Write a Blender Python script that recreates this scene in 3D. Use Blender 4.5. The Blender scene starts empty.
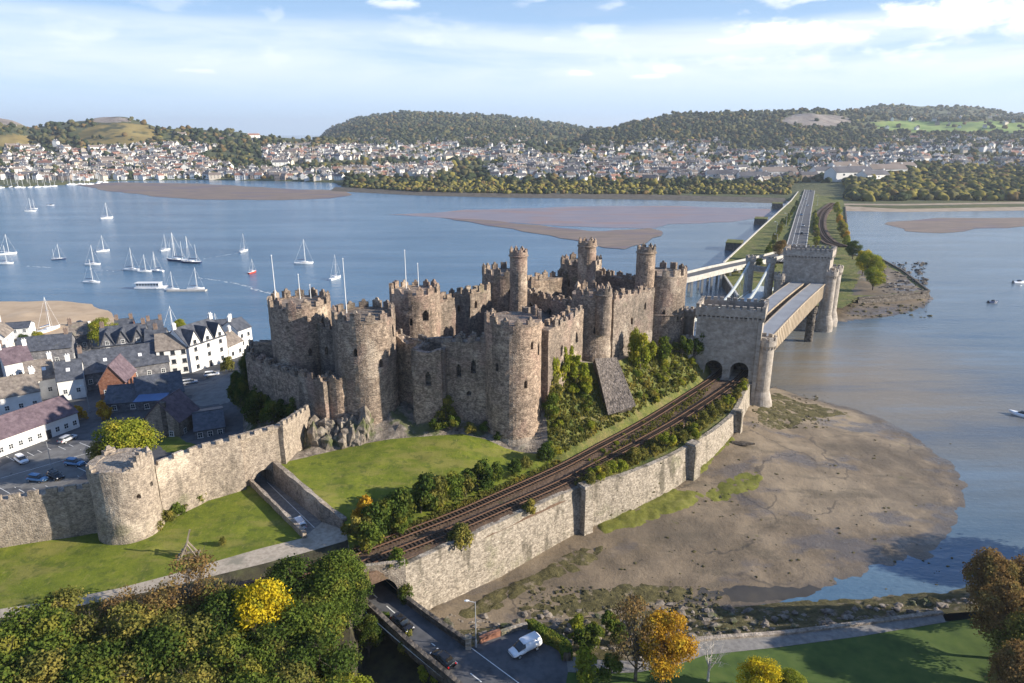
import bpy, math, random
import numpy as np
from mathutils import Vector, Matrix, noise as mnoise
from mathutils.geometry import delaunay_2d_cdt
random.seed(7); np.random.seed(7)
R = math.radians
scene = bpy.context.scene
COL = scene.collection

# ------------------------------------------------------------------ camera
CAMZ = 76.0; TILT = R(17.1); F = 683.0
CT, ST = math.cos(TILT), math.sin(TILT)
cd = bpy.data.cameras.new('camera'); cam = bpy.data.objects.new('camera', cd); COL.objects.link(cam)
cam.location = (0, 0, CAMZ); cam.rotation_euler = (R(90) - TILT, 0, 0)
cd.sensor_width = 36; cd.lens = 36 * F / 1024; cd.clip_start = 1; cd.clip_end = 60000
scene.camera = cam

# ------------------------------------------------------------------ sun, sky, exposure
SUN_AZ = R(-8)      # direction towards the sun, measured from +X
SUN_EL = R(21)
sunv = Vector((math.cos(SUN_EL)*math.cos(SUN_AZ), math.cos(SUN_EL)*math.sin(SUN_AZ), math.sin(SUN_EL)))
sl = bpy.data.lights.new('sun', 'SUN'); so = bpy.data.objects.new('sun', sl); COL.objects.link(so)
sl.energy = 5.0; sl.angle = R(0.5); sl.color = (1.0, 0.90, 0.76)
so.rotation_euler = sunv.to_track_quat('Z', 'Y').to_euler(); so.location = (300, 0, 300)
scene.view_settings.view_transform = 'Standard'; scene.view_settings.look = 'None'
scene.view_settings.exposure = 0.95; scene.view_settings.gamma = 1
HAZE_D = 0.00008
scene.cycles.volume_bounces = 0; scene.cycles.max_bounces = 6; scene.cycles.transparent_max_bounces = 8

def N(nt, typ, ins=None, **props):
    n = nt.nodes.new(typ)
    for k, v in props.items(): setattr(n, k, v)
    for k, v in (ins or {}).items():
        if isinstance(v, bpy.types.NodeSocket): nt.links.new(v, n.inputs[k])
        else: n.inputs[k].default_value = v
    return n
def math_n(nt, op, a, b=None, c=None, clamp=False):
    ins = {0: a}
    if b is not None: ins[1] = b
    if c is not None: ins[2] = c
    n = N(nt, 'ShaderNodeMath', ins, operation=op); n.use_clamp = clamp
    return n.outputs[0]
def mixc(nt, fac, a, b, mode='MIX'):
    n = nt.nodes.new('ShaderNodeMix'); n.data_type = 'RGBA'; n.blend_type = mode; n.clamp_factor = True
    for s, v in ((n.inputs[0], fac), (n.inputs[6], a), (n.inputs[7], b)):
        if isinstance(v, bpy.types.NodeSocket): nt.links.new(v, s)
        else: s.default_value = (tuple(v) + (1,))[:4] if isinstance(v, (tuple, list)) else v
    return n.outputs[2]
def smooth(nt, x, lo, hi):
    return N(nt, 'ShaderNodeMapRange', {0: x, 1: lo, 2: hi, 3: 0.0, 4: 1.0}, interpolation_type='SMOOTHSTEP').outputs[0]

world = bpy.data.worlds.new('World'); scene.world = world; world.use_nodes = True
nt = world.node_tree; nt.nodes.clear()
sky = N(nt, 'ShaderNodeTexSky', sky_type='NISHITA'); sky.sun_disc = False
sky.sun_elevation = SUN_EL; sky.sun_rotation = R(90) - SUN_AZ; sky.air_density = 1.0; sky.dust_density = 0.6; sky.ozone_density = 2.0; sky.altitude = 50
tc = N(nt, 'ShaderNodeTexCoord').outputs['Generated']
sx = N(nt, 'ShaderNodeSeparateXYZ', {0: tc})
azm = math_n(nt, 'ARCTAN2', sx.outputs[0], sx.outputs[1]); elv = sx.outputs[2]
def skyn(sa, se, off, detail=6, rough=.55, dist=0.0):
    v = N(nt, 'ShaderNodeCombineXYZ', {0: math_n(nt, 'MULTIPLY_ADD', azm, sa, off), 1: math_n(nt, 'MULTIPLY', elv, se), 2: off})
    return N(nt, 'ShaderNodeTexNoise', {'Vector': v.outputs[0], 'Scale': 1.0, 'Detail': detail, 'Roughness': rough, 'Distortion': dist}).outputs[0]
veil_n = skyn(2.2, 16.0, 3.1, 7, .6, .4)
# broad veil of thin cloud lying between about 2 and 8.5 degrees of elevation
band = math_n(nt, 'MULTIPLY', smooth(nt, elv, 0.018, 0.085), math_n(nt, 'SUBTRACT', 1.0, smooth(nt, math_n(nt, 'MULTIPLY_ADD', veil_n, 0.05, elv), 0.148, 0.172)))
veil = math_n(nt, 'MULTIPLY', band, smooth(nt, veil_n, 0.22, 0.62))
rightness = smooth(nt, azm, -0.15, 0.75)
veil = math_n(nt, 'MULTIPLY', veil, math_n(nt, 'MULTIPLY_ADD', rightness, 0.30, 0.62), clamp=True)
high = math_n(nt, 'MULTIPLY', smooth(nt, elv, 0.25, 0.5), smooth(nt, skyn(1.5, 3.0, 9.0, 6), 0.48, 0.7))
puff_n = skyn(12.0, 30.0, 6.1, 8, .50, .15)
puff_m = math_n(nt, 'MULTIPLY', smooth(nt, elv, 0.065, 0.10), math_n(nt, 'SUBTRACT', 1.0, smooth(nt, elv, 0.150, 0.20)))
puff = math_n(nt, 'MULTIPLY', smooth(nt, puff_n, 0.53, 0.66), math_n(nt, 'MULTIPLY', puff_m, math_n(nt, 'MULTIPLY_ADD', rightness, 0.75, 0.25)))
greyp = math_n(nt, 'MULTIPLY', smooth(nt, skyn(5.0, 44.0, 21.7, 7, .55, .2), 0.54, 0.64), math_n(nt, 'MULTIPLY', puff_m, rightness))
haze_low = math_n(nt, 'SUBTRACT', 1.0, smooth(nt, elv, -0.01, 0.16))
c = sky.outputs[0]
K = 6.6
c = mixc(nt, 0.86, c, mixc(nt, smooth(nt, elv, 0.0, 0.38), (0.40*K, 0.60*K, 0.86*K), (0.09*K, 0.20*K, 0.46*K)))
c = mixc(nt, math_n(nt, 'MULTIPLY', haze_low, 0.35), c, (0.62*K, 0.74*K, 0.92*K))
c = mixc(nt, veil, c, (0.84*K, 0.89*K, 0.99*K))
c = mixc(nt, math_n(nt, 'MULTIPLY', high, .2), c, (0.85*K, 0.88*K, 0.95*K))
c = mixc(nt, math_n(nt, 'MULTIPLY', greyp, .55), c, (0.52*K, 0.60*K, 0.74*K))
c = mixc(nt, math_n(nt, 'MULTIPLY', puff, .85), c, (1.06*K, 1.06*K, 1.08*K))
bn_ = skyn(30.0, 60.0, 2.2, 8, .58, .3)
for (a0, e0, ra, re, st_) in [(.352, .118, .055, .016, .95), (.315, .112, .05, .010, .8), (.40, .108, .06, .010, .7), (.545, .128, .085, .026, .95), (.62, .112, .07, .018, .8), (.095, .075, .018, .006, .8), (.207, .078, .02, .011, .7), (.185, .070, .03, .005, .5), (-.40, .072, .03, .005, .35), (-.155, .158, .035, .008, .6), (.49, .122, .03, .009, .8)]:
    da = math_n(nt, 'DIVIDE', math_n(nt, 'SUBTRACT', azm, a0), ra); de = math_n(nt, 'DIVIDE', math_n(nt, 'SUBTRACT', elv, e0), re)
    d2 = math_n(nt, 'SQRT', math_n(nt, 'ADD', math_n(nt, 'MULTIPLY', da, da), math_n(nt, 'MULTIPLY', de, de)))
    k_ = math_n(nt, 'MULTIPLY', smooth(nt, math_n(nt, 'MULTIPLY_ADD', bn_, 2.6, math_n(nt, 'MULTIPLY', d2, -1.0)), .15, 1.0), st_)
    lo_ = smooth(nt, de, -.9, .3)      # flat grey bases, white tops
    c = mixc(nt, k_, c, mixc(nt, lo_, (0.66*K, 0.73*K, 0.86*K), (1.12*K, 1.12*K, 1.13*K)))
bg = N(nt, 'ShaderNodeBackground', {'Color': c, 'Strength': 0.105})
N(nt, 'ShaderNodeOutputWorld', {'Surface': bg.outputs[0]})

# ------------------------------------------------------------------ picture geometry: where a ray of the camera meets a height
def ray(px, py):
    u = (px - 512) / F; v = (341.5 - py) / F
    return u, CT + v*ST, -ST + v*CT
def P(px, py, z):
    u, dy, dz = ray(px, py); t = (z - CAMZ) / dz
    return Vector((u*t, dy*t, z))
def Q(px, py, t):
    u, dy, dz = ray(px, py); return Vector((u*t, dy*t, CAMZ + dz*t))
def pix(x, y, z):
    d = y*CT - (z-CAMZ)*ST
    return 512 + F*x/d, 341.5 - F*(y*ST + (z-CAMZ)*CT)/d
def zat(py, y):
    u, dy, dz = ray(512, py); return CAMZ + dz/dy*y
def V3(p): return p if isinstance(p, Vector) else P(*p)

# ------------------------------------------------------------------ tagging and object helpers
def tag(o, label=None, cat=None, group=None, kind=None):
    if label: o['label'] = label
    if cat: o['category'] = cat
    if group: o['group'] = group
    if kind: o['kind'] = kind
    return o
def empty(name, loc=(0, 0, 0), rz=0.0, label=None, cat=None, group=None):
    o = bpy.data.objects.new(name, None); COL.objects.link(o); o.location = loc; o.rotation_euler = (0, 0, rz)
    o.empty_display_size = .5
    return tag(o, label, cat, group)
def copy_tree(src, parent=None, label=None, group=None):
    c_ = src.copy(); COL.objects.link(c_)
    if parent is not None: c_.parent = parent
    if label: c_['label'] = label
    if group: c_['group'] = group
    for ch in src.children: copy_tree(ch, c_)
    return c_

class MB:
    def __init__(s): s.v = []; s.f = []; s.m = []
    def add(s, vs, fs, mi=0):
        o = len(s.v); s.v += [tuple(p) for p in vs]
        s.f += [tuple(i + o for i in f) for f in fs]; s.m += [mi]*len(fs)
        return s
    def quad(s, a, b, c_, d, mi=0): return s.add([a, b, c_, d], [(0, 1, 2, 3)], mi)
    def box(s, cx, cy, cz, sx_, sy_, sz_, rz=0.0, mi=0, taper=1.0):
        co, si = math.cos(rz), math.sin(rz); vs = []
        for dz in (-.5, .5):
            k = taper if dz > 0 else 1.0
            for dx, dy in ((-.5, -.5), (.5, -.5), (.5, .5), (-.5, .5)):
                x, y = dx*sx_*k, dy*sy_*k
                vs.append((cx + x*co - y*si, cy + x*si + y*co, cz + dz*sz_))
        return s.add(vs, [(0, 3, 2, 1), (4, 5, 6, 7), (0, 1, 5, 4), (1, 2, 6, 5), (2, 3, 7, 6), (3, 0, 4, 7)], mi)
    def bar(s, a, b, r, r2=None, n=6, mi=0, cap=True):
        a, b = Vector(a), Vector(b); r2 = r if r2 is None else r2
        d = (b - a).normalized(); u = d.orthogonal().normalized(); w = d.cross(u); vs = []
        for p, q in ((a, r), (b, r2)):
            for i in range(n):
                t = 2*math.pi*i/n; vs.append(p + (u*math.cos(t) + w*math.sin(t))*q)
        fs = [(i, (i+1) % n, n + (i+1) % n, n + i) for i in range(n)]
        if cap: fs += [tuple(range(n-1, -1, -1)), tuple(range(n, 2*n))]
        return s.add(vs, fs, mi)
    def beam(s, a, b, w, h, mi=0):
        a, b = Vector(a), Vector(b); d = (b-a).normalized(); side = d.cross(Vector((0, 0, 1)))
        if side.length < 1e-5: side = Vector((1, 0, 0))
        side.normalize(); up = side.cross(d); vs = []
        for p in (a, b):
            for i, j in ((-.5, -.5), (.5, -.5), (.5, .5), (-.5, .5)): vs.append(p + side*i*w + up*j*h)
        return s.add(vs, [(0, 1, 2, 3), (7, 6, 5, 4), (0, 4, 5, 1), (1, 5, 6, 2), (2, 6, 7, 3), (3, 7, 4, 0)], mi)
    def prism(s, poly, z0, z1, mi=0, mi_side=None):
        n = len(poly); vs = [(p[0], p[1], z0) for p in poly] + [(p[0], p[1], z1) for p in poly]
        s.add(vs, [tuple(range(n-1, -1, -1)), tuple(range(n, 2*n))], mi)
        o = len(s.v) - 2*n
        for i in range(n): s.f.append((o+i, o+(i+1) % n, o+n+(i+1) % n, o+n+i)); s.m.append(mi if mi_side is None else mi_side)
        return s
    def lathe(s, cx, cy, prof, n=12, mi=0):
        vs = []; fs = []
        for r, z in prof:
            for i in range(n):
                t = 2*math.pi*i/n; vs.append((cx + r*math.cos(t), cy + r*math.sin(t), z))
        for k in range(len(prof)-1):
            for i in range(n):
                j = (i+1) % n; fs.append((k*n+i, k*n+j, (k+1)*n+j, (k+1)*n+i))
        fs.append(tuple(range(n-1, -1, -1))); fs.append(tuple(range((len(prof)-1)*n, len(prof)*n)))
        return s.add(vs, fs, mi)
    def mesh(s, name, mats, smooth_=False):
        me = bpy.data.meshes.new(name); me.from_pydata(s.v, [], s.f)
        for m in (mats if isinstance(mats, (list, tuple)) else [mats]): me.materials.append(m)
        if s.m: me.polygons.foreach_set('material_index', s.m)
        if smooth_: me.polygons.foreach_set('use_smooth', [True]*len(me.polygons))
        me.update(); return me
    def build(s, name, mats, parent=None, smooth_=False, **tags):
        o = bpy.data.objects.new(name, s.mesh(name, mats, smooth_)); COL.objects.link(o)
        if parent is not None: o.parent = parent
        return tag(o, **tags)

# ------------------------------------------------------------------ procedural materials
def mk(name, cols, scale=1.0, detail=6, rough=.9, stretch=(1, 1, 1), cells=None, bigs=(), bump=.3, bump_d=.1, spec=.3, nrough=.6, metallic=0.0, lo=.3, hi=.7, obj=False, orand=0.0):
    """cols: base colours of a noise ramp. cells=(scale, amount, stretch) masonry cells. bigs: (colour, scale, lo, hi, stretch, amount) blotches."""
    m = bpy.data.materials.new(name); m.use_nodes = True; nt = m.node_tree; nt.nodes.clear()
    pos = N(nt, 'ShaderNodeTexCoord').outputs['Object'] if obj else N(nt, 'ShaderNodeNewGeometry').outputs['Position']
    def mp(st): return N(nt, 'ShaderNodeMapping', {'Vector': pos, 'Scale': st}).outputs[0]
    nz = N(nt, 'ShaderNodeTexNoise', {'Vector': mp(stretch), 'Scale': scale, 'Detail': detail, 'Roughness': nrough}).outputs[0]
    rp = N(nt, 'ShaderNodeValToRGB', {0: nz}); el = rp.color_ramp.elements
    for i, c_ in enumerate(cols):
        q = lo + (hi-lo)*i/max(1, len(cols)-1)
        e = el[i] if i < 2 else el.new(q)
        e.position = q; e.color = (*c_, 1)
    if len(cols) == 1: el[1].color = (*cols[0], 1)
    c_ = rp.outputs[0]; h = nz
    for b in bigs:
        col, bs, blo, bhi = b[:4]; st = b[4] if len(b) > 4 else (1, 1, 1); am = b[5] if len(b) > 5 else 1.0
        bn = N(nt, 'ShaderNodeTexNoise', {'Vector': mp(st), 'Scale': bs, 'Detail': 5.0, 'Roughness': .6}).outputs[0]
        c_ = mixc(nt, math_n(nt, 'MULTIPLY', smooth(nt, bn, blo, bhi), am), c_, col)
    if cells:
        vo = N(nt, 'ShaderNodeTexVoronoi', {'Vector': mp(cells[2] if len(cells) > 2 else (1, 1, 1.6)), 'Scale': cells[0]})
        g = N(nt, 'ShaderNodeSeparateColor', {0: vo.outputs['Color']}).outputs[0]
        k = N(nt, 'ShaderNodeMapRange', {0: g, 1: 0.0, 2: 1.0, 3: 1-cells[1], 4: 1+cells[1]*.8}).outputs[0]
        kk = N(nt, 'ShaderNodeCombineColor', {0: k, 1: k, 2: k}).outputs[0]
        c_ = mixc(nt, 1.0, c_, kk, 'MULTIPLY')
        h = math_n(nt, 'SUBTRACT', h, math_n(nt, 'MULTIPLY', vo.outputs['Distance'], .8))
    if orand:
        oi = N(nt, 'ShaderNodeObjectInfo').outputs['Random']
        k = N(nt, 'ShaderNodeMapRange', {0: oi, 1: 0.0, 2: 1.0, 3: 1-orand, 4: 1+orand*.7}).outputs[0]
        kb = N(nt, 'ShaderNodeMapRange', {0: oi, 1: 0.0, 2: 1.0, 3: 1-orand*.6, 4: 1+orand*.2}).outputs[0]
        c_ = mixc(nt, 1.0, c_, N(nt, 'ShaderNodeCombineColor', {0: k, 1: math_n(nt, 'MULTIPLY_ADD', k, .5, math_n(nt, 'MULTIPLY', kb, .5)), 2: kb}).outputs[0], 'MULTIPLY')
    bp = N(nt, 'ShaderNodeBump', {'Strength': bump, 'Distance': bump_d, 'Height': h}).outputs[0]
    b = N(nt, 'ShaderNodeBsdfPrincipled', {'Base Color': c_, 'Roughness': rough, 'Normal': bp, 'Specular IOR Level': spec, 'Metallic': metallic})
    N(nt, 'ShaderNodeOutputMaterial', {'Surface': b.outputs[0]})
    return m
def leafmat(name, c1, c2, c3=None, sc=.35, tr=.35):
    m = bpy.data.materials.new(name); m.use_nodes = True; nt = m.node_tree; nt.nodes.clear()
    pos = N(nt, 'ShaderNodeNewGeometry').outputs['Position']
    n1 = N(nt, 'ShaderNodeTexNoise', {'Vector': pos, 'Scale': sc, 'Detail': 3.0}).outputs[0]
    n2 = N(nt, 'ShaderNodeTexNoise', {'Vector': pos, 'Scale': 2.6, 'Detail': 2.0}).outputs[0]
    c_ = mixc(nt, smooth(nt, n2, .35, .65), c1, c2)
    if c3: c_ = mixc(nt, smooth(nt, n1, .50, .66), c_, c3)
    d = N(nt, 'ShaderNodeBsdfDiffuse', {'Color': c_}); t = N(nt, 'ShaderNodeBsdfTranslucent', {'Color': c_})
    mx = N(nt, 'ShaderNodeMixShader', {0: tr, 1: d.outputs[0], 2: t.outputs[0]})
    N(nt, 'ShaderNodeOutputMaterial', {'Surface': mx.outputs[0]})
    return m
M = {}
CELL = (2.9, .42, (1, 1, 1.9))
M['stone'] = mk('castle_stone', [(.09, .07, .056), (.255, .198, .152), (.45, .365, .285)], 1.1, 10, orand=.22, cells=CELL, nrough=.78, lo=.34, hi=.66,
    bigs=[((.30, .20, .165), .16, .50, .68, (1, 1, .7), .6), ((.085, .072, .06), .42, .52, .68, (1, 1, .16), .6), ((.10, .085, .07), .09, .48, .64, (1, 1, 1), .5), ((.50, .42, .33), .13, .56, .66, (1, 1, .8), .55), ((.12, .095, .075), .5, .52, .64, (.12, .12, 3.2), .35), ((.15, .16, .09), .12, .62, .75, (1, 1, 1), .5)], bump=.8, bump_d=.14)
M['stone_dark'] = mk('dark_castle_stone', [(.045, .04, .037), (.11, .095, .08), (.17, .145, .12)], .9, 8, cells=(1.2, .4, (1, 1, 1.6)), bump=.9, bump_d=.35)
M['stone_wall'] = mk('town_wall_stone', [(.14, .115, .093), (.29, .24, .19), (.43, .365, .29)], 1.2, 9, cells=(3.4, .3, (1, 1, 1.8)), nrough=.76, lo=.33, hi=.67,
    bigs=[((.55, .47, .37), .09, .55, .66, (1, 1, 1), .6), ((.11, .095, .075), .45, .54, .70, (1, 1, .2), .6), ((.13, .13, .07), .15, .6, .72, (1, 1, 1), .5)], bump=.8, bump_d=.12)
M['stone_pale'] = mk('retaining_wall_stone', [(.12, .10, .075), (.29, .25, .20), (.43, .38, .31)], 1.6, 9, cells=(2.2, .33, (1, 1, 1.9)), nrough=.78, lo=.32, hi=.66,
    bigs=[((.14, .13, .09), .8, .62, .70, (1, 1, 1), .8), ((.08, .07, .05), .35, .50, .64, (1, 1, .25), .75), ((.15, .15, .08), .12, .55, .68, (1, 1, 1), .5)], bump=.8, bump_d=.12)
M['ashlar'] = mk('bridge_ashlar', [(.215, .185, .155), (.34, .30, .255), (.44, .395, .345)], .7, 8, cells=(.85, .16, (1, 1, 1.9)), nrough=.7,
    bigs=[((.17, .155, .13), .22, .50, .72, (1, 1, .35), .7)], bump=.5, bump_d=.15)
M['rock'] = mk('rock', [(.07, .06, .05), (.22, .185, .15), (.38, .33, .27)], .55, 9, nrough=.75, lo=.35, hi=.65,
    bigs=[((.08, .10, .03), .22, .50, .62, (1, 1, 1), .85)], bump=1.0, bump_d=.8)
M['grass'] = mk('lawn_grass', [(.075, .10, .010), (.125, .155, .013), (.19, .21, .02)], .3, 9, nrough=.75,
    bigs=[((.23, .20, .055), .10, .48, .66, (1, 2.2, 1), .6), ((.05, .075, .012), .55, .52, .68, (1, 1, 1), .6), ((.21, .20, .05), 1.7, .58, .70, (1.5, .4, 1), .75), ((.25, .22, .06), 3.5, .60, .72, (1, 1, 1), .5)], bump=1.0, bump_d=.2)
M['rough_grass'] = mk('rough_grass', [(.035, .055, .012), (.11, .125, .025), (.22, .19, .055)], .5, 9, nrough=.75,
    bigs=[((.22, .17, .07), .13, .50, .66, (1, 1, 1), .7), ((.03, .055, .012), .3, .55, .66, (1, 1, 1), .7)], bump=1.0, bump_d=.5)
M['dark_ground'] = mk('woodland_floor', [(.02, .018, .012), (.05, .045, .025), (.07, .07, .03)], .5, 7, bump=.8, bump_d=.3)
M['shade_grass'] = mk('shaded_riverside_grass', [(.035, .065, .012), (.06, .10, .018), (.085, .12, .025)], .35, 7, bump=.4)  # darker copy of the lawn green, shade of the trees in its colour
M['path'] = mk('gravel_path', [(.27, .23, .18), (.39, .335, .265), (.47, .41, .33)], 1.5, 7, bigs=[((.24, .22, .17), .3, .52, .7)], bump=.3)
M['greypath'] = mk('tarmac_path', [(.14, .13, .12), (.20, .19, .175), (.26, .245, .22)], 1.2, 7, bump=.3)
M['asphalt'] = mk('asphalt', [(.06, .062, .066), (.09, .092, .098), (.12, .12, .125)], .6, 8, bigs=[((.12, .12, .12), .15, .52, .7, (1, 1, 1), .5)], bump=.2, bump_d=.03)
M['asphalt_pale'] = mk('worn_asphalt', [(.12, .115, .11), (.17, .165, .155), (.21, .205, .195)], .5, 8, bump=.2, bump_d=.03)
M['paint'] = mk('road_paint', [(.62, .62, .58), (.8, .8, .76)], 3, 5, bump=.05)
M['ballast'] = mk('railway_ballast', [(.055, .035, .024), (.12, .078, .052), (.19, .13, .09)], 2.5, 8, nrough=.75, bigs=[((.07, .08, .03), .2, .56, .70, (1, 1, 1), .5)], bump=.9, bump_d=.2)
M['rail'] = mk('rail_steel', [(.10, .055, .035), (.17, .10, .065)], 3, 4, rough=.55, bump=.1)
M['sleeper'] = mk('sleeper_timber', [(.035, .022, .015), (.09, .065, .045)], 3, 5, bump=.3)
M['mud'] = mk('estuary_mud', [(.105, .08, .05), (.165, .125, .08), (.23, .177, .115)], .12, 10, nrough=.74, rough=.55, lo=.34, hi=.66,
    bigs=[((.30, .235, .155), .018, .50, .62, (1, 1, 1), .8), ((.085, .07, .045), .16, .54, .66, (.6, 1.5, 1), .5), ((.10, .08, .055), .03, .50, .60, (1, 1.6, 1), .5), ((.125, .115, .035), .11, .66, .72, (1, 1, 1), .7)], bump=1.0, bump_d=.5, spec=.4)
M['mud_wet'] = mk('wet_mud', [(.10, .085, .08), (.15, .125, .115), (.19, .16, .14)], .1, 8, rough=.28, bump=.3, bump_d=.15, spec=.5)
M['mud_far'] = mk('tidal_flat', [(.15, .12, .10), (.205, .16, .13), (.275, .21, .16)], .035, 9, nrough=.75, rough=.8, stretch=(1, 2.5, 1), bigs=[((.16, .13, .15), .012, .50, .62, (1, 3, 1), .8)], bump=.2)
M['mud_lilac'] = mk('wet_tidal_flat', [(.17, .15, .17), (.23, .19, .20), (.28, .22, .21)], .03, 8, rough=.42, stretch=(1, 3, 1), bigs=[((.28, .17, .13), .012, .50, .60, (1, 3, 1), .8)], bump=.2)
M['sand'] = mk('sandbank_sand', [(.36, .26, .17), (.46, .34, .22), (.52, .40, .27)], .1, 8, bump=.3)
M['seaweed'] = mk('seaweed_rocks', [(.03, .025, .012), (.085, .075, .028), (.17, .145, .06)], .9, 9, nrough=.75, bigs=[((.26, .21, .15), .35, .56, .68, (1, 1, 1), .8)], bump=1.0, bump_d=.6)
M['greenweed'] = mk('green_seaweed', [(.06, .07, .012), (.13, .135, .02), (.20, .19, .05)], .5, 8, nrough=.75, bump=.8, bump_d=.3)
M['white'] = mk('white_render', [(.62, .61, .58), (.74, .73, .70), (.80, .79, .76)], .5, 6, bigs=[((.55, .52, .46), .3, .6, .75, (1, 1, .3), .5)], bump=.1)
M['greywall'] = mk('grey_slate_stone', [(.10, .10, .11), (.17, .17, .18), (.24, .23, .23)], 1.0, 6, cells=(1.8, .25), bump=.4)
M['brick'] = mk('red_brick', [(.17, .07, .045), (.26, .12, .075), (.33, .17, .11)], 1.5, 6, cells=(3, .2), bump=.3)
M['slate'] = mk('slate_roof', [(.045, .05, .062), (.075, .082, .10), (.11, .118, .135)], .8, 7, cells=(2.0, .18, (1, 1, 1)), bigs=[((.12, .12, .09), .3, .60, .72, (1, 1, 1), .4)], bump=.4, rough=.6)
M['slate_brown'] = mk('brown_slate_roof', [(.12, .10, .085), (.20, .17, .145), (.28, .24, .20)], .8, 7, cells=(2.0, .18, (1, 1, 1)), bigs=[((.16, .16, .09), .4, .58, .7, (1, 1, 1), .5)], bump=.4)
M['slate_purple'] = mk('purple_slate_roof', [(.085, .062, .075), (.13, .095, .11), (.165, .125, .14)], .8, 7, cells=(2.0, .15, (1, 1, 1)), bump=.4)
M['tile_red'] = mk('red_tile_roof', [(.20, .085, .06), (.30, .14, .10)], 1.0, 6, bump=.3)
M['bluesheet'] = mk('blue_tarpaulin', [(.03, .09, .22), (.04, .13, .30)], .5, 4, rough=.4, bump=.1)
M['glass'] = mk('window_glass', [(.02, .025, .03), (.04, .05, .06)], .5, 2, rough=.12, bump=0, spec=.6)
M['frame'] = mk('painted_frame', [(.7, .7, .68), (.8, .8, .78)], 2, 3, rough=.5, bump=0)
M['darkframe'] = mk('dark_frame', [(.03, .03, .035), (.05, .05, .055)], 2, 3, rough=.5, bump=0)
M['hull'] = mk('white_gelcoat', [(.74, .75, .76), (.82, .82, .82)], .3, 3, rough=.25, bump=0, spec=.5)
M['hull_blue'] = mk('navy_gelcoat', [(.02, .035, .09), (.03, .05, .12)], .3, 3, rough=.25, bump=0, spec=.5)
M['hull_red'] = mk('red_paint', [(.45, .05, .03), (.55, .08, .04)], .3, 3, rough=.4, bump=0)
M['metal'] = mk('galvanised_metal', [(.35, .36, .37), (.45, .46, .47)], 1, 3, rough=.45, bump=0, metallic=.3)
M['mast'] = mk('mast_alloy', [(.72, .72, .70), (.82, .82, .8)], 1, 2, rough=.4, bump=0)
M['sailcover'] = mk('sail_cover', [(.04, .07, .16), (.06, .10, .2)], 1, 3, bump=0)
M['tube_side'] = mk('tube_plate_buff', [(.30, .24, .17), (.38, .31, .225), (.43, .36, .27)], .3, 6, stretch=(1, 1, .3), bigs=[((.20, .13, .09), .4, .58, .72, (1, 1, .3), .6)], rough=.6, bump=.2)
M['tube_top'] = mk('tube_roof_grey', [(.23, .235, .245), (.31, .32, .33)], .2, 5, rough=.55, bump=.1)
M['chain'] = mk('pale_iron_paint', [(.42, .47, .48), (.54, .58, .58)], .8, 4, rough=.5, bump=0)
M['concrete'] = mk('concrete', [(.34, .32, .29), (.45, .43, .39), (.52, .50, .46)], .5, 6, bump=.2)
M['bark'] = mk('bark', [(.04, .03, .022), (.10, .08, .06), (.15, .13, .10)], 3, 6, stretch=(1, 1, .3), bump=.6)
M['bark_pale'] = mk('pale_bark', [(.42, .38, .32), (.60, .56, .50)], 3, 6, bump=.3)
M['carblack'] = mk('black_car_paint', [(.010, .010, .012), (.016, .016, .018)], 1, 2, rough=.18, bump=0, spec=.6)
M['carwhite'] = mk('white_car_paint', [(.78, .78, .78), (.84, .84, .84)], 1, 2, rough=.25, bump=0, spec=.6)
M['carblue'] = mk('blue_car_paint', [(.12, .25, .42), (.15, .30, .48)], 1, 2, rough=.25, bump=0, spec=.6)
M['carsilver'] = mk('silver_car_paint', [(.4, .41, .43), (.5, .51, .53)], 1, 2, rough=.3, bump=0, spec=.6)
M['rubber'] = mk('tyre_rubber', [(.015, .015, .015), (.03, .03, .03)], 3, 2, bump=.1)
M['lamp'] = mk('headlight_glass', [(.7, .7, .7), (.8, .8, .8)], 3, 2, rough=.1, bump=0)
M['redlamp'] = mk('tail_light_red', [(.4, .01, .01), (.5, .02, .02)], 3, 2, rough=.2, bump=0)
M['timber'] = mk('weathered_timber', [(.16, .13, .10), (.30, .26, .21)], 2, 5, stretch=(1, 1, .2), bump=.4)
L = {}
L['dark'] = leafmat('leaf_dark_green', (.045, .075, .018), (.085, .125, .025), (.14, .155, .03))
L['green'] = leafmat('leaf_mid_green', (.075, .115, .022), (.14, .18, .032), (.23, .22, .04))
L['olive'] = leafmat('leaf_olive', (0.114, 0.123, 0.032), (0.210, 0.201, 0.049), (0.315, 0.263, 0.061))
L['lime'] = leafmat('leaf_lime', (.17, .21, .025), (.30, .32, .04), (.38, .34, .045))
L['yellow'] = leafmat('leaf_yellow', (.50, .38, .02), (.66, .52, .03), (.28, .28, .03), sc=.8)
L['orange'] = leafmat('leaf_orange', (.36, .19, .022), (.55, .33, .035), (.60, .42, .045), sc=.6)
L['rust'] = leafmat('leaf_rust_brown', (.17, .105, .045), (.29, .19, .07), (.24, .19, .065), sc=.6)
L['pine'] = leafmat('leaf_blue_green', (0.044, 0.079, 0.038), (0.079, 0.131, 0.061))

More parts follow.
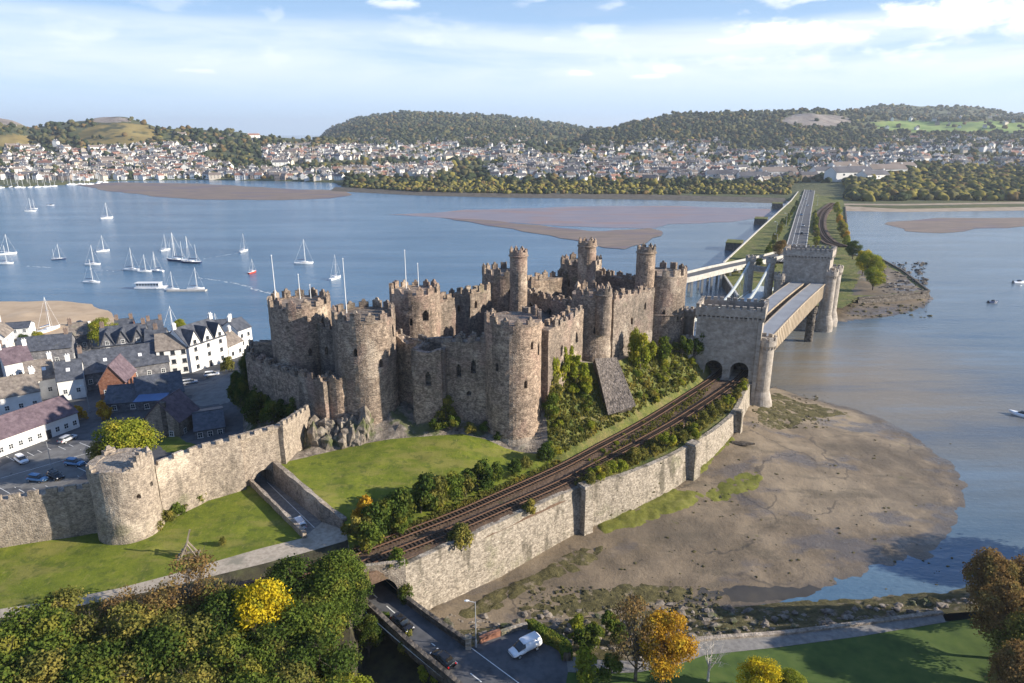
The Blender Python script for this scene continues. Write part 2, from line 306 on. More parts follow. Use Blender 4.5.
# ------------------------------------------------------------------ terrain patches
def inpoly(x, y, poly):
    ins = np.zeros(len(x), bool); n = len(poly); j = n-1
    for i in range(n):
        xi, yi = poly[i][:2]; xj, yj = poly[j][:2]
        cnd = ((yi > y) != (yj > y)) & (x < (xj-xi)*(y-yi)/((yj-yi) + 1e-12) + xi)
        ins ^= cnd; j = i
    return ins
def patch(name, outline, mat, res, ctrl=(), amp=0.0, nsc=.2, label=None, cat=None, kind='structure', rough_pow=0, wob=0.0):
    pts = [V3(p) for p in outline]; B = []
    for i, a in enumerate(pts):
        b = pts[(i+1) % len(pts)]; n = max(1, int(round((b-a).length/res)))
        for k in range(n):
            q = a.lerp(b, k/n)
            if wob and k:
                nn = Vector((-(b-a).y, (b-a).x, 0)).normalized()
                q = q + nn*wob*mnoise.noise(Vector((q.x*.13/max(.2, wob*.5), q.y*.13/max(.2, wob*.5), 3.3)))
            B.append(q)
    bx = np.array([[p.x, p.y, p.z] for p in B]); poly = bx[:, :2]
    x0, y0 = poly.min(0); x1, y1 = poly.max(0)
    gx, gy = np.meshgrid(np.arange(x0, x1, res), np.arange(y0, y1, res*.87)); gx = gx + (np.arange(gx.shape[0]) % 2)[:, None]*res/2
    gx = gx.ravel() + np.random.uniform(-.15, .15, gx.size)*res; gy = gy.ravel() + np.random.uniform(-.15, .15, gy.size)*res
    ok = inpoly(gx, gy, poly); gx, gy = gx[ok], gy[ok]
    if len(gx):
        dmin = np.full(len(gx), 1e9)
        for p in poly: dmin = np.minimum(dmin, (gx-p[0])**2 + (gy-p[1])**2)
        ok = dmin > (.55*res)**2; gx, gy, dmin = gx[ok], gy[ok], np.sqrt(dmin[ok])
    C = [V3(p) for p in ctrl]; C = [p for p in C]
    nb, nc = len(bx), len(C)
    allp = [tuple(p) for p in poly] + [(p.x, p.y) for p in C] + list(zip(gx.tolist(), gy.tolist()))
    vs, es, fs, ov, oe, of = delaunay_2d_cdt([Vector(p) for p in allp], [(i, (i+1) % nb) for i in range(nb)], [], 1, 1e-5)
    z = np.zeros(len(vs)); fixed = np.zeros(len(vs), bool); dm = np.zeros(len(vs))
    vx = np.array([[v.x, v.y] for v in vs])
    known = np.vstack([bx] + ([np.array([[p.x, p.y, p.z] for p in C])] if C else []))
    for i, o in enumerate(ov):
        k = o[0] if o else None
        if k is not None and k < nb: z[i] = bx[k, 2]; fixed[i] = True
        elif k is not None and k < nb+nc: z[i] = C[k-nb].z; fixed[i] = True; dm[i] = res*2
        else:
            d2 = (known[:, 0]-vx[i, 0])**2 + (known[:, 1]-vx[i, 1])**2 + 1e-6; w = 1/d2**1.2
            z[i] = (w*known[:, 2]).sum()/w.sum(); dm[i] = math.sqrt(((poly-vx[i])**2).sum(1).min())
            if k is None: fixed[i] = False
    ed = np.array([(a, b) for f in fs for a, b in zip(f, f[1:]+f[:1])]) if fs else np.zeros((0, 2), int)
    for it in range(160):
        s = np.zeros(len(vs)); c_ = np.zeros(len(vs))
        np.add.at(s, ed[:, 0], z[ed[:, 1]]); np.add.at(c_, ed[:, 0], 1); np.add.at(s, ed[:, 1], z[ed[:, 0]]); np.add.at(c_, ed[:, 1], 1)
        nz = s/np.maximum(c_, 1); z = np.where(fixed | (c_ == 0), z, nz)
    V = []
    for i, v in enumerate(vs):
        h = z[i]
        if amp and dm[i] > 0:
            k = min(1.0, dm[i]/(res*2.5)); p = Vector((v.x*nsc, v.y*nsc, h*nsc*.5))
            nn = mnoise.fractal(p, .9, 2.1, 5)
            if rough_pow: nn = (1-abs(nn)*2) * .7
            h += amp*k*nn
        V.append((v.x, v.y, h))
    m = MB(); m.v = V
    for f in fs:
        a, b, c2 = (Vector(V[f[0]]), Vector(V[f[1]]), Vector(V[f[2]])); n = (b-a).cross(c2-a)
        m.f.append(tuple(f) if n.z >= 0 else tuple(reversed(f))); m.m.append(0)
    o = m.build(name, mat, smooth_=True); tag(o, label, cat, None, kind)

    return o
# ------------------------------------------------------------------ water
def water_mat():
    m = bpy.data.materials.new('estuary_water'); m.use_nodes = True; nt = m.node_tree; nt.nodes.clear()
    pos = N(nt, 'ShaderNodeNewGeometry').outputs['Position']
    def nz(sc, st, det=6, off=(0, 0, 0), rough=.55):
        v = N(nt, 'ShaderNodeMapping', {'Vector': pos, 'Scale': st, 'Location': off}).outputs[0]
        return N(nt, 'ShaderNodeTexNoise', {'Vector': v, 'Scale': sc, 'Detail': det, 'Roughness': rough}).outputs[0]
    s = N(nt, 'ShaderNodeSeparateXYZ', {0: pos})
    # brown silt suspended near the bridge on the right bank, blue water out in the estuary
    big = nz(.006, (1, 1.8, 1)); streak = nz(.012, (.5, 3.2, 1), 8, (40, 10, 0), .65); rip = nz(.10, (.5, 1.6, 1), 7, (3, 1, 0), .7)
    cx = math_n(nt, 'SUBTRACT', s.outputs[0], 112.0); cy = math_n(nt, 'SUBTRACT', s.outputs[1], 205.0)
    d = math_n(nt, 'SQRT', math_n(nt, 'ADD', math_n(nt, 'MULTIPLY', cx, cx), math_n(nt, 'MULTIPLY', cy, cy)))
    silt = math_n(nt, 'SUBTRACT', 1.0, smooth(nt, math_n(nt, 'MULTIPLY_ADD', big, 60.0, d), 25.0, 120.0))
    right = smooth(nt, s.outputs[0], 20.0, 130.0)
    base = mixc(nt, smooth(nt, big, .35, .65), (.07, .145, .225), (.095, .18, .265))
    base = mixc(nt, math_n(nt, 'MULTIPLY', right, .8), base, (.12, .145, .155))
    base = mixc(nt, math_n(nt, 'MULTIPLY', silt, .8), base, (.25, .185, .10))
    base = mixc(nt, math_n(nt, 'MULTIPLY', smooth(nt, streak, .50, .64), .40), base, (.17, .25, .33))
    base = mixc(nt, math_n(nt, 'MULTIPLY', smooth(nt, streak, .50, .34), .45), base, (.03, .08, .15))
    hgt = math_n(nt, 'ADD', math_n(nt, 'MULTIPLY', nz(.9, (.7, 1.3, 1), 5), .35), math_n(nt, 'MULTIPLY', rip, 1.6))
    calm = smooth(nt, s.outputs[0], 30.0, 120.0)
    st = math_n(nt, 'MULTIPLY_ADD', calm, -.45, .85)
    bp = N(nt, 'ShaderNodeBump', {'Strength': st, 'Distance': .45, 'Height': hgt}).outputs[0]
    b = N(nt, 'ShaderNodeBsdfPrincipled', {'Base Color': base, 'Roughness': .16, 'Normal': bp, 'IOR': 1.33, 'Specular IOR Level': .5})
    N(nt, 'ShaderNodeOutputMaterial', {'Surface': b.outputs[0]})
    return m
M['water'] = water_mat()
w_ = MB(); w_.quad((-9000, -400, 0), (9000, -400, 0), (9000, 14000, 0), (-9000, 14000, 0)); w_.build('water', M['water'], kind='structure')
g_ = MB(); g_.quad((-9000, -400, -3), (9000, -400, -3), (9000, 14000, -3), (-9000, 14000, -3)); g_.build('ground', M['mud'], kind='structure')

# ------------------------------------------------------------------ far shore, town plain and hills
shore_px = [(-500, 196), (-150, 192), (0, 188), (60, 185.5), (115, 181), (200, 180), (290, 181.5), (335, 183), (348, 190), (420, 194), (500, 196), (640, 197.5), (785, 201), (838, 209), (900, 211), (1024, 209), (1180, 206), (1500, 205)]
sc_ = np.array([P(a, b, 0).x/P(a, b, 0).y for a, b in shore_px]); sy_ = np.array([P(a, b, 0).y for a, b in shore_px])
def sil(tab, y):
    c_ = np.array([ray(a, b)[0]/ray(a, b)[1] for a, b in tab]); h = np.array([zat(b, y) for a, b in tab]); return c_, h
RA = sil([(-500, 122), (-150, 118), (-40, 122), (0, 117), (12, 119), (28, 127), (50, 124), (75, 121), (95, 119), (125, 119), (142, 122), (165, 127), (200, 129), (240, 133), (262, 137), (330, 140), (400, 150), (700, 160), (1500, 160)], 1850)
RB = sil([(-500, 140), (316, 140), (326, 133), (336, 126.5), (352, 121), (372, 116.5), (400, 113.5), (440, 112), (462, 114), (500, 117), (540, 121), (580, 126), (610, 130), (660, 140), (1500, 150)], 3900)
RC = sil([(-500, 160), (560, 160), (590, 131), (612, 127.5), (640, 122), (668, 117), (700, 114.5), (740, 112), (760, 113), (790, 108.5), (815, 109), (845, 113), (868, 116), (900, 119), (1500, 120)], 2500)
RD = sil([(-500, 160), (780, 135), (820, 118), (850, 109), (880, 106.5), (930, 107), (970, 108.5), (1000, 112), (1024, 114), (1100, 112), (1500, 118)], 3300)
def terr(c_, y):
    c_ = np.asarray(c_, float); y = np.asarray(y, float)
    y0 = np.interp(c_, sc_, sy_); s = y - y0
    leftk = np.interp(c_, [-.35, -.22, 0.05], [1.0, .45, 1.0])
    base = 2.6 + np.clip(s-60, 0, 60)*.03 + np.clip(s-120, 0, 900)*.048*leftk
    z = base*np.clip(1.0 - np.clip(s-1100, 0, 4000)/900, 0, 1)
    for (cc, hh), yc, wf, wb in ((RA, 1850, 330, 500), (RB, 3900, 1300, 900), (RC, 2500, 620, 600), (RD, 3300, 800, 900)):
        h = np.interp(c_, cc, hh) - 2
        wgt = np.where(y < yc, np.clip(1-(yc-y)/(2.1*wf), 0, 1), np.clip(1-(y-yc)/(1.6*wb), 0, 1))
        wgt = wgt*wgt*(3-2*wgt)
        z = np.maximum(z, h*wgt)
    k = np.clip(s/12, 0, 1)
    z = z*k + (-1.5)*(1-k)
    return z
nzc = {}
def tnoise(x, y):
    return mnoise.fractal(Vector((x*.0045, y*.0045, 1.7)), .9, 2.1, 4)
cs = np.linspace(-1.02, 1.02, 460); ys = np.concatenate([np.linspace(690, 1250, 110), np.linspace(1256, 2600, 120), np.linspace(2620, 6300, 70)])
CG, YG = np.meshgrid(cs, ys); ZG = terr(CG, YG); XG = CG*YG
hn = np.array([[tnoise(XG[i, j], YG[i, j]) for j in range(len(cs))] for i in range(len(ys))])
ZG = ZG + hn*np.clip((ZG-8)/60, 0, 1)*15
far = MB(); nyy, nxx = ZG.shape
far.v = list(map(tuple, np.stack([XG, YG, ZG], -1).reshape(-1, 3).tolist()))
dd = YG*CT - (ZG-CAMZ)*ST; PXG = 512 + F*XG/dd; PYG = 341.5 - F*(YG*ST + (ZG-CAMZ)*CT)/dd
def elli(px, py, cx, cy, rx, ry): return ((px-cx)/rx)**2 + ((py-cy)/ry)**2 < 1
def landcover(px, py, x, y):
    n = mnoise.noise(Vector((x*.012, y*.012, 0)))*.5
    if elli(px, py, 118, 135, 42+22*n, 12) and y < 2100: return 2
    if elli(px, py, 20, 142, 55, 7) and n > -.1 and y < 2100: return 2
    if elli(px, py, 815, 121, 34, 7+3*n) and 1900 < y < 2700: return 3
    if elli(px, py, 8, 120, 22, 5) or elli(px, py, 105, 120, 26, 3): return 3
    if (elli(px, py, 975, 128, 100, 6+3*n) or elli(px, py, 905, 124, 36, 3) or elli(px, py, 890, 139, 40, 2)) and y > 1900: return 1
    if elli(px, py, 160, 177, 20, 2): return 1
    return 0
COVER = np.zeros(ZG.shape, int)
for i in range(nyy):
    for j in range(nxx):
        COVER[i, j] = landcover(PXG[i, j], PYG[i, j], XG[i, j], YG[i, j])
for i in range(nyy-1):
    for j in range(nxx-1):
        a = i*nxx+j; 
        if ZG[i:i+2, j:j+2].max() < -1: continue
        far.f.append((a, a+1, a+nxx+1, a+nxx)); far.m.append(int(COVER[i, j]))
M['hillwood'] = mk('wooded_hillside', [(.045, .055, .025), (.09, .098, .04), (.15, .135, .055)], .02, 8, nrough=.75, bump=1.0, bump_d=5, bigs=[((.15, .13, .06), .006, .58, .7)])
M['field'] = mk('hill_pasture', [(.12, .20, .04), (.20, .28, .06), (.26, .29, .08)], .012, 5, bump=.2)
M['heath'] = mk('hill_heath', [(.10, .085, .03), (.24, .18, .06), (.30, .24, .09)], .012, 8, bigs=[((.06, .065, .03), .02, .52, .66)], bump=.8, bump_d=3)
M['crag'] = mk('limestone_crag', [(.12, .10, .085), (.24, .20, .17), (.36, .32, .28)], .03, 9, nrough=.75, bump=1.0, bump_d=5)
far.build('hills', [M['hillwood'], M['field'], M['heath'], M['crag']], smooth_=True, kind='structure')
def fz(x, y):
    j = np.interp(x/y, cs, np.arange(nxx)); i = np.interp(y, ys, np.arange(nyy))
    i0, j0 = np.minimum(i.astype(int), nyy-2), np.minimum(j.astype(int), nxx-2); fi, fj = i-i0, j-j0
    return ZG[i0, j0]*(1-fi)*(1-fj) + ZG[i0+1, j0]*fi*(1-fj) + ZG[i0, j0+1]*(1-fi)*fj + ZG[i0+1, j0+1]*fi*fj
def hits(px, py):
    """first point where the rays through these picture points meet the far land"""
    px = np.asarray(px, float); py = np.asarray(py, float)
    u = (px-512)/F; v = (341.5-py)/F; dy = CT+v*ST; dz = -ST+v*CT
    out = np.full((len(px), 3), np.nan)
    todo = np.ones(len(px), bool)
    for y in np.concatenate([np.arange(700, 1400, 5), np.arange(1400, 4200, 12)]):
        t = y/dy; x = u*t; z = CAMZ + dz*t
        g = fz(x, np.full(len(px), float(y)))
        h = todo & (g >= z) & (g > .8)
        out[h] = np.stack([x[h], np.full(h.sum(), y), g[h]], -1); todo &= ~h
        if not todo.any(): break
    return out

# ------------------------------------------------------------------ things scattered over the far land
def house_tpl(L_, W_, e, r, red=0):
    a, b = L_/2, W_/2; o = .3
    v = [(-a, -b, -2), (a, -b, -2), (a, b, -2), (-a, b, -2), (-a, -b, e), (a, -b, e), (a, b, e), (-a, b, e), (-a, 0, r), (a, 0, r),
         (-a-o, -b-o, e-.2), (a+o, -b-o, e-.2), (a+o, 0, r+.15), (-a-o, 0, r+.15), (a+o, b+o, e-.2), (-a-o, b+o, e-.2)]
    f = [(0, 1, 5, 4), (1, 2, 6, 9, 5), (2, 3, 7, 6), (3, 0, 4, 8, 7), (10, 11, 12, 13), (13, 12, 14, 15)]
    m = [0, 0, 0, 0, 1, 1]
    k = len(v)
    for (x0, x1) in ((a-1.6, a-.6), (-a+.6, -a+1.6)):
        v += [(x0, -.4, r-1), (x1, -.4, r-1), (x1, .4, r-1), (x0, .4, r-1), (x0, -.4, r+1), (x1, -.4, r+1), (x1, .4, r+1), (x0, .4, r+1)]
        f += [(k, k+1, k+5, k+4), (k+1, k+2, k+6, k+5), (k+2, k+3, k+7, k+6), (k+3, k, k+4, k+7), (k+4, k+5, k+6, k+7)]; m += [0]*5; k += 8
    for wx in (-a*.6, 0, a*.6):
        for wz in (1.2, e-1.6):
            k = len(v); v += [(wx-.6, -b-.04, wz-.6), (wx+.6, -b-.04, wz-.6), (wx+.6, -b-.04, wz+.6), (wx-.6, -b-.04, wz+.6)]; f.append((k, k+1, k+2, k+3)); m.append(2)
    return v, f, m
fw = [mk('far_white_wall', [(.60, .59, .56), (.78, .77, .74)], .05, 3, bump=0), mk('far_cream_wall', [(.50, .44, .36), (.62, .55, .45)], .05, 3, bump=0), mk('far_stone_wall', [(.25, .20, .17), (.36, .29, .24)], .05, 3, bump=0)]
fr = [mk('far_slate_roof', [(.07, .07, .08), (.13, .125, .135)], .05, 3, bump=0), mk('far_red_roof', [(.20, .10, .075), (.28, .16, .12)], .05, 3, bump=0), mk('far_brown_roof', [(.15, .12, .10), (.23, .19, .165)], .05, 3, bump=0)]
rnd = np.random.RandomState(11)
cand = []
def zone(n, fx, fy, cond=None):
    px = rnd.uniform(*fx, n); py = rnd.uniform(*fy, n); cand.append(np.stack([px, py], -1))
zone(760, (0, 345), (147, 181)); zone(260, (60, 345), (155, 181)); zone(330, (150, 345), (146, 168))
zone(900, (345, 560), (140, 176)); zone(480, (345, 620), (158, 180)); zone(640, (560, 800), (144, 186)); zone(230, (640, 770), (164, 188))
zone(520, (800, 1060), (150, 184)); zone(420, (860, 1090), (138, 166)); zone(60, (600, 800), (140, 152)); zone(20, (880, 1024), (114, 130)); zone(8, (470, 560), (122, 130)); zone(16, (140, 260), (136, 147))
cand = np.vstack(cand); H = hits(cand[:, 0], cand[:, 1])
keep = []; cell = {}
for (px, py), h in zip(cand, H):
    if np.isnan(h[0]) or h[2] < 1.9: continue
    if landcover(px, py, h[0], h[1]) in (2, 3): continue
    if 838 < px < 1100 and py > 172: continue
    if 796 < px < 850 and py > 180: continue
    if px > 345 and py > 183: continue
    if mnoise.noise(Vector((h[0]*.006, h[1]*.004, 4))) < -.22: continue
    q = (int(h[0]//9), int(h[1]//11))
    if q in cell: continue
    cell[q] = 1; keep.append((h[1], px, py, h))
keep.sort(key=lambda k: k[0])
tpls = []
for i, (L_, W_, e, r) in enumerate([(11, 7.5, 5.2, 8.2), (9, 7.5, 4.8, 8), (16, 8, 5.4, 8.6), (8, 6.5, 3.2, 6), (24, 9, 5.5, 8.8), (9, 8, 8, 11)]): tpls.append(house_tpl(L_, W_, e, r))
hm = {}
acc = {}
NF = 270
areas = [(0, 345, 'by the left marina shore'), (345, 640, 'behind the scrub covered spit'), (640, 838, 'left of the causeway road'), (838, 1200, 'right of the causeway road')]
for n_, (yy, px, py, h) in enumerate(keep):
    ti = int(rnd.choice(6, p=[.28, .25, .16, .2, .04, .07])); wi = int(rnd.choice(3, p=[.72, .18, .10])); ri = int(rnd.choice(3, p=[.50, .20, .30]))
    rz = rnd.choice([0.15, 0.5, -.35, 1.5, 1.9, .9]) + rnd.uniform(-.2, .2); s = rnd.uniform(.85, 1.2)
    v, f, m = tpls[ti]
    if n_ < NF:
        key = (ti, wi, ri)
        if key not in hm:
            mb = MB(); mb.v = v; mb.f = f; mb.m = m; hm[key] = mb.mesh('far_house', [fw[wi], fr[ri], M['glass']])
        o = bpy.data.objects.new('far_house', hm[key]); COL.objects.link(o); o.location = (h[0], h[1], h[2]+.3); o.rotation_euler = (0, 0, rz); o.scale = (s, s, s)
        ar = [a for a in areas if a[0] <= px < a[1] or a[0] == 0][-1][2] if px >= 0 else areas[0][2]
        wn = ['white walled', 'cream walled', 'brown stone'][wi]; rn = ['grey slate', 'reddish tiled', 'brown'][ri]; sn = ['detached', 'compact', 'long', 'low single storey', 'very long', 'tall three storey'][ti]
        tag(o, f'distant {wn} {sn} house with {rn} roof {ar}', 'house', f'far {wn} {sn} houses with {rn} roofs {ar}')
    else:
        A = acc.setdefault(0, MB()); k = len(A.v); co, si = math.cos(rz)*s, math.sin(rz)*s
        A.v += [(h[0]+x*co-y*si, h[1]+x*si+y*co, h[2]+.3+z*s) for x, y, z in v]
        A.f += [tuple(i+k for i in q) for q in f]; A.m += [{0: wi, 1: 3+ri, 2: 6}[q] for q in m]
acc[0].build('town_houses', fw+fr+[M['glass']], label='hundreds of tiny white houses covering the distant hillside town', cat='houses', kind='stuff')

# blobs for far trees
def ico():
    import bmesh
    bm = bmesh.new(); bmesh.ops.create_icosphere(bm, subdivisions=2, radius=1); v = np.array([tuple(x.co) for x in bm.verts]); f = np.array([[q.index for q in p.verts] for p in bm.faces]); bm.free(); return v, f
IV, IF = ico()
def blobs(name, pts, mats, label, cat='trees', squash=.85):
    V = []; Fc = []; MI = []; k = 0
    for (x, y, z, r, mi) in pts:
        d = 1 + .28*rnd.randn(len(IV))[:, None].clip(-1.6, 1.6)
        q = IV*d*np.array([r, r, r*squash]) + np.array([x, y, z+r*.55]); V.append(q); Fc.append(IF+k); MI.append(np.full(len(IF), mi)); k += len(IV)
    V = np.vstack(V); Fc = np.vstack(Fc); MI = np.concatenate(MI)
    me = bpy.data.meshes.new(name); me.vertices.add(len(V)); me.vertices.foreach_set('co', V.ravel()); me.loops.add(Fc.size); me.loops.foreach_set('vertex_index', Fc.ravel().astype(np.int32))
    me.polygons.add(len(Fc)); me.polygons.foreach_set('loop_start', np.arange(0, Fc.size, 3, dtype=np.int32)); me.polygons.foreach_set('loop_total', np.full(len(Fc), 3, np.int32)); 
    for m in mats: me.materials.append(m)
    me.polygons.foreach_set('material_index', MI.astype(np.int32)); me.update(calc_edges=True); me.validate()
    o = bpy.data.objects.new(name, me); COL.objects.link(o); return tag(o, label, cat, None, 'stuff')
fl = [leafmat('far_leaf_dark', (.032, .045, .026), (.055, .068, .034), tr=.1), leafmat('far_leaf_olive', (.085, .085, .042), (.125, .115, .05), tr=.1), leafmat('far_leaf_gold', (.18, .165, .045), (.26, .22, .06), tr=.15), leafmat('far_leaf_brown', (.12, .085, .04), (.17, .12, .05), tr=.1)]
def scat(n, fx, fy, rad, probs, maxy=9999, skip_cover=True, f=None):
    px = rnd.uniform(*fx, n); py = rnd.uniform(*fy, n); Hh = hits(px, py); out = []
    for a, b, h in zip(px, py, Hh):
        if np.isnan(h[0]) or h[2] < 1.7 or h[1] > maxy: continue
        if skip_cover and landcover(a, b, h[0], h[1]): 
            if rnd.rand() > .05: continue
        if f and not f(a, b, h): continue
        out.append((h[0], h[1], h[2], rad*rnd.uniform(.6, 1.35), int(rnd.choice(4, p=probs))))
    return out
nocause = lambda a, b, h: not (792 < a < 850 and b > 183)
town = scat(1300, (-20, 345), (146, 182), 4.2, [.6, .3, .03, .07], f=lambda a, b, h: b < 179) + scat(1900, (345, 830), (140, 186), 4.6, [.5, .34, .06, .10], f=nocause) + scat(900, (830, 1060), (136, 186), 4.4, [.45, .35, .08, .12], f=nocause)
blobs('town_trees', town, fl, 'small dark trees scattered between the houses of the distant town')
hill = scat(4600, (315, 640), (111, 146), 6.2, [.58, .35, .0, .07]) + scat(4600, (590, 1060), (104, 148), 5.2, [.50, .36, .02, .12]) + scat(900, (-20, 330), (117, 150), 5.5, [.5, .35, .02, .13])
blobs('hill_woods', hill, fl, 'dense autumn woodland covering the distant hills')
spit = scat(1500, (350, 790), (182, 195.0), 2.6, [.10, .34, .44, .12], f=lambda a, b, h: h[1] < 1100) + scat(300, (345, 790), (180, 186), 3.6, [.4, .3, .25, .05])
blobs('spit_scrub', spit, fl, 'yellow green scrub along the low spit across the estuary', 'scrub')
rw = scat(1900, (848, 1070), (168, 203), 5.0, [.22, .34, .36, .08], f=lambda a, b, h: b < 201 - (a-848)*.0 and b > 168 + max(0, (920-a)*.22))
blobs('shore_wood', rw, fl, 'golden and green wood along the right hand far shore', 'wood')

# large pale sheds at the landward end of the causeway
for i, (a, b, s_, rz) in enumerate([(848, 180, 2.6, .3), (862, 176, 2.2, .3), (872, 181, 2.0, .5), (884, 176, 2.4, .2), (826, 176, 1.9, .2), (777, 178, 2.2, .1), (752, 181, 1.8, .1), (842, 171, 2.0, .4), (722, 180, 2.0, 0), (900, 171, 1.9, .3)]):
    h = hits([a], [b])[0]
    if np.isnan(h[0]): continue
    mb = MB(); mb.v, mb.f, mb.m = tpls[4]; o = bpy.data.objects.new('far_shed', mb.mesh('far_shed', [fw[0], fr[[0, 2][i % 2]], M['glass']])); COL.objects.link(o); o.location = (h[0], h[1], h[2]); o.rotation_euler = (0, 0, rz); o.scale = (s_, s_, s_*.8)
    tag(o, 'large pale ' + ['grey', 'brown'][i % 2] + ' roofed building near the landward end of the causeway', 'building', 'large buildings near the causeway end')
# strand along the far shore: pale revetment and beach strips
def strip(name, top, bot, z0, z1, mat, kind='structure'):
    m = MB(); n = len(top)
    for i in range(n-1):
        m.quad(P(*bot[i], z0), P(*bot[i+1], z0), P(*top[i+1], z1), P(*top[i], z1))
    return m.build(name, mat, kind=kind)
strip('shoreline', [(335, 187), (420, 190.5), (500, 192.5), (640, 194.2), (785, 198)], [(330, 191), (420, 195.5), (500, 197.5), (640, 199.5), (787, 203.5)], .05, 2.9, mk('dark_revetment', [(.06, .052, .042), (.15, .13, .10)], .2, 6))
strip('shoreline', [(838, 203.5), (900, 204), (1024, 202), (1120, 200)], [(846, 211), (900, 212), (1024, 210.5), (1120, 209)], .05, 3.2, mk('pale_shingle_beach', [(.26, .20, .14), (.40, .32, .24)], .1, 6))

# tidal flats in the far estuary, each a low bank a few centimetres above the water
def flat(name, pts, mat, z=.12, res=14, wob=8): return patch(name, [(a, b, z) for a, b in pts], mat, res, wob=wob)
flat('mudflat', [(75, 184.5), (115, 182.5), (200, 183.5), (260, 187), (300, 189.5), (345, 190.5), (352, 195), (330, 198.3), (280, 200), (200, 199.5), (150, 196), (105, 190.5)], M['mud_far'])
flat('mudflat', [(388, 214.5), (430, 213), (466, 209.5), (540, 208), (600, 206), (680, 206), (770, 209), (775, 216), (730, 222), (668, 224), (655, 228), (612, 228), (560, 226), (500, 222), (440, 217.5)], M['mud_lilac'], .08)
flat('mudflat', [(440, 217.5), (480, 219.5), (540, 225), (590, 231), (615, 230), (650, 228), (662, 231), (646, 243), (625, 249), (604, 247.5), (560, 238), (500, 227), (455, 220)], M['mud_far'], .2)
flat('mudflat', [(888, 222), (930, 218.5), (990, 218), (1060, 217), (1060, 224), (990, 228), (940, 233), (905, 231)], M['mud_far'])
patch('sandbank', [(-160, 304, .02), (-60, 301, .02), (0, 301.5, .02), (60, 300.8, .02), (92, 304, .02), (112, 313, .02), (118, 322, .02), (112, 331, .02), (60, 336, .02), (0, 335, .02), (-160, 338, .02)], M['sand'], 6, ctrl=[(20, 314, 1.6), (70, 316, 1.4), (-60, 316, 1.6)], wob=3)
# ------------------------------------------------------------------ near land
def tower_pos(cx, w, yrim, zt):
    f = P(cx, yrim, zt); d = Vector((f.x, f.y, 0)); rng = (f - Vector((0, 0, CAMZ))).length; k = (w/2)/F
    dep = f.y*CT - (f.z-CAMZ)*ST
    r = k*dep/(1-k); dn = d.normalized()
    return Vector((f.x + dn.x*r, f.y + dn.y*r, 0)), r
ZT = 39.0
def zc(z): return 76-(76-z)*.961
def PC(px, py, z): return P(px, py, zc(z))
def zr(px): return float(np.interp(px, [230, 400, 503, 580, 636, 684, 740], [12.4, 12.3, 12.1, 11.7, 11.3, 11.0, 11.0]))
TP = {}
for k, a in dict(NW=(300, 60, 309), SW=(364, 62, 322), KI=(415, 50, 296), PR=(513, 57, 326), ST=(503, 42, 276), BA=(592, 40, 297), CH=(581, 41, 266), KG=(661, 50, 277)).items():
    TP[k] = tower_pos(a[0], a[1], a[2], ZT)
def tz(k, z): c_ = TP[k][0]; return Vector((c_.x, c_.y, z))

# causeway carrying road and railway to the far shore, widening into an islet
cw = [(738, 297, 4.5), (724, 276, 4.5), (724, 263, 4.5), (757, 232, 4.2), (791, 201, 3.6), (800, 190, 3.4), (840, 190, 3.4), (845, 207, 3.6), (849, 246, 4), (853, 256, 4), (876, 257, 3.4), (902, 271, 3.2), (929, 292, 3.2), (885, 297, 3.6), (858, 299, 4), (842, 308, 4.2), (800, 304, 4.5), (765, 302, 4.5)]
patch('causeway', cw, M['rough_grass'], 4, amp=.8, nsc=.06)
def skirt(name, pts, zb, mat, out=1.5, label=None, cat=None, cap=.9, capmat=None, kind=None):
    m = MB(); V = [V3(p) for p in pts]; cen = sum(V, Vector())/len(V)
    for a, b in zip(V, V[1:]):
        n = Vector(((b-a).y, -(b-a).x, 0)).normalized(); mid = (a+b)/2
        if (mid+n-cen).length < (mid-n-cen).length: n = -n
        m.quad(Vector((a.x+n.x*out, a.y+n.y*out, zb)), Vector((b.x+n.x*out, b.y+n.y*out, zb)), b, a)
        if cap: m.beam(a + Vector((0, 0, .4)), b + Vector((0, 0, .4)), cap, .9, 1 if capmat else 0)
    return m.build(name, [mat] + ([capmat] if capmat else []), label=label, cat=cat, kind=kind)
skirt('sea_wall', [(738, 297, 4.4), (724, 276, 4.4), (724, 263, 4.4), (757, 232, 4.1), (791, 201, 3.5), (798, 192, 3.3)], -1, M['stone_dark'], 1.5, 'long sea wall with pale coping along the left side of the causeway', 'sea wall', capmat=M['concrete'])
skirt('sea_wall', [(845, 207, 3.5), (849, 246, 3.9), (853, 256, 3.9), (876, 257, 3.3), (902, 271, 3.1), (929, 292, 3.1), (885, 297, 3.5), (858, 299, 3.9)], -.5, M['stone_dark'], 1.2, 'dark sea wall edging the islet and causeway on the right', 'sea wall')
patch('islet_shore', [(822, 322, -.3), (826, 310, 1.8), (842, 306, 2), (858, 300.5, 2.2), (885, 298.5, 1.4), (929, 294, 1.0), (934, 300, -.1), (928, 310, -.2), (900, 317, -.2), (868, 321, -.2), (845, 326, -.3)], M['mud'], 2.5, amp=.4, nsc=.3, wob=1.5)
# old bastions along the causeway wall
for i, (a, b) in enumerate([(737, 249), (763, 224), (779, 208)]):
    c_ = P(a, b, 0); m = MB(); m.box(c_.x-2, c_.y, 1.8, 11, 16, 6.2, R(-22), 0, .92); m.box(c_.x-2, c_.y, 5.1, 10.4, 15.2, .5, R(-22), 1)
    m.build('stone_pier', [M['stone_dark'], M['rough_grass']], label=f'squat dark stone pier jutting from the causeway wall, {["nearest", "middle", "farthest"][i]} of the three', cat='pier', group='stone piers along the causeway')

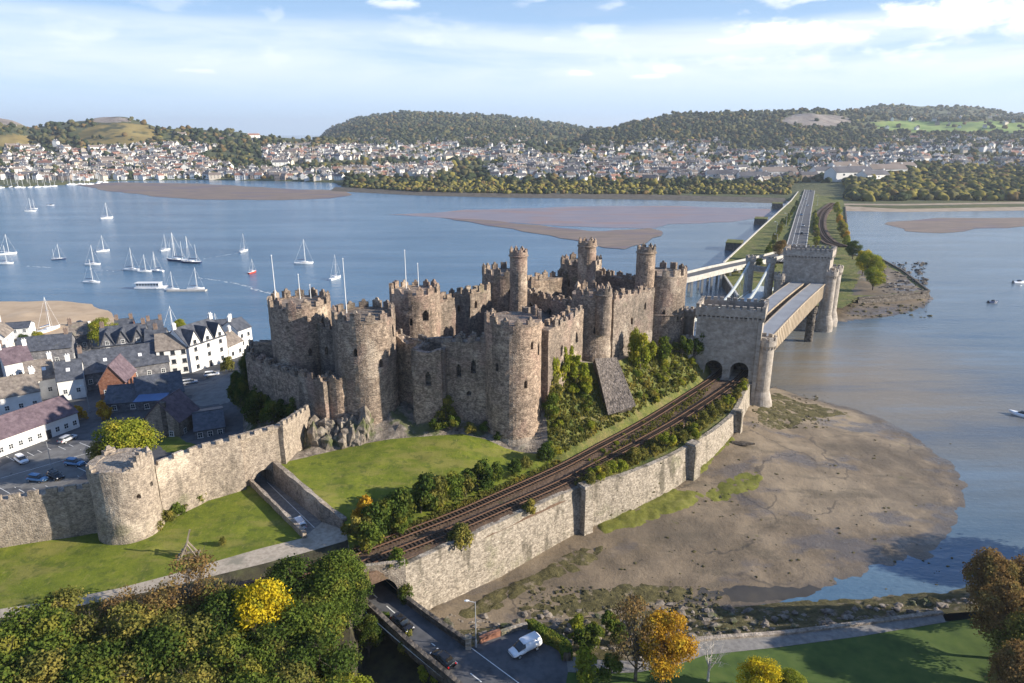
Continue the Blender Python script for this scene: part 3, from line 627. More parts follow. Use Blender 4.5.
def ribbon(name, left, right, mat, kind='structure', thick=0, lift=0):
    Lp = [V3(p) for p in left]; Rp = [V3(p) for p in right]; m = MB()
    up = Vector((0, 0, lift))
    for i in range(len(Lp)-1):
        m.quad(Rp[i]+up, Rp[i+1]+up, Lp[i+1]+up, Lp[i]+up)
        if thick:
            dn = Vector((0, 0, -thick))
            m.quad(Lp[i]+up, Lp[i+1]+up, Lp[i+1]+dn, Lp[i]+dn); m.quad(Rp[i]+dn, Rp[i+1]+dn, Rp[i+1]+up, Rp[i]+up)
    return m.build(name, mat, kind=kind)
def dens(pts, n=6):
    """Catmull-Rom through world points"""
    p = [V3(q) for q in pts]; p = [p[0]*2-p[1]] + p + [p[-1]*2-p[-2]]; out = []
    for i in range(1, len(p)-2):
        for k in range(n):
            t = k/n; a, b, c_, d = p[i-1:i+3]
            out.append(.5*((2*b) + (c_-a)*t + (2*a-5*b+4*c_-d)*t*t + (3*b-a-3*c_+d)*t**3))
    out.append(p[-2]); return out
def offs(line, o, dz=0.0):
    res = []
    for i, p in enumerate(line):
        a = line[max(0, i-1)]; b = line[min(len(line)-1, i+1)]; n = Vector(((b-a).y, -(b-a).x, 0)).normalized()
        res.append(p + n*o + Vector((0, 0, dz)))
    return res
def dashes(name, line, o, w, on, off, lift, mat=None):
    L_ = offs(line, o); m = MB(); d = 0.0; pos = []
    for a, b in zip(L_, L_[1:]):
        ln = (b-a).length; k = 0.0
        while k < ln:
            ph = (d+k) % (on+off) if off else 0
            rem = (on-ph) if ph < on else 0
            if not off: rem = ln-k
            if rem > 0.05:
                e = min(ln, k+rem); p = a.lerp(b, k/ln); q = a.lerp(b, e/ln); n = Vector(((b-a).y, -(b-a).x, 0)).normalized()*w/2; up = Vector((0, 0, lift))
                m.quad(p-n+up, q-n+up, q+n+up, p+n+up); k = e
            else: k += (on+off) - ph
            k += 1e-4
        d += ln
    return m.build(name, mat or M['paint'], kind='structure')
croad = dens([(786, 262, 5.3), (795, 250, 5.2), (800, 230, 5.0), (804, 212, 4.8), (808, 197, 4.6), (811, 184, 5)], 5)
ribbon('road', offs(croad, -6.2), offs(croad, 6.2), M['asphalt'], thick=1.5)
ribbon('road_kerb', offs(croad, -6.2, .12), offs(croad, -5.6, .12), M['concrete'], thick=.2); ribbon('road_kerb', offs(croad, 5.6, .12), offs(croad, 6.2, .12), M['concrete'], thick=.2)
dashes('road_marking', croad, 0, .3, 4, 4, .02); dashes('road_marking', croad, -2.9, .2, 9, 0, .02)
crail = dens([(842, 246, 5.0), (829, 241, 5.0), (821, 231, 5.0), (820, 220, 4.9), (824, 211, 4.8), (834, 203, 4.6)], 6)
ribbon('railway_bed', offs(crail, -5), offs(crail, 5), M['ballast'], thick=1.5)

M['creek'] = mk('wet_shaded_creek_mud', [(.035, .032, .026), (.06, .052, .04), (.085, .072, .052)], .15, 8, rough=.32, bump=.5, bump_d=.2, spec=.4)  # wet mud colour darkened to hold the shade over the creek
# castle rock, ward, slope and lawn -------------------------------------------------
V2, V3a, V3b, V4, V5, V6 = (541, 383, 22.4), (572, 361, 24.6), (590, 363, 23.4), (611, 364, 21.8), (640, 352, 20.2), (690, 352, 18.0)
RLe = [(a, b, zr(a)-.2) for a, b in ((560, 464), (622, 431), (660, 409), (695, 388), (706, 379))]
lawn_top = [(333, 451, 13.4), (362, 444, 14.1), (391, 439, 14.7), (430, 436, 14.8), (462, 434, 14.8), (488, 440, 14.2), (505, 448, 12.9), (520, 452, 12.2), (548, 455, 12.2)]
cutR = [P(275, 484, 10.3), P(322, 522, 11.3), P(345, 529, 11.8)]
lw = [Vector((p.x, p.y, z)) for p, z in zip(cutR, (14.4, 14.2, 13.0))]
north = [Vector((TP[k][0].x, TP[k][0].y, z)) for k, z in (('KG', 19), ('CH', 20), ('ST', 21), ('KI', 20), ('NW', 17))]
north[0] = north[0] + Vector((0, 4, 0))
skN = [north[0] + Vector((22, 4, -19.5)), north[0] + Vector((8, 24, -19.5)), north[1] + Vector((8, 20, -20.5)), north[2] + Vector((-6, 22, -21.5)), north[3] + Vector((-12, 24, -20.5)), north[4] + Vector((-16, 22, -14))]
rock = patch('castle_rock', [lw[0]] + lawn_top + [(547, 425, 16.2), V2, V3a, V3b, V4, V5, V6] + north + [(247, 372, 11), (243, 405, 10.5), (243, 432, 10.5), (262, 455, 11.5)], M['rock'], 1.6,
    ctrl=[(262, 402, 15.5), (285, 407, 16.5), (300, 412, 17.3), (318, 422, 16.8), (335, 424, 17.0), (350, 420, 18), (365, 415, 18.8), (392, 412, 18.8), (429, 406, 19.1), (465, 419, 16.3), (430, 420, 17), (400, 425, 16.8), (340, 437, 15), (495, 433, 14.6), (512, 447, 12.6), (530, 449, 12.4),
          (430, 350, 22), (480, 350, 22), (520, 345, 22), (560, 335, 22), (600, 325, 22), (640, 330, 21.5), (460, 380, 22), (410, 370, 21), (540, 360, 22)], amp=1.3, nsc=.22)
patch('castle_rock', north + list(reversed(skN[1:])) , M['rough_grass'], 5, amp=.6)
slope = patch('castle_bank', [(548, 455, 12.2), (552, 461, 11.8)] + RLe + [(712, 372, 11), (700, 352, 17.4), V6, V5, V4, V3b, V3a, V2, (547, 425, 16.2)], M['rough_grass'], 1.5,
    ctrl=[(600, 400, 16.5), (640, 385, 15.5), (575, 420, 14.5), (670, 375, 14.6), (625, 372, 19), (565, 395, 19), (585, 380, 20.5)], amp=.9, nsc=.28)
lawn = patch('castle_lawn', [lw[0]] + lawn_top + [(552, 461, 11.8), (560, 464, zr(560)-.2), (500, 489, 11.9), (450, 512, 12), (400, 533, 12.1), (350, 552, 12.1), lw[2], lw[1]], M['grass'], 1.8,
    ctrl=[(400, 500, 12.9), (450, 480, 13.1), (500, 465, 12.5), (380, 475, 13.7), (430, 455, 14.3), (350, 490, 13.5), (360, 520, 12.6)], amp=.3, nsc=.15)
wallbase = [(-300, 590, 12), (0, 545, 12), (88, 530, 12), (117, 520, 12), (147, 519, 12), (206, 499, 12), (245, 486, 12)]
ptop = [(303, 538, 11.8), (262, 548, 12), (220, 560, 12), (170, 575, 12), (120, 588, 12), (60, 600, 12), (0, 609, 12), (-300, 655, 12)]
pbot = [(354, 535, 11.6), (345, 541, 11.8), (300, 554, 12), (262, 564, 12), (225, 573, 12), (170, 587, 12), (120, 598, 12), (60, 609, 12), (0, 618, 12), (-300, 666, 12)]
field = patch('wall_lawn', wallbase + [(254, 485, 12)] + ptop, M['grass'], 2.2, ctrl=[(150, 550, 12.4), (50, 570, 12.2), (230, 520, 12.3)], amp=.25, nsc=.12)
patch('path', [cutR[1], cutR[2], lw[2]+Vector((0.6, 0, -1.2))] + pbot + list(reversed(ptop)), M['path'], 2.5)
patch('lane', [(257, 483, 10.3), cutR[0], cutR[1], (303, 538, 11.8)], M['greypath'], 2.5)
dashes('road_marking', [P(264, 483, 10.3), P(311, 529, 11.55)], -.6, .12, 1.5, 0, .03); dashes('road_marking', [P(266, 488, 10.45), P(313, 526, 11.5)], 1.1, .12, 1.5, 0, .03)
patch('lane', [(257, 483.3, 10.3), (273, 483.3, 10.3), (268, 460, 10), (252, 460, 10)], M['greypath'], 3)
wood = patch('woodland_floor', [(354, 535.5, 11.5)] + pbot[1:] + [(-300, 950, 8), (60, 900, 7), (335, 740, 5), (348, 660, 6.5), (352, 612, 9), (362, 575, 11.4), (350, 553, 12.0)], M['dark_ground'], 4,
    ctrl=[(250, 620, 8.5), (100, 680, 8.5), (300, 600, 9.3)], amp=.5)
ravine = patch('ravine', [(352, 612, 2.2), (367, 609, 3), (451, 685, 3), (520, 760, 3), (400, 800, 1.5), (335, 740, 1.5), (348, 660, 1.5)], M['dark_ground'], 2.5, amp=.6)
m = MB(); pp = [(362, 575, 11.4), (352, 612, 9), (348, 660, 6.5), (335, 740, 5)]; zz = [2, 2, 1.5, 1.5]
for i in range(3):
    a, b = V3(pp[i]), V3(pp[i+1]); m.quad(a, b, Vector((b.x+1.5, b.y, zz[i+1]-.5)), Vector((a.x+1.5, a.y, zz[i]-.5)))
m.build('ravine_side', M['dark_ground'], kind='structure')
# road under the railway, junction
rl = [(341, 582, 6.2), (368, 608, 6.2), (410, 647, 6), (453, 684, 6), (530, 752, 6)]; rr = [(370, 572, 6.2), (397, 597, 6.2), (430, 621, 6), (470, 648, 6), (600, 742, 6)]
patch('road', rl + list(reversed(rr)), M['asphalt'], 3)
patch('junction', [(470, 648, 6), (480, 643, 6), (500, 636, 6), (520, 629, 6), (533, 630, 6), (566, 656, 5.8), (568, 672, 5.8), (560, 714, 6)], M['asphalt'], 3)
patch('junction', [(566, 656, 5.8), (600, 660, 5.4), (640, 661, 5), (640, 672, 5), (600, 674, 5.4), (568, 672, 5.8)], M['greypath'], 3)
rc = dens([(355, 577, 6.2), (382.5, 602.5, 6.2), (420, 634, 6), (461, 666, 6), (565, 747, 6)], 4)
dashes('road_marking', rc, 0, .16, 2.2, 2.6, .02); dashes('road_marking', rc, 3.1, .14, 5, 0, .02); dashes('road_marking', rc, -3.3, .12, 5, 0, .02)
# riverside path and lawn at lower right
patch('riverside_path', [(640, 661, 5), (672, 650, 4.6), (700, 641, 4.2), (780, 635, 3.5), (860, 625, 3.5), (942, 614, 3.5), (946, 622, 3.5), (862, 636, 3.5), (780, 647, 3.5), (705, 655, 4.2), (680, 664, 4.6), (640, 672, 5)], M['greypath'], 3)
rlawn = patch('riverside_lawn', [(568, 672, 5.75), (600, 674, 5.35), (640, 672, 4.95), (680, 664, 4.55), (705, 655, 4.15), (780, 647, 3.45), (862, 636, 3.45), (946, 622, 3.45), (1100, 600, 3.5), (1300, 800, 3.5), (560, 800, 6), (560, 714, 6)], M['shade_grass'], 3, amp=.2)
# mud of the foreshore and the rocky bank
mudline = [(420, 613, 3.4), (450, 631, 3.0), (500, 627, 2), (560, 621, 1.5), (640, 612, .8), (682, 606, 0)]
mud = patch('mudflat', [(400, 585, 3.6), (426, 600, 2.0), (500, 568, 1.6), (582, 524, 2.4), (636, 498, 3), (684, 472, 3.4), (731, 424, 5.8), (748, 398, 4.2), (762, 392, 2.4), (776, 386, -.2), (800, 396, -.08), (835, 403, -.08), (870, 412, -.08), (907, 429, -.08), (941, 450, -.08), (964, 468, -.08), (973, 487, -.08), (969, 508, -.08), (957, 535, -.08), (937, 562, -.08), (905, 578, -.3), (860, 590, -.2), (800, 600, -.05), (750, 606, .05), (710, 608, .05)] + list(reversed(mudline)), M['mud'], 1.3,
    ctrl=[(430, 612, 2.0), (502, 580, 1.4), (586, 535, 2.2), (640, 508, 2.9), (692, 482, 3.2), (738, 433, 5.6), (752, 412, 3.6), (850, 455, 1.2), (800, 500, 1), (900, 490, .8), (940, 470, .35), (952, 500, .35), (900, 445, .45), (860, 425, .5), (750, 540, 1), (700, 565, .9), (650, 545, 1.3), (600, 570, 1.3), (720, 500, 1.2), (785, 430, 1.4), (560, 600, 1.3), (490, 605, 1.9), (860, 550, .5), (920, 530, .4)], amp=.2, nsc=.25, wob=.35)
bank = patch('rocky_bank', mudline + [(710, 608, .05), (750, 606, .05), (800, 600, -.05), (860, 596, -.3), (940, 591, -.3), (980, 580, -.3), (1060, 560, -.3), (1200, 540, -.3), (1200, 590, 3.5), (1100, 600, 3.5), (946, 613.9, 3.5), (860, 625, 3.5), (780, 635, 3.5), (700, 641, 4.2), (672, 650, 4.6), (640, 661, 5), (600, 660, 5.4), (566, 656, 5.8), (533, 630, 5.9), (520, 629, 5.9), (500, 636, 5.9), (480, 643, 5.9), (470, 648, 5.9), (430, 621, 5.9), (400, 598, 5.9)], M['seaweed'], 1.5,
    ctrl=[(560, 635, 3.2), (620, 638, 2.6)], amp=1.0, nsc=.5)
# town ground and quay
town_g = patch('town_ground', [(-320, 575, 8.5), (0, 535, 8.5), (88, 522, 8.5), (147, 512, 8.5), (206, 490, 9), (245, 478, 9.5), (262, 455, 11.4), (243, 432, 10.5), (243, 405, 10.5), (247, 372, 11), (262, 352, 5), (252, 343, 3.5), (200, 337, 3), (120, 335, 3), (60, 338, 3), (0, 342, 3), (-300, 350, 3)], M['asphalt'], 5,
    ctrl=[(60, 440, 8), (30, 470, 8), (150, 400, 8), (100, 370, 6.5), (200, 385, 7), (220, 420, 8.5)], amp=.1)
skirt('quay_wall', [(262, 352, 4.9), (252, 343, 3.4), (200, 337, 2.9), (120, 335, 2.9), (60, 338, 2.9), (0, 342, 2.9), (-300, 350, 2.9)], -1, M['stone_dark'], .3, 'low quay wall edging the harbour behind the town houses', 'quay wall', cap=.5)

from mathutils.bvhtree import BVHTree
gv, gf = [], []
for o in scene.objects:
    if o.type == 'MESH' and o.name.split('.')[0] in ('castle_rock', 'castle_bank', 'castle_lawn', 'wall_lawn', 'path', 'lane', 'woodland_floor', 'ravine', 'road', 'junction', 'riverside_path', 'riverside_lawn', 'mudflat', 'rocky_bank', 'town_ground', 'causeway', 'islet_shore', 'sandbank'):
        k = len(gv); gv += [tuple(v.co) for v in o.data.vertices]; gf += [tuple(i+k for i in p.vertices) for p in o.data.polygons]
BV = BVHTree.FromPolygons(gv, gf)
def gz(x, y, default=0.0):
    h = BV.ray_cast(Vector((x, y, 120)), Vector((0, 0, -1)), 200)
    return h[0].z if h[0] is not None else default
def G(px, py):
    u, dy, dz = ray(px, py); h = BV.ray_cast(Vector((0, 0, CAMZ)), Vector((u, dy, dz)).normalized(), 3000)
    return h[0] if h[0] is not None else P(px, py, 0)
def drape(name, outline, mat, res, off=.06, wob=1.0, amp=0.0, nsc=.5, kind='structure', edge=.0, **kw):
    pts = [G(a, b) for a, b in outline]; pts = [Vector((p.x, p.y, 0)) for p in pts]
    o = patch(name, pts, mat, res, wob=wob, kind=kind, **kw); me = o.data
    cnt = {}
    for e in me.polygons:
        for a, b in zip(e.vertices, list(e.vertices[1:]) + [e.vertices[0]]): cnt[frozenset((a, b))] = cnt.get(frozenset((a, b)), 0)+1
    bd = set(i for e, c_ in cnt.items() if c_ == 1 for i in e)
    for v in me.vertices:
        z = gz(v.co.x, v.co.y); h = -.05 if v.index in bd else off + amp*max(-.3, mnoise.fractal(Vector((v.co.x*nsc, v.co.y*nsc, 0)), .9, 2, 4))
        v.co.z = z + h
    me.update(); return o
drape('car_park', [(-60, 500), (0, 464), (60, 444), (92, 442), (90, 470), (78, 488), (0, 492), (-60, 520)], M['asphalt_pale'], 3, .05, wob=0)
drape('yard', [(176, 386), (196, 380), (228, 366), (240, 372), (236, 400), (206, 412), (184, 404)], M['asphalt_pale'], 3, .05, wob=.5)
drape('grass_plot', [(146, 438), (178, 436), (200, 446), (186, 452), (165, 453)], M['grass'], 1.5, .15, wob=.5)
drape('seaweed', [(597, 524), (615, 508), (640, 498), (668, 488), (690, 490), (705, 496), (690, 508), (660, 518), (630, 528), (605, 534)], M['greenweed'], .9, .15, 1.2, .5, label='clumps of green weed along the retaining wall foot', cat='seaweed', kind='stuff')
drape('seaweed', [(700, 494), (725, 480), (750, 468), (762, 472), (760, 488), (740, 495), (715, 502)], M['greenweed'], .9, .1, 1.2, .4, label='bright green weed patch on the mud near the bridge', cat='seaweed', kind='stuff')
drape('seaweed', [(690, 468), (700, 452), (728, 434), (735, 440), (715, 460), (700, 476)], M['greenweed'], .9, .1, .8, .4, label='strip of green weed under the far end of the retaining wall', cat='seaweed', kind='stuff')
drape('seaweed', [(455, 612), (500, 588), (545, 568), (580, 548), (604, 545), (600, 560), (560, 578), (510, 600), (470, 622)], M['seaweed'], .9, .15, 1.2, .6, label='brown seaweed covered stones below the near retaining wall', cat='seaweed', kind='stuff')
drape('islet_ground', [(850, 296), (858, 272), (880, 262), (902, 274), (924, 291), (885, 295)], M['mud'], 2.5, .12, 2)
drape('wet_shaded_creek', [(664, 600), (700, 586), (760, 582), (820, 584), (880, 578), (925, 566), (905, 577), (860, 589), (800, 599), (750, 605), (700, 606)], M['creek'], 1.6, .05, 1.2)  # wet mud sheet, its dark tone painting in tree shade and reflections
drape('seaweed', [(752, 410), (775, 392), (800, 402), (850, 412), (800, 425), (778, 430), (760, 424)], M['seaweed'], 1.0, .12, 1.5, .5, label='dark weedy stones at the foot of the bridge turret', cat='seaweed', kind='stuff')
drape('seaweed', [(520, 608), (560, 596), (620, 584), (680, 586), (700, 596), (660, 606), (600, 612), (540, 620)], M['seaweed'], .9, .12, 1.2, .5, label='brown weedy rocks along the lower edge of the mud', cat='seaweed', kind='stuff')
# ------------------------------------------------------------------ masonry builders
def grid_faces(mb, grid, wins, winmbs, inward, depth=.9, mi=0):
    """grid[i][j] points (i along, j up); wins (i0,i1,j0,j1) are pushed inward as blind recesses, each in a mesh of its own"""
    nu, nv = len(grid)-1, len(grid[0])-1; skip = set()
    for (i0, i1, j0, j1) in wins:
        for i in range(i0, i1):
            for j in range(j0, j1): skip.add((i, j))
    o = len(mb.v)
    for i in range(nu+1): mb.v += [tuple(p) for p in grid[i]]
    for i in range(nu):
        for j in range(nv):
            if (i, j) in skip: continue
            a = o + i*(nv+1) + j; mb.f.append((a, a+nv+1, a+nv+2, a+1)); mb.m.append(mi)
    for (i0, i1, j0, j1) in wins:
        c_ = [grid[i0][j0], grid[i1][j0], grid[i1][j1], grid[i0][j1]]; top = (Vector(c_[2])+Vector(c_[3]))/2
        w = MB(); iv = [inward(i0), inward(i1), inward(i1), inward(i0)]
        b = [Vector(p) + q*depth for p, q in zip(c_, iv)]
        # perimeter reveals; the back is coloured dark to stand in for interior shade
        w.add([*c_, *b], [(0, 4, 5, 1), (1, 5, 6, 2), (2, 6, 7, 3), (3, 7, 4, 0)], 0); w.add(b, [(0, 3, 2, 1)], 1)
        # corner pieces turn the head into a pointed arch
        h = (Vector(c_[3])-Vector(c_[0])).length; kx = .42
        for s0, s1 in ((3, 2), (2, 3)):
            A = Vector(c_[s0]); Bq = A.lerp(Vector(c_[s1]), kx); Cq = A.lerp(Vector(c_[0 if s0 == 3 else 1]), .30); push = iv[0]*.04
            w.add([A+push, Bq+push, Cq+push], [(0, 1, 2)], 0)
        winmbs.append(w)
def jit(p, a, sc=.5): return Vector((mnoise.noise(Vector(p)*sc), mnoise.noise(Vector(p)*sc + Vector((9, 5, 2))), 0))*a
def round_tower(name, parent, c_, r, zb, zt, mats, wins=(), merl=13, mh=1.9, mth=.75, ruin=.5, seg=48, hollow=6.5, batter=.05, skip_merl=(), wall_t=1.5, rubble=True, corbel=False, bands=(), ztfun=None, obj_parent_top=None):
    nv = max(3, int((zt-zb)/.9)); grid = []; cx, cy = c_.x, c_.y
    camd = math.atan2(-cy, -cx)
    for i in range(seg+1):
        t = camd + 2*math.pi*(i % seg)/seg; col = []
        for j in range(nv+1):
            f = j/nv; z = zb + (zt-zb)*f
            rr = r*(1 + batter*(1-f)**3); p = Vector((cx + rr*math.cos(t), cy + rr*math.sin(t), z))
            q = mnoise.noise(Vector((p.x*.35, p.y*.35, z*.35)))*.16 + mnoise.noise(p*1.3)*.07
            if ruin and j == nv: p.z += mnoise.noise(Vector((p.x*.9, p.y*.9, 0)))*.35*ruin
            p.x += math.cos(t)*q; p.y += math.sin(t)*q; col.append(p)
        grid.append(col)
    W = []
    for (deg, z, w_, h_) in wins:      # deg: to the right (+) of the face turned to the river bank path
        i0 = int(round((R(deg)/(2*math.pi))*seg)) % seg; j0 = int((z-zb)/(zt-zb)*nv)
        W.append((i0, i0+w_, j0, min(nv-1, j0+h_)))
    m = MB(); wm = []
    grid_faces(m, grid, W, wm, lambda i: -Vector((math.cos(camd+2*math.pi*i/seg), math.sin(camd+2*math.pi*i/seg), 0)), 1.2)
    # parapet top, inner face and a sunken floor coloured dark for interior shade
    ri = r-wall_t; o = len(m.v)
    for i in range(seg):
        t = camd + 2*math.pi*i/seg; g = grid[i][-1]; m.v += [tuple(g), (cx+ri*math.cos(t), cy+ri*math.sin(t), g.z), (cx+ri*math.cos(t), cy+ri*math.sin(t), zt-hollow)]
    for i in range(seg):
        a, b = o+i*3, o+((i+1) % seg)*3
        m.f += [(a, b, b+1, a+1), (a+1, b+1, b+2, a+2)]; m.m += [0, 0]
    m.f.append(tuple(o+i*3+2 for i in range(seg))); m.m.append(1)
    for bz in bands: m.lathe(cx, cy, [(r+.05, bz-.25), (r+.28, bz-.12), (r+.28, bz+.12), (r+.05, bz+.25)], seg)
    if corbel:
        for i in range(26):
            t = 2*math.pi*i/26; m.box(cx+(r+.15)*math.cos(t), cy+(r+.15)*math.sin(t), zt-.7, .5, .3, .6, t)
    ob = m.build(name, mats, parent)
    b = MB(); rg = random.Random(int(cx*10+cy*7))
    b.lathe(cx, cy, [(r+.05, zt-.55), (r+.05, zt-.1)], seg)
    for k in range(merl):
        if k in skip_merl: continue
        t0 = camd + 2*math.pi*(k+.1)/merl; sp = 2*math.pi/merl*rg.uniform(.55, .68)
        hh = mh*(1 - ruin*rg.random()*.75); n = 4
        for q in range(n):
            ta, tb = t0+sp*q/n, t0+sp*(q+1)/n; tm = (ta+tb)/2
            hq = hh*(1 - ruin*.25*rg.random()) if rubble else hh
            vs = []
            for z in (zt-.4, zt+hq):
                for (tt, rr) in ((ta, r+.03), (tb, r+.03), (tb, r-mth), (ta, r-mth)):
                    e = .06*mnoise.noise(Vector((tt*9, z, rr))); vs.append((cx+(rr+e)*math.cos(tt), cy+(rr+e)*math.sin(tt), z))
            b.add(vs, [(0, 1, 5, 4), (1, 2, 6, 5), (2, 3, 7, 6), (3, 0, 4, 7), (4, 5, 6, 7)])
        if ruin > .2 and rg.random() < .75:   # cap stone leaning to a point
            tm = t0+sp/2; b.box(cx+(r-mth/2)*math.cos(tm), cy+(r-mth/2)*math.sin(tm), zt+hh+.22, mth*.8, r*sp*.5, .6, tm, 0, .45)
    b.build('battlement', mats, ob)
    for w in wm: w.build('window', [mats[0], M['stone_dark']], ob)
    return ob
def wall_run(name, parent, a, b, zb0, zb1, zt0, zt1, th, mats, wins=(), merl=True, ruin=.4, pitch=2.6, mh=1.6, step=1.0, side=None, mth=.6, both=True, flag=None, caps=True, topnoise=0.0, par_name='battlement'):
    a = Vector((a.x, a.y, 0)); b = Vector((b.x, b.y, 0)); d = (b-a); ln = d.length; d.normalize(); n = Vector((d.y, -d.x, 0))
    if n.dot(-(a+b)/2) < 0: n = -n            # outer face: towards the river bank path
    if side: n = n*side
    nu = max(2, int(ln/step)); hmax = max(zt0-zb0, zt1-zb1); nv = max(2, int(hmax/step))
    def tp(f): return zt0+(zt1-zt0)*f + topnoise*mnoise.fractal(Vector((f*ln*.25, zt0, a.x)), .9, 2, 4)
    def G_(off, sgn):
        g = []
        for i in range(nu+1):
            f = i/nu; zl = zb0+(zb1-zb0)*f; zh = tp(f); col = []
            for j in range(nv+1):
                p = a + d*(ln*f) + n*off; p.z = zl+(zh-zl)*j/nv
                q = mnoise.noise(p*.3)*.2 + mnoise.noise(p*1.2)*.08 if 0 < j < nv+1 else 0
                col.append(p + n*q*sgn)
            g.append(col)
        return g
    m = MB(); wm = []; W = []
    for (f, z, w_, h_) in wins:
        i0 = int(f*nu); zl = zb0+(zb1-zb0)*f; j0 = int((z-zl)/(tp(f)-zl)*nv); W.append((i0, min(nu, i0+w_), max(0, j0), min(nv-1, j0+h_)))
    g1 = G_(th/2, 1); g2 = G_(-th/2, -1)
    grid_faces(m, g1, W, wm, lambda i: -n, min(1.0, th*.6)); grid_faces(m, g2, [], [], lambda i: n)
    o = len(m.v)
    for i in range(nu+1): m.v += [tuple(g1[i][-1]), tuple(g2[i][-1])]
    for i in range(nu): m.f.append((o+2*i, o+2*i+2, o+2*i+3, o+2*i+1)); m.m.append(0)
    for e in (0, -1):
        o = len(m.v); m.v += [tuple(p) for p in g1[e]] + [tuple(p) for p in g2[e]]; k = nv+1
        for j in range(nv): m.f.append((o+j, o+j+1, o+k+j+1, o+k+j)); m.m.append(0)
    ob = m.build(name, mats, parent)
    if merl:
        rg = random.Random(int(a.x*13+b.y*5)); nm = max(1, int(ln/pitch))
        for off in ((th/2-mth/2, -th/2+mth/2) if both else (th/2-mth/2,)):
            bm_ = MB()
            for k in range(nu):
                p, q = a + d*ln*(k/nu) + n*off, a + d*ln*((k+1)/nu) + n*off; p.z = tp(k/nu)-.12; q.z = tp((k+1)/nu)-.12; bm_.beam(p, q, mth, .35)
            for k in range(nm):
                f0 = (k+.18)/nm; f1 = (k+.18+rg.uniform(.52, .66))/nm; hh = mh*(1-ruin*rg.random()*.9)
                if rg.random() < ruin*.12: continue
                for q in range(3):
                    fa, fb = f0+(f1-f0)*q/3, f0+(f1-f0)*(q+1)/3; p = a + d*ln*(fa+fb)/2 + n*off; hq = hh*(1-ruin*.3*rg.random()); zz_ = tp((fa+fb)/2)
                    bm_.box(p.x, p.y, zz_-.25+(hq+.3)/2, ln*(fb-fa)*1.0, mth, hq+.3, math.atan2(d.y, d.x), 0, .96)
                if caps and ruin > .2 and rg.random() < .6:
                    p = a + d*ln*(f0+f1)/2 + n*off; bm_.box(p.x, p.y, tp((f0+f1)/2)+hh+.15, ln*(f1-f0)*.5, mth*.8, .5, math.atan2(d.y, d.x), 0, .5)
            bm_.build(par_name, mats, ob)
    for w in wm: w.build('window', [mats[0], M['stone_dark']], ob)
    return ob

# ------------------------------------------------------------------ the castle
ST_ = [M['stone'], M['stone_dark']]
castle = empty('castle', (0, 0, 0), 0, 'huge medieval stone castle with eight round battlemented towers on its rock', 'castle')
def T_(k, zb, wins=(), bands=(), **kw): return round_tower('tower', castle, TP[k][0], TP[k][1], zc(zb)-3, ZT, ST_, wins=[(a, zc(b), c_, d) for a, b, c_, d in wins], bands=[zc(b) for b in bands], **kw)
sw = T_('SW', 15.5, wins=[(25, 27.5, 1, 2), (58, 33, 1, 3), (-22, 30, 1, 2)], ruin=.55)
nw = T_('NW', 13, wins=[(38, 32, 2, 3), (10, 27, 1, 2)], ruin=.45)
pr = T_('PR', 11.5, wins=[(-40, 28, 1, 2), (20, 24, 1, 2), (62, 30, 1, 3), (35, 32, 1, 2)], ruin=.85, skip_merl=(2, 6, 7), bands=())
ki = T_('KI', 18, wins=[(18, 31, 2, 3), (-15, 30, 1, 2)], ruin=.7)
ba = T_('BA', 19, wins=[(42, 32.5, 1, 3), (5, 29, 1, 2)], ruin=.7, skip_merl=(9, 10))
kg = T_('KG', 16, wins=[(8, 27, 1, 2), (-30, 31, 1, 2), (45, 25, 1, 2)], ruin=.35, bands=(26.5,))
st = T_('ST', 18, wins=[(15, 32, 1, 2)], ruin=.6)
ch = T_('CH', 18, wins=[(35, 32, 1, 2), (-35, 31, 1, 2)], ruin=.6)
def turret(k, cx, w, ytop, zt, par):
    zt = zc(zt); f = P(cx, ytop, zt); dep = f.y*CT-(f.z-CAMZ)*ST; r = (w/2)*dep/F; d = Vector((f.x, f.y, 0)).normalized()
    c_ = Vector((f.x, f.y, 0)) + d*r
    return round_tower('turret', par, c_, r, ZT-9, zt, ST_, merl=8, mh=.7, ruin=.25, seg=24, hollow=.8, wall_t=.7, batter=0, mth=.45, bands=(zt-1.0,), rubble=False)
turret('ST', 518.5, 18, 253, 46.0, st)
turret('CH', 587.5, 18.5, 243.5, 46.2, ch)
turret('KG', 646.5, 19, 250, 45.2, kg)
turret('BA', 604, 15, 292, 39.2, ba)
pos = {k: TP[k][0] for k in TP}
def between(k1, k2, e1=.9, e2=.9):
    a, b = pos[k1], pos[k2]; d = (b-a).normalized(); return a + d*TP[k1][1]*e1, b - d*TP[k2][1]*e2
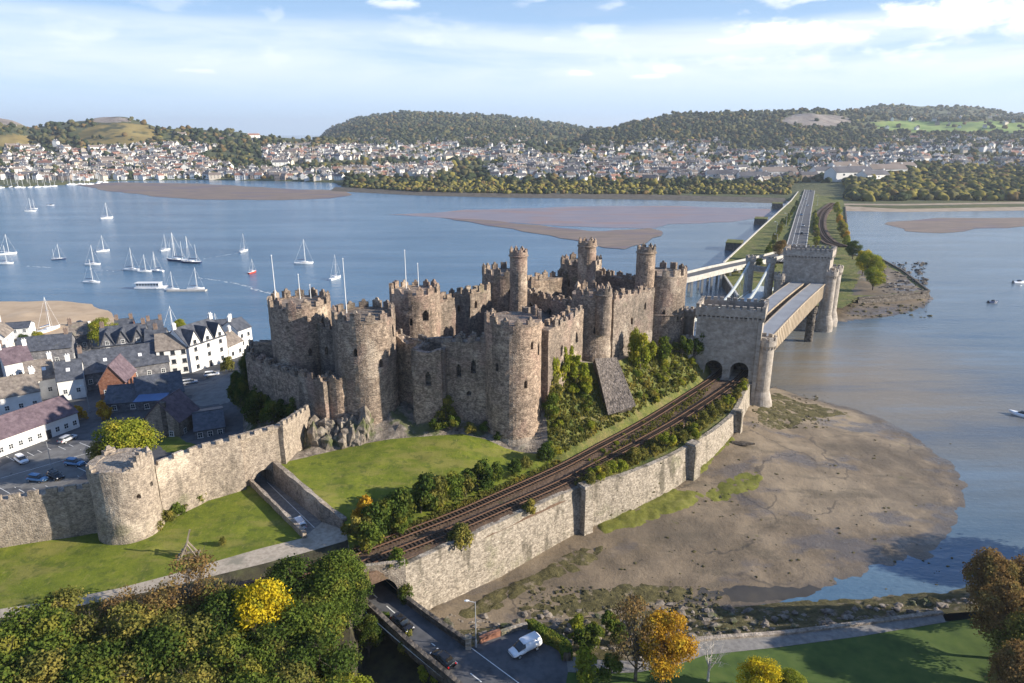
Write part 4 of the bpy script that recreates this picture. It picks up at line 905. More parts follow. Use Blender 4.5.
# south front: SW tower - latrine block - hall wall - Prison tower
hA = PC(398, 400, 19.5); hB = PC(416, 403, 19); hC = PC(443, 404, 19); hD = PC(447, 417, 16); hE = PC(486, 419, 16)
_wr = wall_run
def cwall(name, par, a, b, zb0, zb1, zt0, zt1, th, mats, wins=(), **k): return _wr(name, par, a, b, zc(zb0)-2, zc(zb1)-2, zc(zt0), zc(zt1), th, mats, wins=[(f_, zc(z_), p_, q_) for f_, z_, p_, q_ in wins], **k)
w1 = lambda *a, **k: cwall('curtain_wall', castle, *a, **k)
sw_in = Vector((pos['SW'].x+4.5, pos['SW'].y+4.5, 0))
w1(sw_in, hB + Vector((2, 6, 0)), 17, 17, 31.5, 31.0, 2.4, ST_, wins=[(.72, 25, 2, 3)], ruin=.8, topnoise=1.2)
blk = MB()
def block(name, pts, zb, zt, wins=(), merl=False, par=castle, ruin=.6, mats=ST_, tn=.8):
    """closed block of rough walls: pts are four ground corners (world), front first"""
    n = len(pts); o = par
    cen = sum(pts, Vector())/n
    for i in range(n):
        a, b = pts[i], pts[(i+1) % n]; d = (b-a).normalized()
        nrm = Vector((d.y, -d.x, 0)); out = 1 if nrm.dot((a+b)/2-cen) > 0 else -1
        base = 1 if nrm.dot(-(a+b)/2) >= 0 else -1
        cwall(name, o, a+d*.0, b-d*.0, zb, zb, zt, zt, 1.2, mats, wins=wins if i == 0 else (), merl=merl, ruin=ruin, side=out*base, both=False, topnoise=tn)
    return o
yv = Vector((0, 1, 0))
block('block_wall', [PC(416, 406, 18), PC(443, 406, 18), PC(443, 406, 18)+Vector((1.5, 9, 0)), PC(416, 406, 18)+Vector((1.5, 9, 0))], 15.5, 31.0, wins=[(.45, 24, 1, 3)])
cwall('curtain_wall', castle, PC(443, 410, 17)+Vector((0, 3, 0)), PC(487, 416, 16)+Vector((1, 2.5, 0)), 14.5, 13.5, 32.0, 32.6, 2.6, ST_, wins=[(.30, 25, 1, 3), (.68, 25.4, 1, 3), (.5, 21, 1, 1)], ruin=.75, topnoise=.9)
a, b = between('PR', 'BA'); w1(a + Vector((3, -2.5, 0)), b + Vector((-1, -2.2, 0)), 15, 19, 34.2, 34.6, 2.6, ST_, wins=[(.35, 27, 1, 3), (.78, 28, 1, 3)], ruin=.7, topnoise=.6)
a, b = between('BA', 'KG'); w1(a + Vector((2, 0, 0)), b + Vector((0, -2, 0)), 17, 15, 35.2, 34.4, 2.6, ST_, wins=[(.45, 27.5, 1, 2), (.48, 23.5, 1, 1), (.75, 30, 1, 2)], ruin=.85, topnoise=1.0)
a, b = between('KG', 'CH'); w1(a, b, 16, 16, 34.5, 34.5, 2.6, ST_, ruin=.5)
a, b = between('CH', 'ST'); w1(a, b, 16, 16, 33.8, 33.8, 2.6, ST_, ruin=.5, mh=2.0)
a, b = between('ST', 'KI'); w1(a, b, 16, 16, 33.6, 33.6, 2.6, ST_, ruin=.5, mh=2.0, wins=[(.3, 30, 1, 2), (.6, 30, 1, 2)])
a, b = between('KI', 'NW'); w1(a, b, 15, 15, 32.4, 32.2, 2.6, ST_, ruin=.5)
a, b = between('NW', 'SW'); w1(a, b, 13, 14, 32.6, 32.6, 2.6, ST_, ruin=.5, wins=[(.3, 27, 1, 2)])
# cross wall and roofless ranges inside the wards
a, b = between('ST', 'BA'); w1(a, b, 20, 20, 33.0, 33.2, 2.2, ST_, ruin=.6, wins=[(.3, 28, 2, 3), (.6, 28, 2, 3)])
def inner(p, q, zt0, zt1, **kw): return cwall('hall_wall', castle, p, q, 19.5, 19.5, zt0, zt1, 1.3, ST_, merl=kw.pop('merl', False), topnoise=kw.pop('tn', 1.0), **kw)
KIp, PRp, STp, BAp, KGp, CHp, SWp, NWp = [pos[k] for k in ('KI', 'PR', 'ST', 'BA', 'KG', 'CH', 'SW', 'NW')]
L1 = SWp.lerp(KIp, .45); L2 = PRp.lerp(STp, .30)
inner(Vector((-17.3, 142, 0)), Vector((-4.8, 146, 0)), 28.5, 29.5, wins=[(.2, 24, 1, 3), (.6, 24, 1, 3)])
inner(Vector((-4.8, 146, 0)), Vector((-3.8, 135.5, 0)), 29.5, 30)
inner(BAp + Vector((-6, 10, 0)), BAp + Vector((10, 18, 0)), 31.5, 31, wins=[(.3, 26, 1, 3), (.6, 26, 1, 3)])
inner(BAp + Vector((10, 18, 0)), KGp + Vector((-9, 3, 0)), 31, 31.5, wins=[(.4, 26, 2, 3)])
inner(STp + Vector((2, -12, 0)), STp + Vector((16, -5, 0)), 30.5, 31, wins=[(.3, 26, 1, 3)])
inner(BAp + Vector((10, 18, 0)), CHp + Vector((2, -7, 0)), 31.5, 31.5, wins=[(.5, 26, 1, 3)])
# pitched lead roof over the inner range
rf = MB(); _z = zc; q0, q1 = PRp + Vector((9, 14, 0)), STp + Vector((8, -14, 0))
dd_ = (q1-q0).normalized(); nn_ = Vector((dd_.y, -dd_.x, 0))
for s_ in (-1, 1):
    rf.add([Vector((*(q0+nn_*s_*4).xy, zc(29))), Vector((*(q1+nn_*s_*4).xy, zc(29))), Vector((*q1.xy, zc(31.2))), Vector((*q0.xy, zc(31.2)))], [(0, 1, 2, 3)])
    rf.add([Vector((*(q0+nn_*s_*4).xy, zc(28.7))), Vector((*(q1+nn_*s_*4).xy, zc(28.7))), Vector((*(q1+nn_*s_*4).xy, zc(29))), Vector((*(q0+nn_*s_*4).xy, zc(29)))], [(0, 1, 2, 3)])
rf.build('chamber_roof', M['stone_dark'], castle)
# sloping stone buttress down the east bank
bt = MB(); A = [P(594, 360, 24.5), P(616, 359, 23.5), P(634, 405, 15.4), P(609, 414, 14.8)]
back = [p + Vector((-.5, 6, -6)) for p in A]
bt.add([*A, *back], [(3, 2, 1, 0), (0, 1, 5, 4), (1, 2, 6, 5), (2, 3, 7, 6), (3, 0, 4, 7)])
lift = [A[0] + Vector((0, -1.4, .9)), A[1] + Vector((0, -1.4, .9)), A[2] + Vector((.3, -1.0, .2)), A[3] + Vector((-.3, -1.0, .2))]
bt.add([*A, *lift], [(7, 6, 5, 4), (4, 5, 1, 0), (5, 6, 2, 1), (6, 7, 3, 2), (7, 4, 0, 3)])
bt.build('buttress', mk('buttress_rubble', [(.05, .042, .036), (.13, .11, .095), (.20, .17, .15)], 1.2, 8, cells=(2, .4), bump=1.0, bump_d=.3), castle)
# west barbican
bp_ = [PC(249, 358, 24), PC(274, 366, 24), PC(300, 375, 24), PC(326, 382, 24)]
for p, q in zip(bp_, bp_[1:]): cwall('barbican_wall', castle, p, q, 9.5, 9.5, 24, 24, 1.6, ST_, ruin=.8, topnoise=.7, wins=[])
cwall('barbican_wall', castle, PC(249, 358, 24), PC(255, 342, 26)+Vector((0, 0, 0)), 9, 9, 24, 26, 1.6, ST_, ruin=.8, topnoise=.8)
cwall('barbican_wall', castle, PC(255, 343, 27), PC(276, 343, 27), 12, 12, 27, 27, 2, ST_, ruin=.2, mh=.5)
f = PC(335, 380, 24.5); round_tower('barbican_turret', castle, Vector((f.x, f.y+2.7, 0)), 2.7, 11.5, zc(24.5), ST_, merl=7, mh=.5, ruin=.6, seg=28, wall_t=.8, hollow=1.2, mth=.6)
cwall('barbican_wall', castle, Vector((f.x+2, f.y+3, 0)), SWp + Vector((-6, -2, 0)), 13, 15, 23.5, 24, 1.2, ST_, ruin=.6)
# spur wall: stone skirting under the prison tower
bs = MB(); bs.lathe(PRp.x, PRp.y, [(TP['PR'][1]*1.16, 8.0), (TP['PR'][1]*1.10, 13.2), (TP['PR'][1]*1.03, 14.6)], 40); bs.build('tower_plinth', M['stone_wall'], castle)
# flagpoles on the towers
def pole(k, dx, dy, h, zb=ZT-3, flag=False):
    p = pos[k] + Vector((dx, dy, 0)); m = MB(); m.bar((p.x, p.y, zb), (p.x, p.y, zb+h), .13, .07, 6); m.lathe(p.x, p.y, [(.05, zb+h), (.18, zb+h+.12), (.05, zb+h+.28)], 8)
    m.box(p.x, p.y, zb+.2, .6, .6, .4); m.build('flagpole', M['frame'], castle)
pole('NW', -4.2, -3.0, 14); pole('NW', -.8, 3.4, 8.5); pole('NW', 1.6, 3.6, 6); pole('SW', -3.8, 1, 14.5); pole('KI', -2.2, 1, 12.5); pole('KI', 0.6, 2.5, 9)

# ------------------------------------------------------------------ town wall
TW = [M['stone_wall'], M['stone_dark']]
tw = empty('town_wall', P(206, 499, 12), 0, 'long battlemented sandy stone town wall with round tower and gate arch', 'town wall')
twI = Matrix.Translation(-tw.location)
def unshift(o):
    o.location = -tw.location
c0 = P(116.5, 546, 12); c0 = Vector((c0.x, c0.y+4.9, 0))
wa = P(-260, 585, 12); wb = P(0, 545, 12); wc = Vector((c0.x-4.3, c0.y+.2, 0))
for (p, q, z0, z1, zb) in ((wa, wb, 20.2, 20.2, 8), (wb, wc, 20.2, 20.4, 8)):
    unshift(wall_run('wall_section', tw, p, q, zb, zb, z0, z1, 2.0, TW, ruin=.25, pitch=2.5, mh=1.0, both=False, mth=.6, caps=False))
rt = round_tower('wall_tower', tw, c0, 4.75, 8.5, 24.8, TW, wins=[(16, 19.5, 1, 1), (48, 21, 1, 1)], merl=8, mh=.8, ruin=1.0, seg=44, hollow=3, skip_merl=(0, 3, 5, 8), wall_t=1.4, batter=.07)
unshift(rt)
# ragged stub of masonry rising on the tower's right side
stub = MB()
for q in range(9):
    t = R(-48 + q*7); hq = 2.6*math.exp(-((q-4)/2.4)**2)+.3; stub.box(c0.x+4.4*math.cos(t), c0.y+4.4*math.sin(t), 24.2+hq/2, 1.1, .62, hq, t, 0, .8)
s_ = stub.build('broken_parapet', TW, rt)
pA = Vector((c0.x+3.6, c0.y+2.6, 0)); pB = P(206, 499, 12); pC = P(245, 486, 12.2); pD = P(262, 482, 10.3); pE = P(276, 481.5, 10.3); pF = P(307, 428, 15.5)
unshift(wall_run('wall_section', tw, pA, pB, 8, 8, 22.6, 22.4, 2.0, TW, ruin=.3, pitch=2.3, mh=.95, mth=.6, both=False, caps=False, side=None))
unshift(wall_run('wall_section', tw, pB, pC, 8, 8, 22.4, 22.2, 2.0, TW, ruin=.3, pitch=2.3, mh=.95, mth=.6, both=False, caps=False, side=None))
def arch_wall(name, parent, a, b, zb, zt, arches, th, mats, step=.35, cap_top=True, floor_pad=0.0, dn=None, smooth_top=None, merl=None):
    """wall from a to b with round or segmental arches (centre m along, width, springing z, rise)"""
    a = Vector((a.x, a.y, 0)); b = Vector((b.x, b.y, 0)); d = (b-a); ln = d.length; d.normalize(); n = Vector((d.y, -d.x, 0))
    if n.dot(-(a+b)/2) < 0: n = -n
    if dn is not None: back = dn
    else: back = -n*th
    S = set([0, ln]); k = 0
    while k < ln: S.add(round(k, 4)); k += step
    for (c_, w, zs, ri) in arches:
        for q in range(17): S.add(round(c_ + w/2*math.cos(math.pi*q/16), 4))
        S.add(round(c_-w/2-1e-3, 4)); S.add(round(c_+w/2+1e-3, 4))
    S = sorted(s for s in S if 0 <= s <= ln)
    def low(s):
        for (c_, w, zs, ri) in arches:
            if abs(s-c_) <= w/2+1e-4: return zs + ri*math.sqrt(max(0, 1-((s-c_)/(w/2))**2))
        return zb
    m = MB(); 
    for s0, s1 in zip(S, S[1:]):
        l0, l1 = low(s0), low(s1)
        for off in (Vector((0, 0, 0)), back):
            p0, p1 = a+d*s0+off, a+d*s1+off
            m.quad(Vector((p0.x, p0.y, l0)), Vector((p1.x, p1.y, l1)), Vector((p1.x, p1.y, zt)), Vector((p0.x, p0.y, zt)))
        p0, p1 = a+d*s0, a+d*s1; q0, q1 = p0+back, p1+back
        m.quad(Vector((p0.x, p0.y, l0)), Vector((q0.x, q0.y, l0)), Vector((q1.x, q1.y, l1)), Vector((p1.x, p1.y, l1)))
        m.quad(Vector((p0.x, p0.y, zt)), Vector((p1.x, p1.y, zt)), Vector((q1.x, q1.y, zt)), Vector((q0.x, q0.y, zt)))
    for s in (0, ln):
        p = a+d*s; q = p+back; m.quad(Vector((p.x, p.y, zb)), Vector((q.x, q.y, zb)), Vector((q.x, q.y, zt)), Vector((p.x, p.y, zt)))
    # arch ring of voussoirs standing proud
    for (c_, w, zs, ri) in arches:
        for q in range(16):
            t0, t1 = math.pi*q/16, math.pi*(q+1)/16
            def pt(t, k):
                s = c_ + (w/2+k)*math.cos(t); p = a+d*s + n*.10; return Vector((p.x, p.y, zs+(ri+k)*math.sin(t)))
            m.quad(pt(t0, 0), pt(t0, .6), pt(t1, .6), pt(t1, 0))
    ob = m.build(name, mats, parent); return ob, a, d, n, ln
g_, *_ = arch_wall('gate_arch', tw, pC, P(283, 479, 11), 8, 22.0, [(((P(283, 479, 11)-pC).xy.length)*.5, 3.6, 12.6, 1.7)], 2.0, TW); g_.location = -tw.location
_gn = Vector(((P(283, 479, 11)-pC).y, -(P(283, 479, 11)-pC).x, 0)).normalized(); _gn = _gn if _gn.y > 0 else -_gn
g2_, *_ = arch_wall('gate_shade_block', tw, pC + _gn*2.01, P(283, 479, 11) + _gn*2.01, 8, 16.2, [(((P(283, 479, 11)-pC).xy.length)*.5, 3.6, 12.6, 1.7)], 6.0, TW); g2_.location = -tw.location  # unseen passage block added behind the gate to keep the opening dark
unshift(wall_run('wall_section', tw, P(283, 479, 11), pF, 9, 12, 22.2, 20.1, 2.0, TW, ruin=.3, pitch=2.3, mh=.95, mth=.6, both=False, caps=False, side=None, topnoise=.2))
unshift(wall_run('wall_section', tw, pC + Vector((0, -.6, 0)), P(283, 479, 11) + Vector((0, -.1, 0)), 21.9, 21.9, 22.15, 22.15, 1.0, TW, ruin=.3, pitch=2.3, mh=.9, mth=.6, both=False, caps=False))
# side walls of the sunken lane
wl = [P(251, 485, 12), P(305, 538, 11.8)]
lnw = wall_run('lane_wall', None, wl[0], wl[1], 9.5, 10.5, 13.3, 13.0, .6, TW, merl=False, side=None); tag(lnw, 'low stone wall on the lawn side of the sunken lane', 'wall')
l2 = empty('lane_wall', (0, 0, 0), 0, 'tall stone wall holding back the castle lawn beside the sunken lane', 'wall')
wall_run('wall_section', l2, cutR[0] + Vector((0, .3, 0)), cutR[1] + Vector((.2, .3, 0)), 9.5, 10, 15.4, 15.2, .8, TW, merl=False); wall_run('wall_section', l2, cutR[1] + Vector((.2, .3, 0)), cutR[2] + Vector((0, .3, 0)), 10, 11, 15.2, 13.6, .8, TW, merl=False)

# ------------------------------------------------------------------ railway
t1 = dens([(a, b, zr(a)) for a, b in ((230, 592), (300, 574), (354.6, 553), (450, 517), (505, 493), (560, 468), (600, 446.5), (645, 422), (682, 399), (716, 377), (731, 363))], 8)
t2 = dens([(a, b, zr(a)) for a, b in ((250, 608), (318, 582), (376, 560), (450, 531.5), (505, 508), (560, 484), (600, 463), (645, 439), (685, 416), (736, 382), (751, 366))], 8)
railL = offs(t1, -2.4, -.35); railR = offs(t2, 2.0, -.35)
# ballast bed spans both tracks
mbed = MB(); n_ = min(len(railL), len(railR))
for i in range(n_-1):
    for k in range(6):
        p0, p1 = railL[i].lerp(railR[i], k/6), railL[i].lerp(railR[i], (k+1)/6); q0, q1 = railL[i+1].lerp(railR[i+1], k/6), railL[i+1].lerp(railR[i+1], (k+1)/6)
        def wv(p): return p + Vector((0, 0, .12*mnoise.noise(p*.8)))
        mbed.quad(wv(p1), wv(q1), wv(q0), wv(p0))
    for e, s_ in ((railL, -1), (railR, 1)):
        a_, b_ = e[i], e[i+1]; nn = Vector(((b_-a_).y, -(b_-a_).x, 0)).normalized()*s_*.8
        mbed.quad(a_, b_, b_+nn+Vector((0, 0, -1.6)), a_+nn+Vector((0, 0, -1.6)))
mbed.build('railway_bed', M['ballast'], kind='structure')
def make_track(line, lab, far=False):
    r0 = empty('railway_track', (0, 0, 0), 0, lab, 'railway track', 'railway tracks')
    for o_ in (-.75, .75):
        m = MB(); a_ = offs(line, o_-.06, .30); b_ = offs(line, o_+.06, .30)
        for i in range(len(a_)-1):
            dnv = Vector((0, 0, -.18)); m.quad(b_[i], b_[i+1], a_[i+1], a_[i]); m.quad(a_[i], a_[i+1], a_[i+1]+dnv, a_[i]+dnv); m.quad(b_[i]+dnv, b_[i+1]+dnv, b_[i+1], b_[i])
        m.build('rail', M['rail'], r0)
    m = MB(); acc_ = 0.0
    for a_, b_ in zip(line, line[1:]):
        l_ = (b_-a_).length; k = 0
        while acc_ < l_:
            p = a_.lerp(b_, acc_/l_); d = (b_-a_).normalized(); m.box(p.x, p.y, p.z+.04, .3, 2.6, .16, math.atan2(d.y, d.x)); acc_ += .75 if not far else 1.5
        acc_ -= l_
    m.build('sleepers', M['sleeper'], r0, kind='stuff')
make_track(t1, 'railway track running nearest the castle, curving under the left portal arch'); make_track(t2, 'railway track running along the top of the retaining wall into the right portal arch')
make_track(offs(crail, -1.8, .05), 'distant railway track on the causeway, the one nearer the road', True); make_track(offs(crail, 1.8, .05), 'distant railway track on the causeway, the one nearer the golden trees', True)

# retaining wall below the line
rw_ = empty('retaining_wall', (0, 0, 0), 0, 'pale stone retaining wall with buttresses carrying the railway above the mud', 'retaining wall')
tops = [(a, b, zr(a)-d_) for a, b, d_ in ((403, 566, .3), (430, 554, .3), (503, 521, .3), (574, 490, .3), (586, 486, .3), (635, 471, .3), (684, 449, .3), (731, 417, .8), (750, 384, .4))]
bots = tops
TPt = [V3(p) for p in tops]; BT = []
dr = Vector((.78, -.62, 0))
for p, q in zip(TPt, bots): BT.append(Vector((0, 0, 0)))
m = MB(); wtop = [TPt[0]]; 
poly = dens([TPt[0], TPt[1], TPt[2], TPt[3], TPt[5], TPt[6], TPt[7], TPt[8]], 14)
cols = []
for i, p in enumerate(poly):
    a_, b_ = poly[max(0, i-1)], poly[min(len(poly)-1, i+1)]; nn = Vector(((b_-a_).y, -(b_-a_).x, 0)).normalized()
    ct = p + nn*.0; ct.z += .1*mnoise.fractal(Vector((p.x*.3, p.y*.3, 0)), .9, 2, 3); col = []
    for j in range(11):
        f_ = j/10; z = -.5 + (ct.z+.5)*f_; q = Vector((p.x, p.y, z)) + nn*(.9*(1-f_)); q += nn*(mnoise.noise(q*.25)*.15 + mnoise.noise(q*1.2)*.04); col.append(q)
    cols.append((col, nn))
for i in range(len(cols)-1):
    c0_, c1_ = cols[i][0], cols[i+1][0]
    for j in range(10): m.quad(c0_[j], c1_[j], c1_[j+1], c0_[j+1])
    n0, n1 = cols[i][1], cols[i+1][1]
    m.quad(c0_[-1], c1_[-1], c1_[-1]-n1*1.0, c0_[-1]-n0*1.0); m.quad(c0_[-1]-n0*1.0, c1_[-1]-n1*1.0, c1_[-1]-n1*1.0+Vector((0, 0, -1.2)), c0_[-1]-n0*1.0+Vector((0, 0, -1.2)))
m.build('wall_face', M['stone_pale'], rw_, smooth_=True)
def verge(off0, off1, zz, mat):
    m = MB()
    for i in range(len(cols)-1):
        p0, p1 = poly[i]-cols[i][1]*off0, poly[i+1]-cols[i+1][1]*off0; q0, q1 = poly[i]-cols[i][1]*off1, poly[i+1]-cols[i+1][1]*off1
        m.quad(Vector((p0.x, p0.y, poly[i].z+zz)), Vector((p1.x, p1.y, poly[i+1].z+zz)), Vector((q1.x, q1.y, poly[i+1].z+zz+.1)), Vector((q0.x, q0.y, poly[i].z+zz+.1)))
    return m.build('railway_verge', mat, kind='structure')
verge(.9, 9.5, -.25, M['rough_grass'])
for (px_, y0, y1, w_) in ((585, 487, 538, 2.2), (690, 428, 484, 3.0), (735, 408, 434, 2.2)):
    k = min(range(len(poly)), key=lambda i: abs(pix(*poly[i])[0]-px_)); p = poly[k]; nn = cols[k][1]; an = math.atan2(nn.y, nn.x); m = MB()
    zt_ = zat(y0, p.y) if False else p.z+.5
    m.box(p.x+nn.x*.6, p.y+nn.y*.6, (zt_-.5)/2, 3.0, w_, zt_+.5, an, 0, .82); m.box(p.x+nn.x*.5, p.y+nn.y*.5, zt_+.15, 2.6, w_*.95, .35, an, 0, .8)
    m.build('buttress', M['stone_pale'], rw_)
# bridge over the road
rb = empty('railway_bridge', (0, 0, 0), 0, 'stone arch railway bridge over the road in the foreground', 'bridge')
ra, rb2 = P(356, 572, 10.2), Vector((TPt[0].x, TPt[0].y, 0)); ra = Vector((ra.x, ra.y, 0))
ra = P(360, 606, 6.2); ra = Vector((ra.x-1.5, ra.y, 0)); rbv = Vector((TPt[0].x+.4, TPt[0].y-.1, 0))
lnn = (rbv-ra).length; amid = P(381.5, 603, 6.2); sa = (Vector((amid.x, amid.y, 0))-ra).dot((rbv-ra).normalized())
ab, a_, d_, n_b, ln_ = arch_wall('arch_face', rb, ra, rbv, 1.5, 11.9, [(sa, 5.2, 7.9, 2.6)], 11, [M['stone_wall'], M['stone_dark']])
pm = MB(); mid = (ra+rbv)/2 + n_b*-.25; pm.box(mid.x, mid.y, 11.9+.45, ln_, .5, .9, math.atan2(d_.y, d_.x)); pm.box(mid.x, mid.y, 11.9+.98, ln_, .65, .16, math.atan2(d_.y, d_.x)); pm.build('parapet', M['stone_wall'], rb)

# ------------------------------------------------------------------ tubular railway bridge
AS = [M['ashlar'], M['stone_dark']]
tb = empty('tubular_bridge', (0, 0, 0), 0, 'railway bridge with castellated stone portal towers and two long iron tubes', 'bridge')
def portal(FL, FR, dep, zb, zt, arches, name='portal_tower'):
    o = empty(name); o.parent = tb
    ob, a, d, n, ln = arch_wall('portal_wall', o, FL, FR, zb, zt-2.6, arches, 1, AS, dn=dep)
    # projecting machicolated parapet
    m = MB(); an = math.atan2(d.y, d.x); dl = dep.length; dd = dep.normalized(); pr_ = .55
    c4 = [FL, FR, FR+dep, FL+dep]; cen = sum(c4, Vector())/4
    def exp_(p, k): v = Vector((p.x-cen.x, p.y-cen.y, 0)); return Vector((p.x, p.y, 0)) + v.normalized()*k*1.4
    o4 = [exp_(p, pr_) for p in c4]
    for i in range(4):
        p, q = o4[i], o4[(i+1) % 4]; e = (q-p).normalized(); nn = Vector((e.y, -e.x, 0)); nn = nn if nn.dot((p+q)/2-Vector((cen.x, cen.y, 0))) > 0 else -nn
        mid = (p+q)/2 - nn*.35; L__ = (q-p).length; ae = math.atan2(e.y, e.x)
        m.box(mid.x, mid.y, zt-1.2, L__-.02*i, .7, 2.0, ae)
        ns = int(L__/1.15)
        for k in range(ns):
            c_ = p + e*(k+.5)*L__/ns - nn*.45; m.box(c_.x, c_.y, zt-2.75, .45, .8, 1.1, ae, 0)
        nm = max(3, int(L__/1.75))
        for k in range(nm+1):
            ps = p + e*L__*min(1, max(0, k/nm)) - nn*.35; w = .95 if 0 < k < nm else .8
            if k == 0: ps += e*.45
            if k == nm: ps -= e*.45
            m.box(ps.x, ps.y, zt+.2, w, .66, .8, ae); m.box(ps.x, ps.y, zt+.64, w+.12, .8, .12, ae)
    m.build('battlement', AS, o)
    r_ = MB(); fl_ = [Vector((p.x, p.y, zt-2.4)) for p in c4]; r_.add(fl_, [(0, 1, 2, 3)]); r_.build('roof', M['stone_dark'], o)
    s = MB()       # string course and corner pilasters
    for z_ in (zb+8.2, zb+3.6):
        s.beam(Vector((FL.x, FL.y, z_)) + n*.12, Vector((FR.x, FR.y, z_)) + n*.12, .4, .35)
    for f_ in (0.02, .98): p = FL.lerp(FR, f_); s.box(p.x+n.x*.1, p.y+n.y*.1, (zb+zt-2.8)/2, 1.0, .6, zt-2.8-zb, an)
    s.build('string_course', AS, o)
    return o, a, d, n, ln
FL = P(703, 378, 11); FR = P(756, 381, 11); FL.z = FR.z = 0
topL = P(697, 307, 31); topR = P(769, 311, 31)
FL = Vector((topL.x+.6, topL.y+.6, 0)); FR = Vector((topR.x-1.3, topR.y+.6, 0))
bd = Vector((.545, .839, 0)); nd = Vector((.41, .912, 0)); near_o, a_, d_, n_, ln_ = portal(FL, FR, nd*10, 2.0, 31.0, [(5.2, 4.8, 13.8, 2.4), (12.0, 4.8, 13.8, 2.4)])
# added dark backing stands in for the tunnel shade inside the arches
ib = MB(); p0, p1 = FL + nd*9.2 + d_*.8, FR + nd*9.2 - d_*.8; ib.quad(Vector((p0.x, p0.y, 8)), Vector((p1.x, p1.y, 8)), Vector((p1.x, p1.y, 18)), Vector((p0.x, p0.y, 18))); ib.build('arch_dark_backing', M['stone_dark'], near_o)
pf = MB(); pf.prism([(p.x, p.y) for p in (FL, FR, FR+nd*10, FL+nd*10)], 1.0, 10.9); pf.build('portal_base', AS, near_o)
def bturret(p, r, zb, zt, par, n=28):
    m = MB(); m.lathe(p.x, p.y, [(r*1.45, zb), (r*1.45, zb+3), (r*1.2, zb+5.5), (r, zb+7), (r, zt-2.2), (r+.35, zt-1.6), (r+.4, zt-1.55), (r+.4, zt)], n)
    for k in range(9):
        t = 2*math.pi*k/9; m.box(p.x+(r+.12)*math.cos(t), p.y+(r+.12)*math.sin(t), zt+.4, .5, (r+.3)*.42, .9, t)
    for k in range(18):
        t = 2*math.pi*k/18; m.box(p.x+(r+.15)*math.cos(t), p.y+(r+.15)*math.sin(t), zt-2.2, .35, .3, .7, t)
    return m.build('turret', AS, par)
tp_ = P(761, 412, 2); tpc = Vector((tp_.x+.1, tp_.y+2.9, 0)); bturret(tpc, 2.5, .6, 22.3, near_o)
tq = FL + Vector((-2, .5, 0)); bturret(tq, 1.7, 7, 21.5, near_o)
# approach wall between railway and the left of the portal
aw = wall_run('approach_wall', None, FL+Vector((-8, 5.5, 0)), FL+Vector((0, 5, 0)), 8, 8, 19.5, 19.5, 1.4, AS, ruin=.1, pitch=1.9, mh=1.1, mth=.5, both=False); tag(aw, 'castellated grey approach wall between the castle bank and the bridge portal', 'wall')
fFL = FL + bd*104; fFR = FR + bd*104
far_o, _, fd_, fn_, fln = portal(fFL, fFR, bd*10, .5, 31.8, [(5.0, 4.4, 14.0, 2.4), (12.4, 4.4, 14.0, 2.4)])
for q in (fFR + Vector((1.6, 1.0, 0)), fFR + bd*10 + Vector((1.4, 0, 0))): bturret(q, 2.3, -.5, 24.0, far_o)
bturret(fFL + Vector((-1.2, -.6, 0)), 1.9, -.5, 22, far_o)
pb = MB(); pb.prism([(p.x, p.y) for p in (fFL - d_*2, fFR + d_*3.5, fFR+bd*13 + d_*3.5, fFL+bd*13 - d_*2)], -2, 3.2); pb.build('portal_base', AS, far_o)
for i, s_ in enumerate((5.9, 13.4)):
    p0 = FL + d_*s_ + bd*9.0; p1 = FL + d_*s_ + bd*104.6; sd = Vector((bd.y, -bd.x, 0)); hw = 2.35; z0, z1 = 13.6, 19.2; m = MB()
    nsg = 40
    for k in range(nsg):
        q0, q1 = p0.lerp(p1, k/nsg), p0.lerp(p1, (k+1)/nsg)
        cam0, cam1 = .9*math.sin(math.pi*k/nsg), .9*math.sin(math.pi*(k+1)/nsg)
        for s2 in (-1, 1):
            m.quad(Vector((*(q0+sd*s2*hw).xy, z0)), Vector((*(q1+sd*s2*hw).xy, z0)), Vector((*(q1+sd*s2*hw).xy, z1+cam1)), Vector((*(q0+sd*s2*hw).xy, z1+cam0)), 0)
            m.box((q0+sd*s2*(hw+.08)).x, (q0+sd*s2*(hw+.08)).y, (z0+z1+cam0)/2, .16, .14, z1-z0+cam0, math.atan2(bd.y, bd.x), 0)
        m.quad(Vector((*(q0-sd*(hw+.25)).xy, z1+cam0)), Vector((*(q0+sd*(hw+.25)).xy, z1+cam0)), Vector((*(q1+sd*(hw+.25)).xy, z1+cam1)), Vector((*(q1-sd*(hw+.25)).xy, z1+cam1)), 1)
        for s2 in (-1, 1): m.beam(Vector((*(q0+sd*s2*(hw+.1)).xy, z1+cam0-.1)), Vector((*(q1+sd*s2*(hw+.1)).xy, z1+cam1-.1)), .35, .4, 0)
        m.quad(Vector((*(q0-sd*hw).xy, z0)), Vector((*(q0+sd*hw).xy, z0)), Vector((*(q1+sd*hw).xy, z0)), Vector((*(q1-sd*hw).xy, z0)), 0)
    m.build('iron_tube', [M['tube_side'], M['tube_top']], tb)
for f_ in (.04, .84):
    q = FL + d_*9.6 + bd*(10+94*f_); m = MB(); an = math.atan2(bd.y, bd.x)
    for s2 in (-5.2, 5.2): c_ = q + Vector((bd.y, -bd.x, 0))*s2; m.lathe(c_.x, c_.y, [(1.5, -2), (1.5, 11), (1.8, 11.4), (1.8, 13.5)], 20)
    m.box(q.x, q.y, 11.5, 2.0, 10, 1.4, an); m.box(q.x, q.y, 12.9, 2.4, 13, 1.2, an)
    m.build('pier', M['stone_dark'], tb)

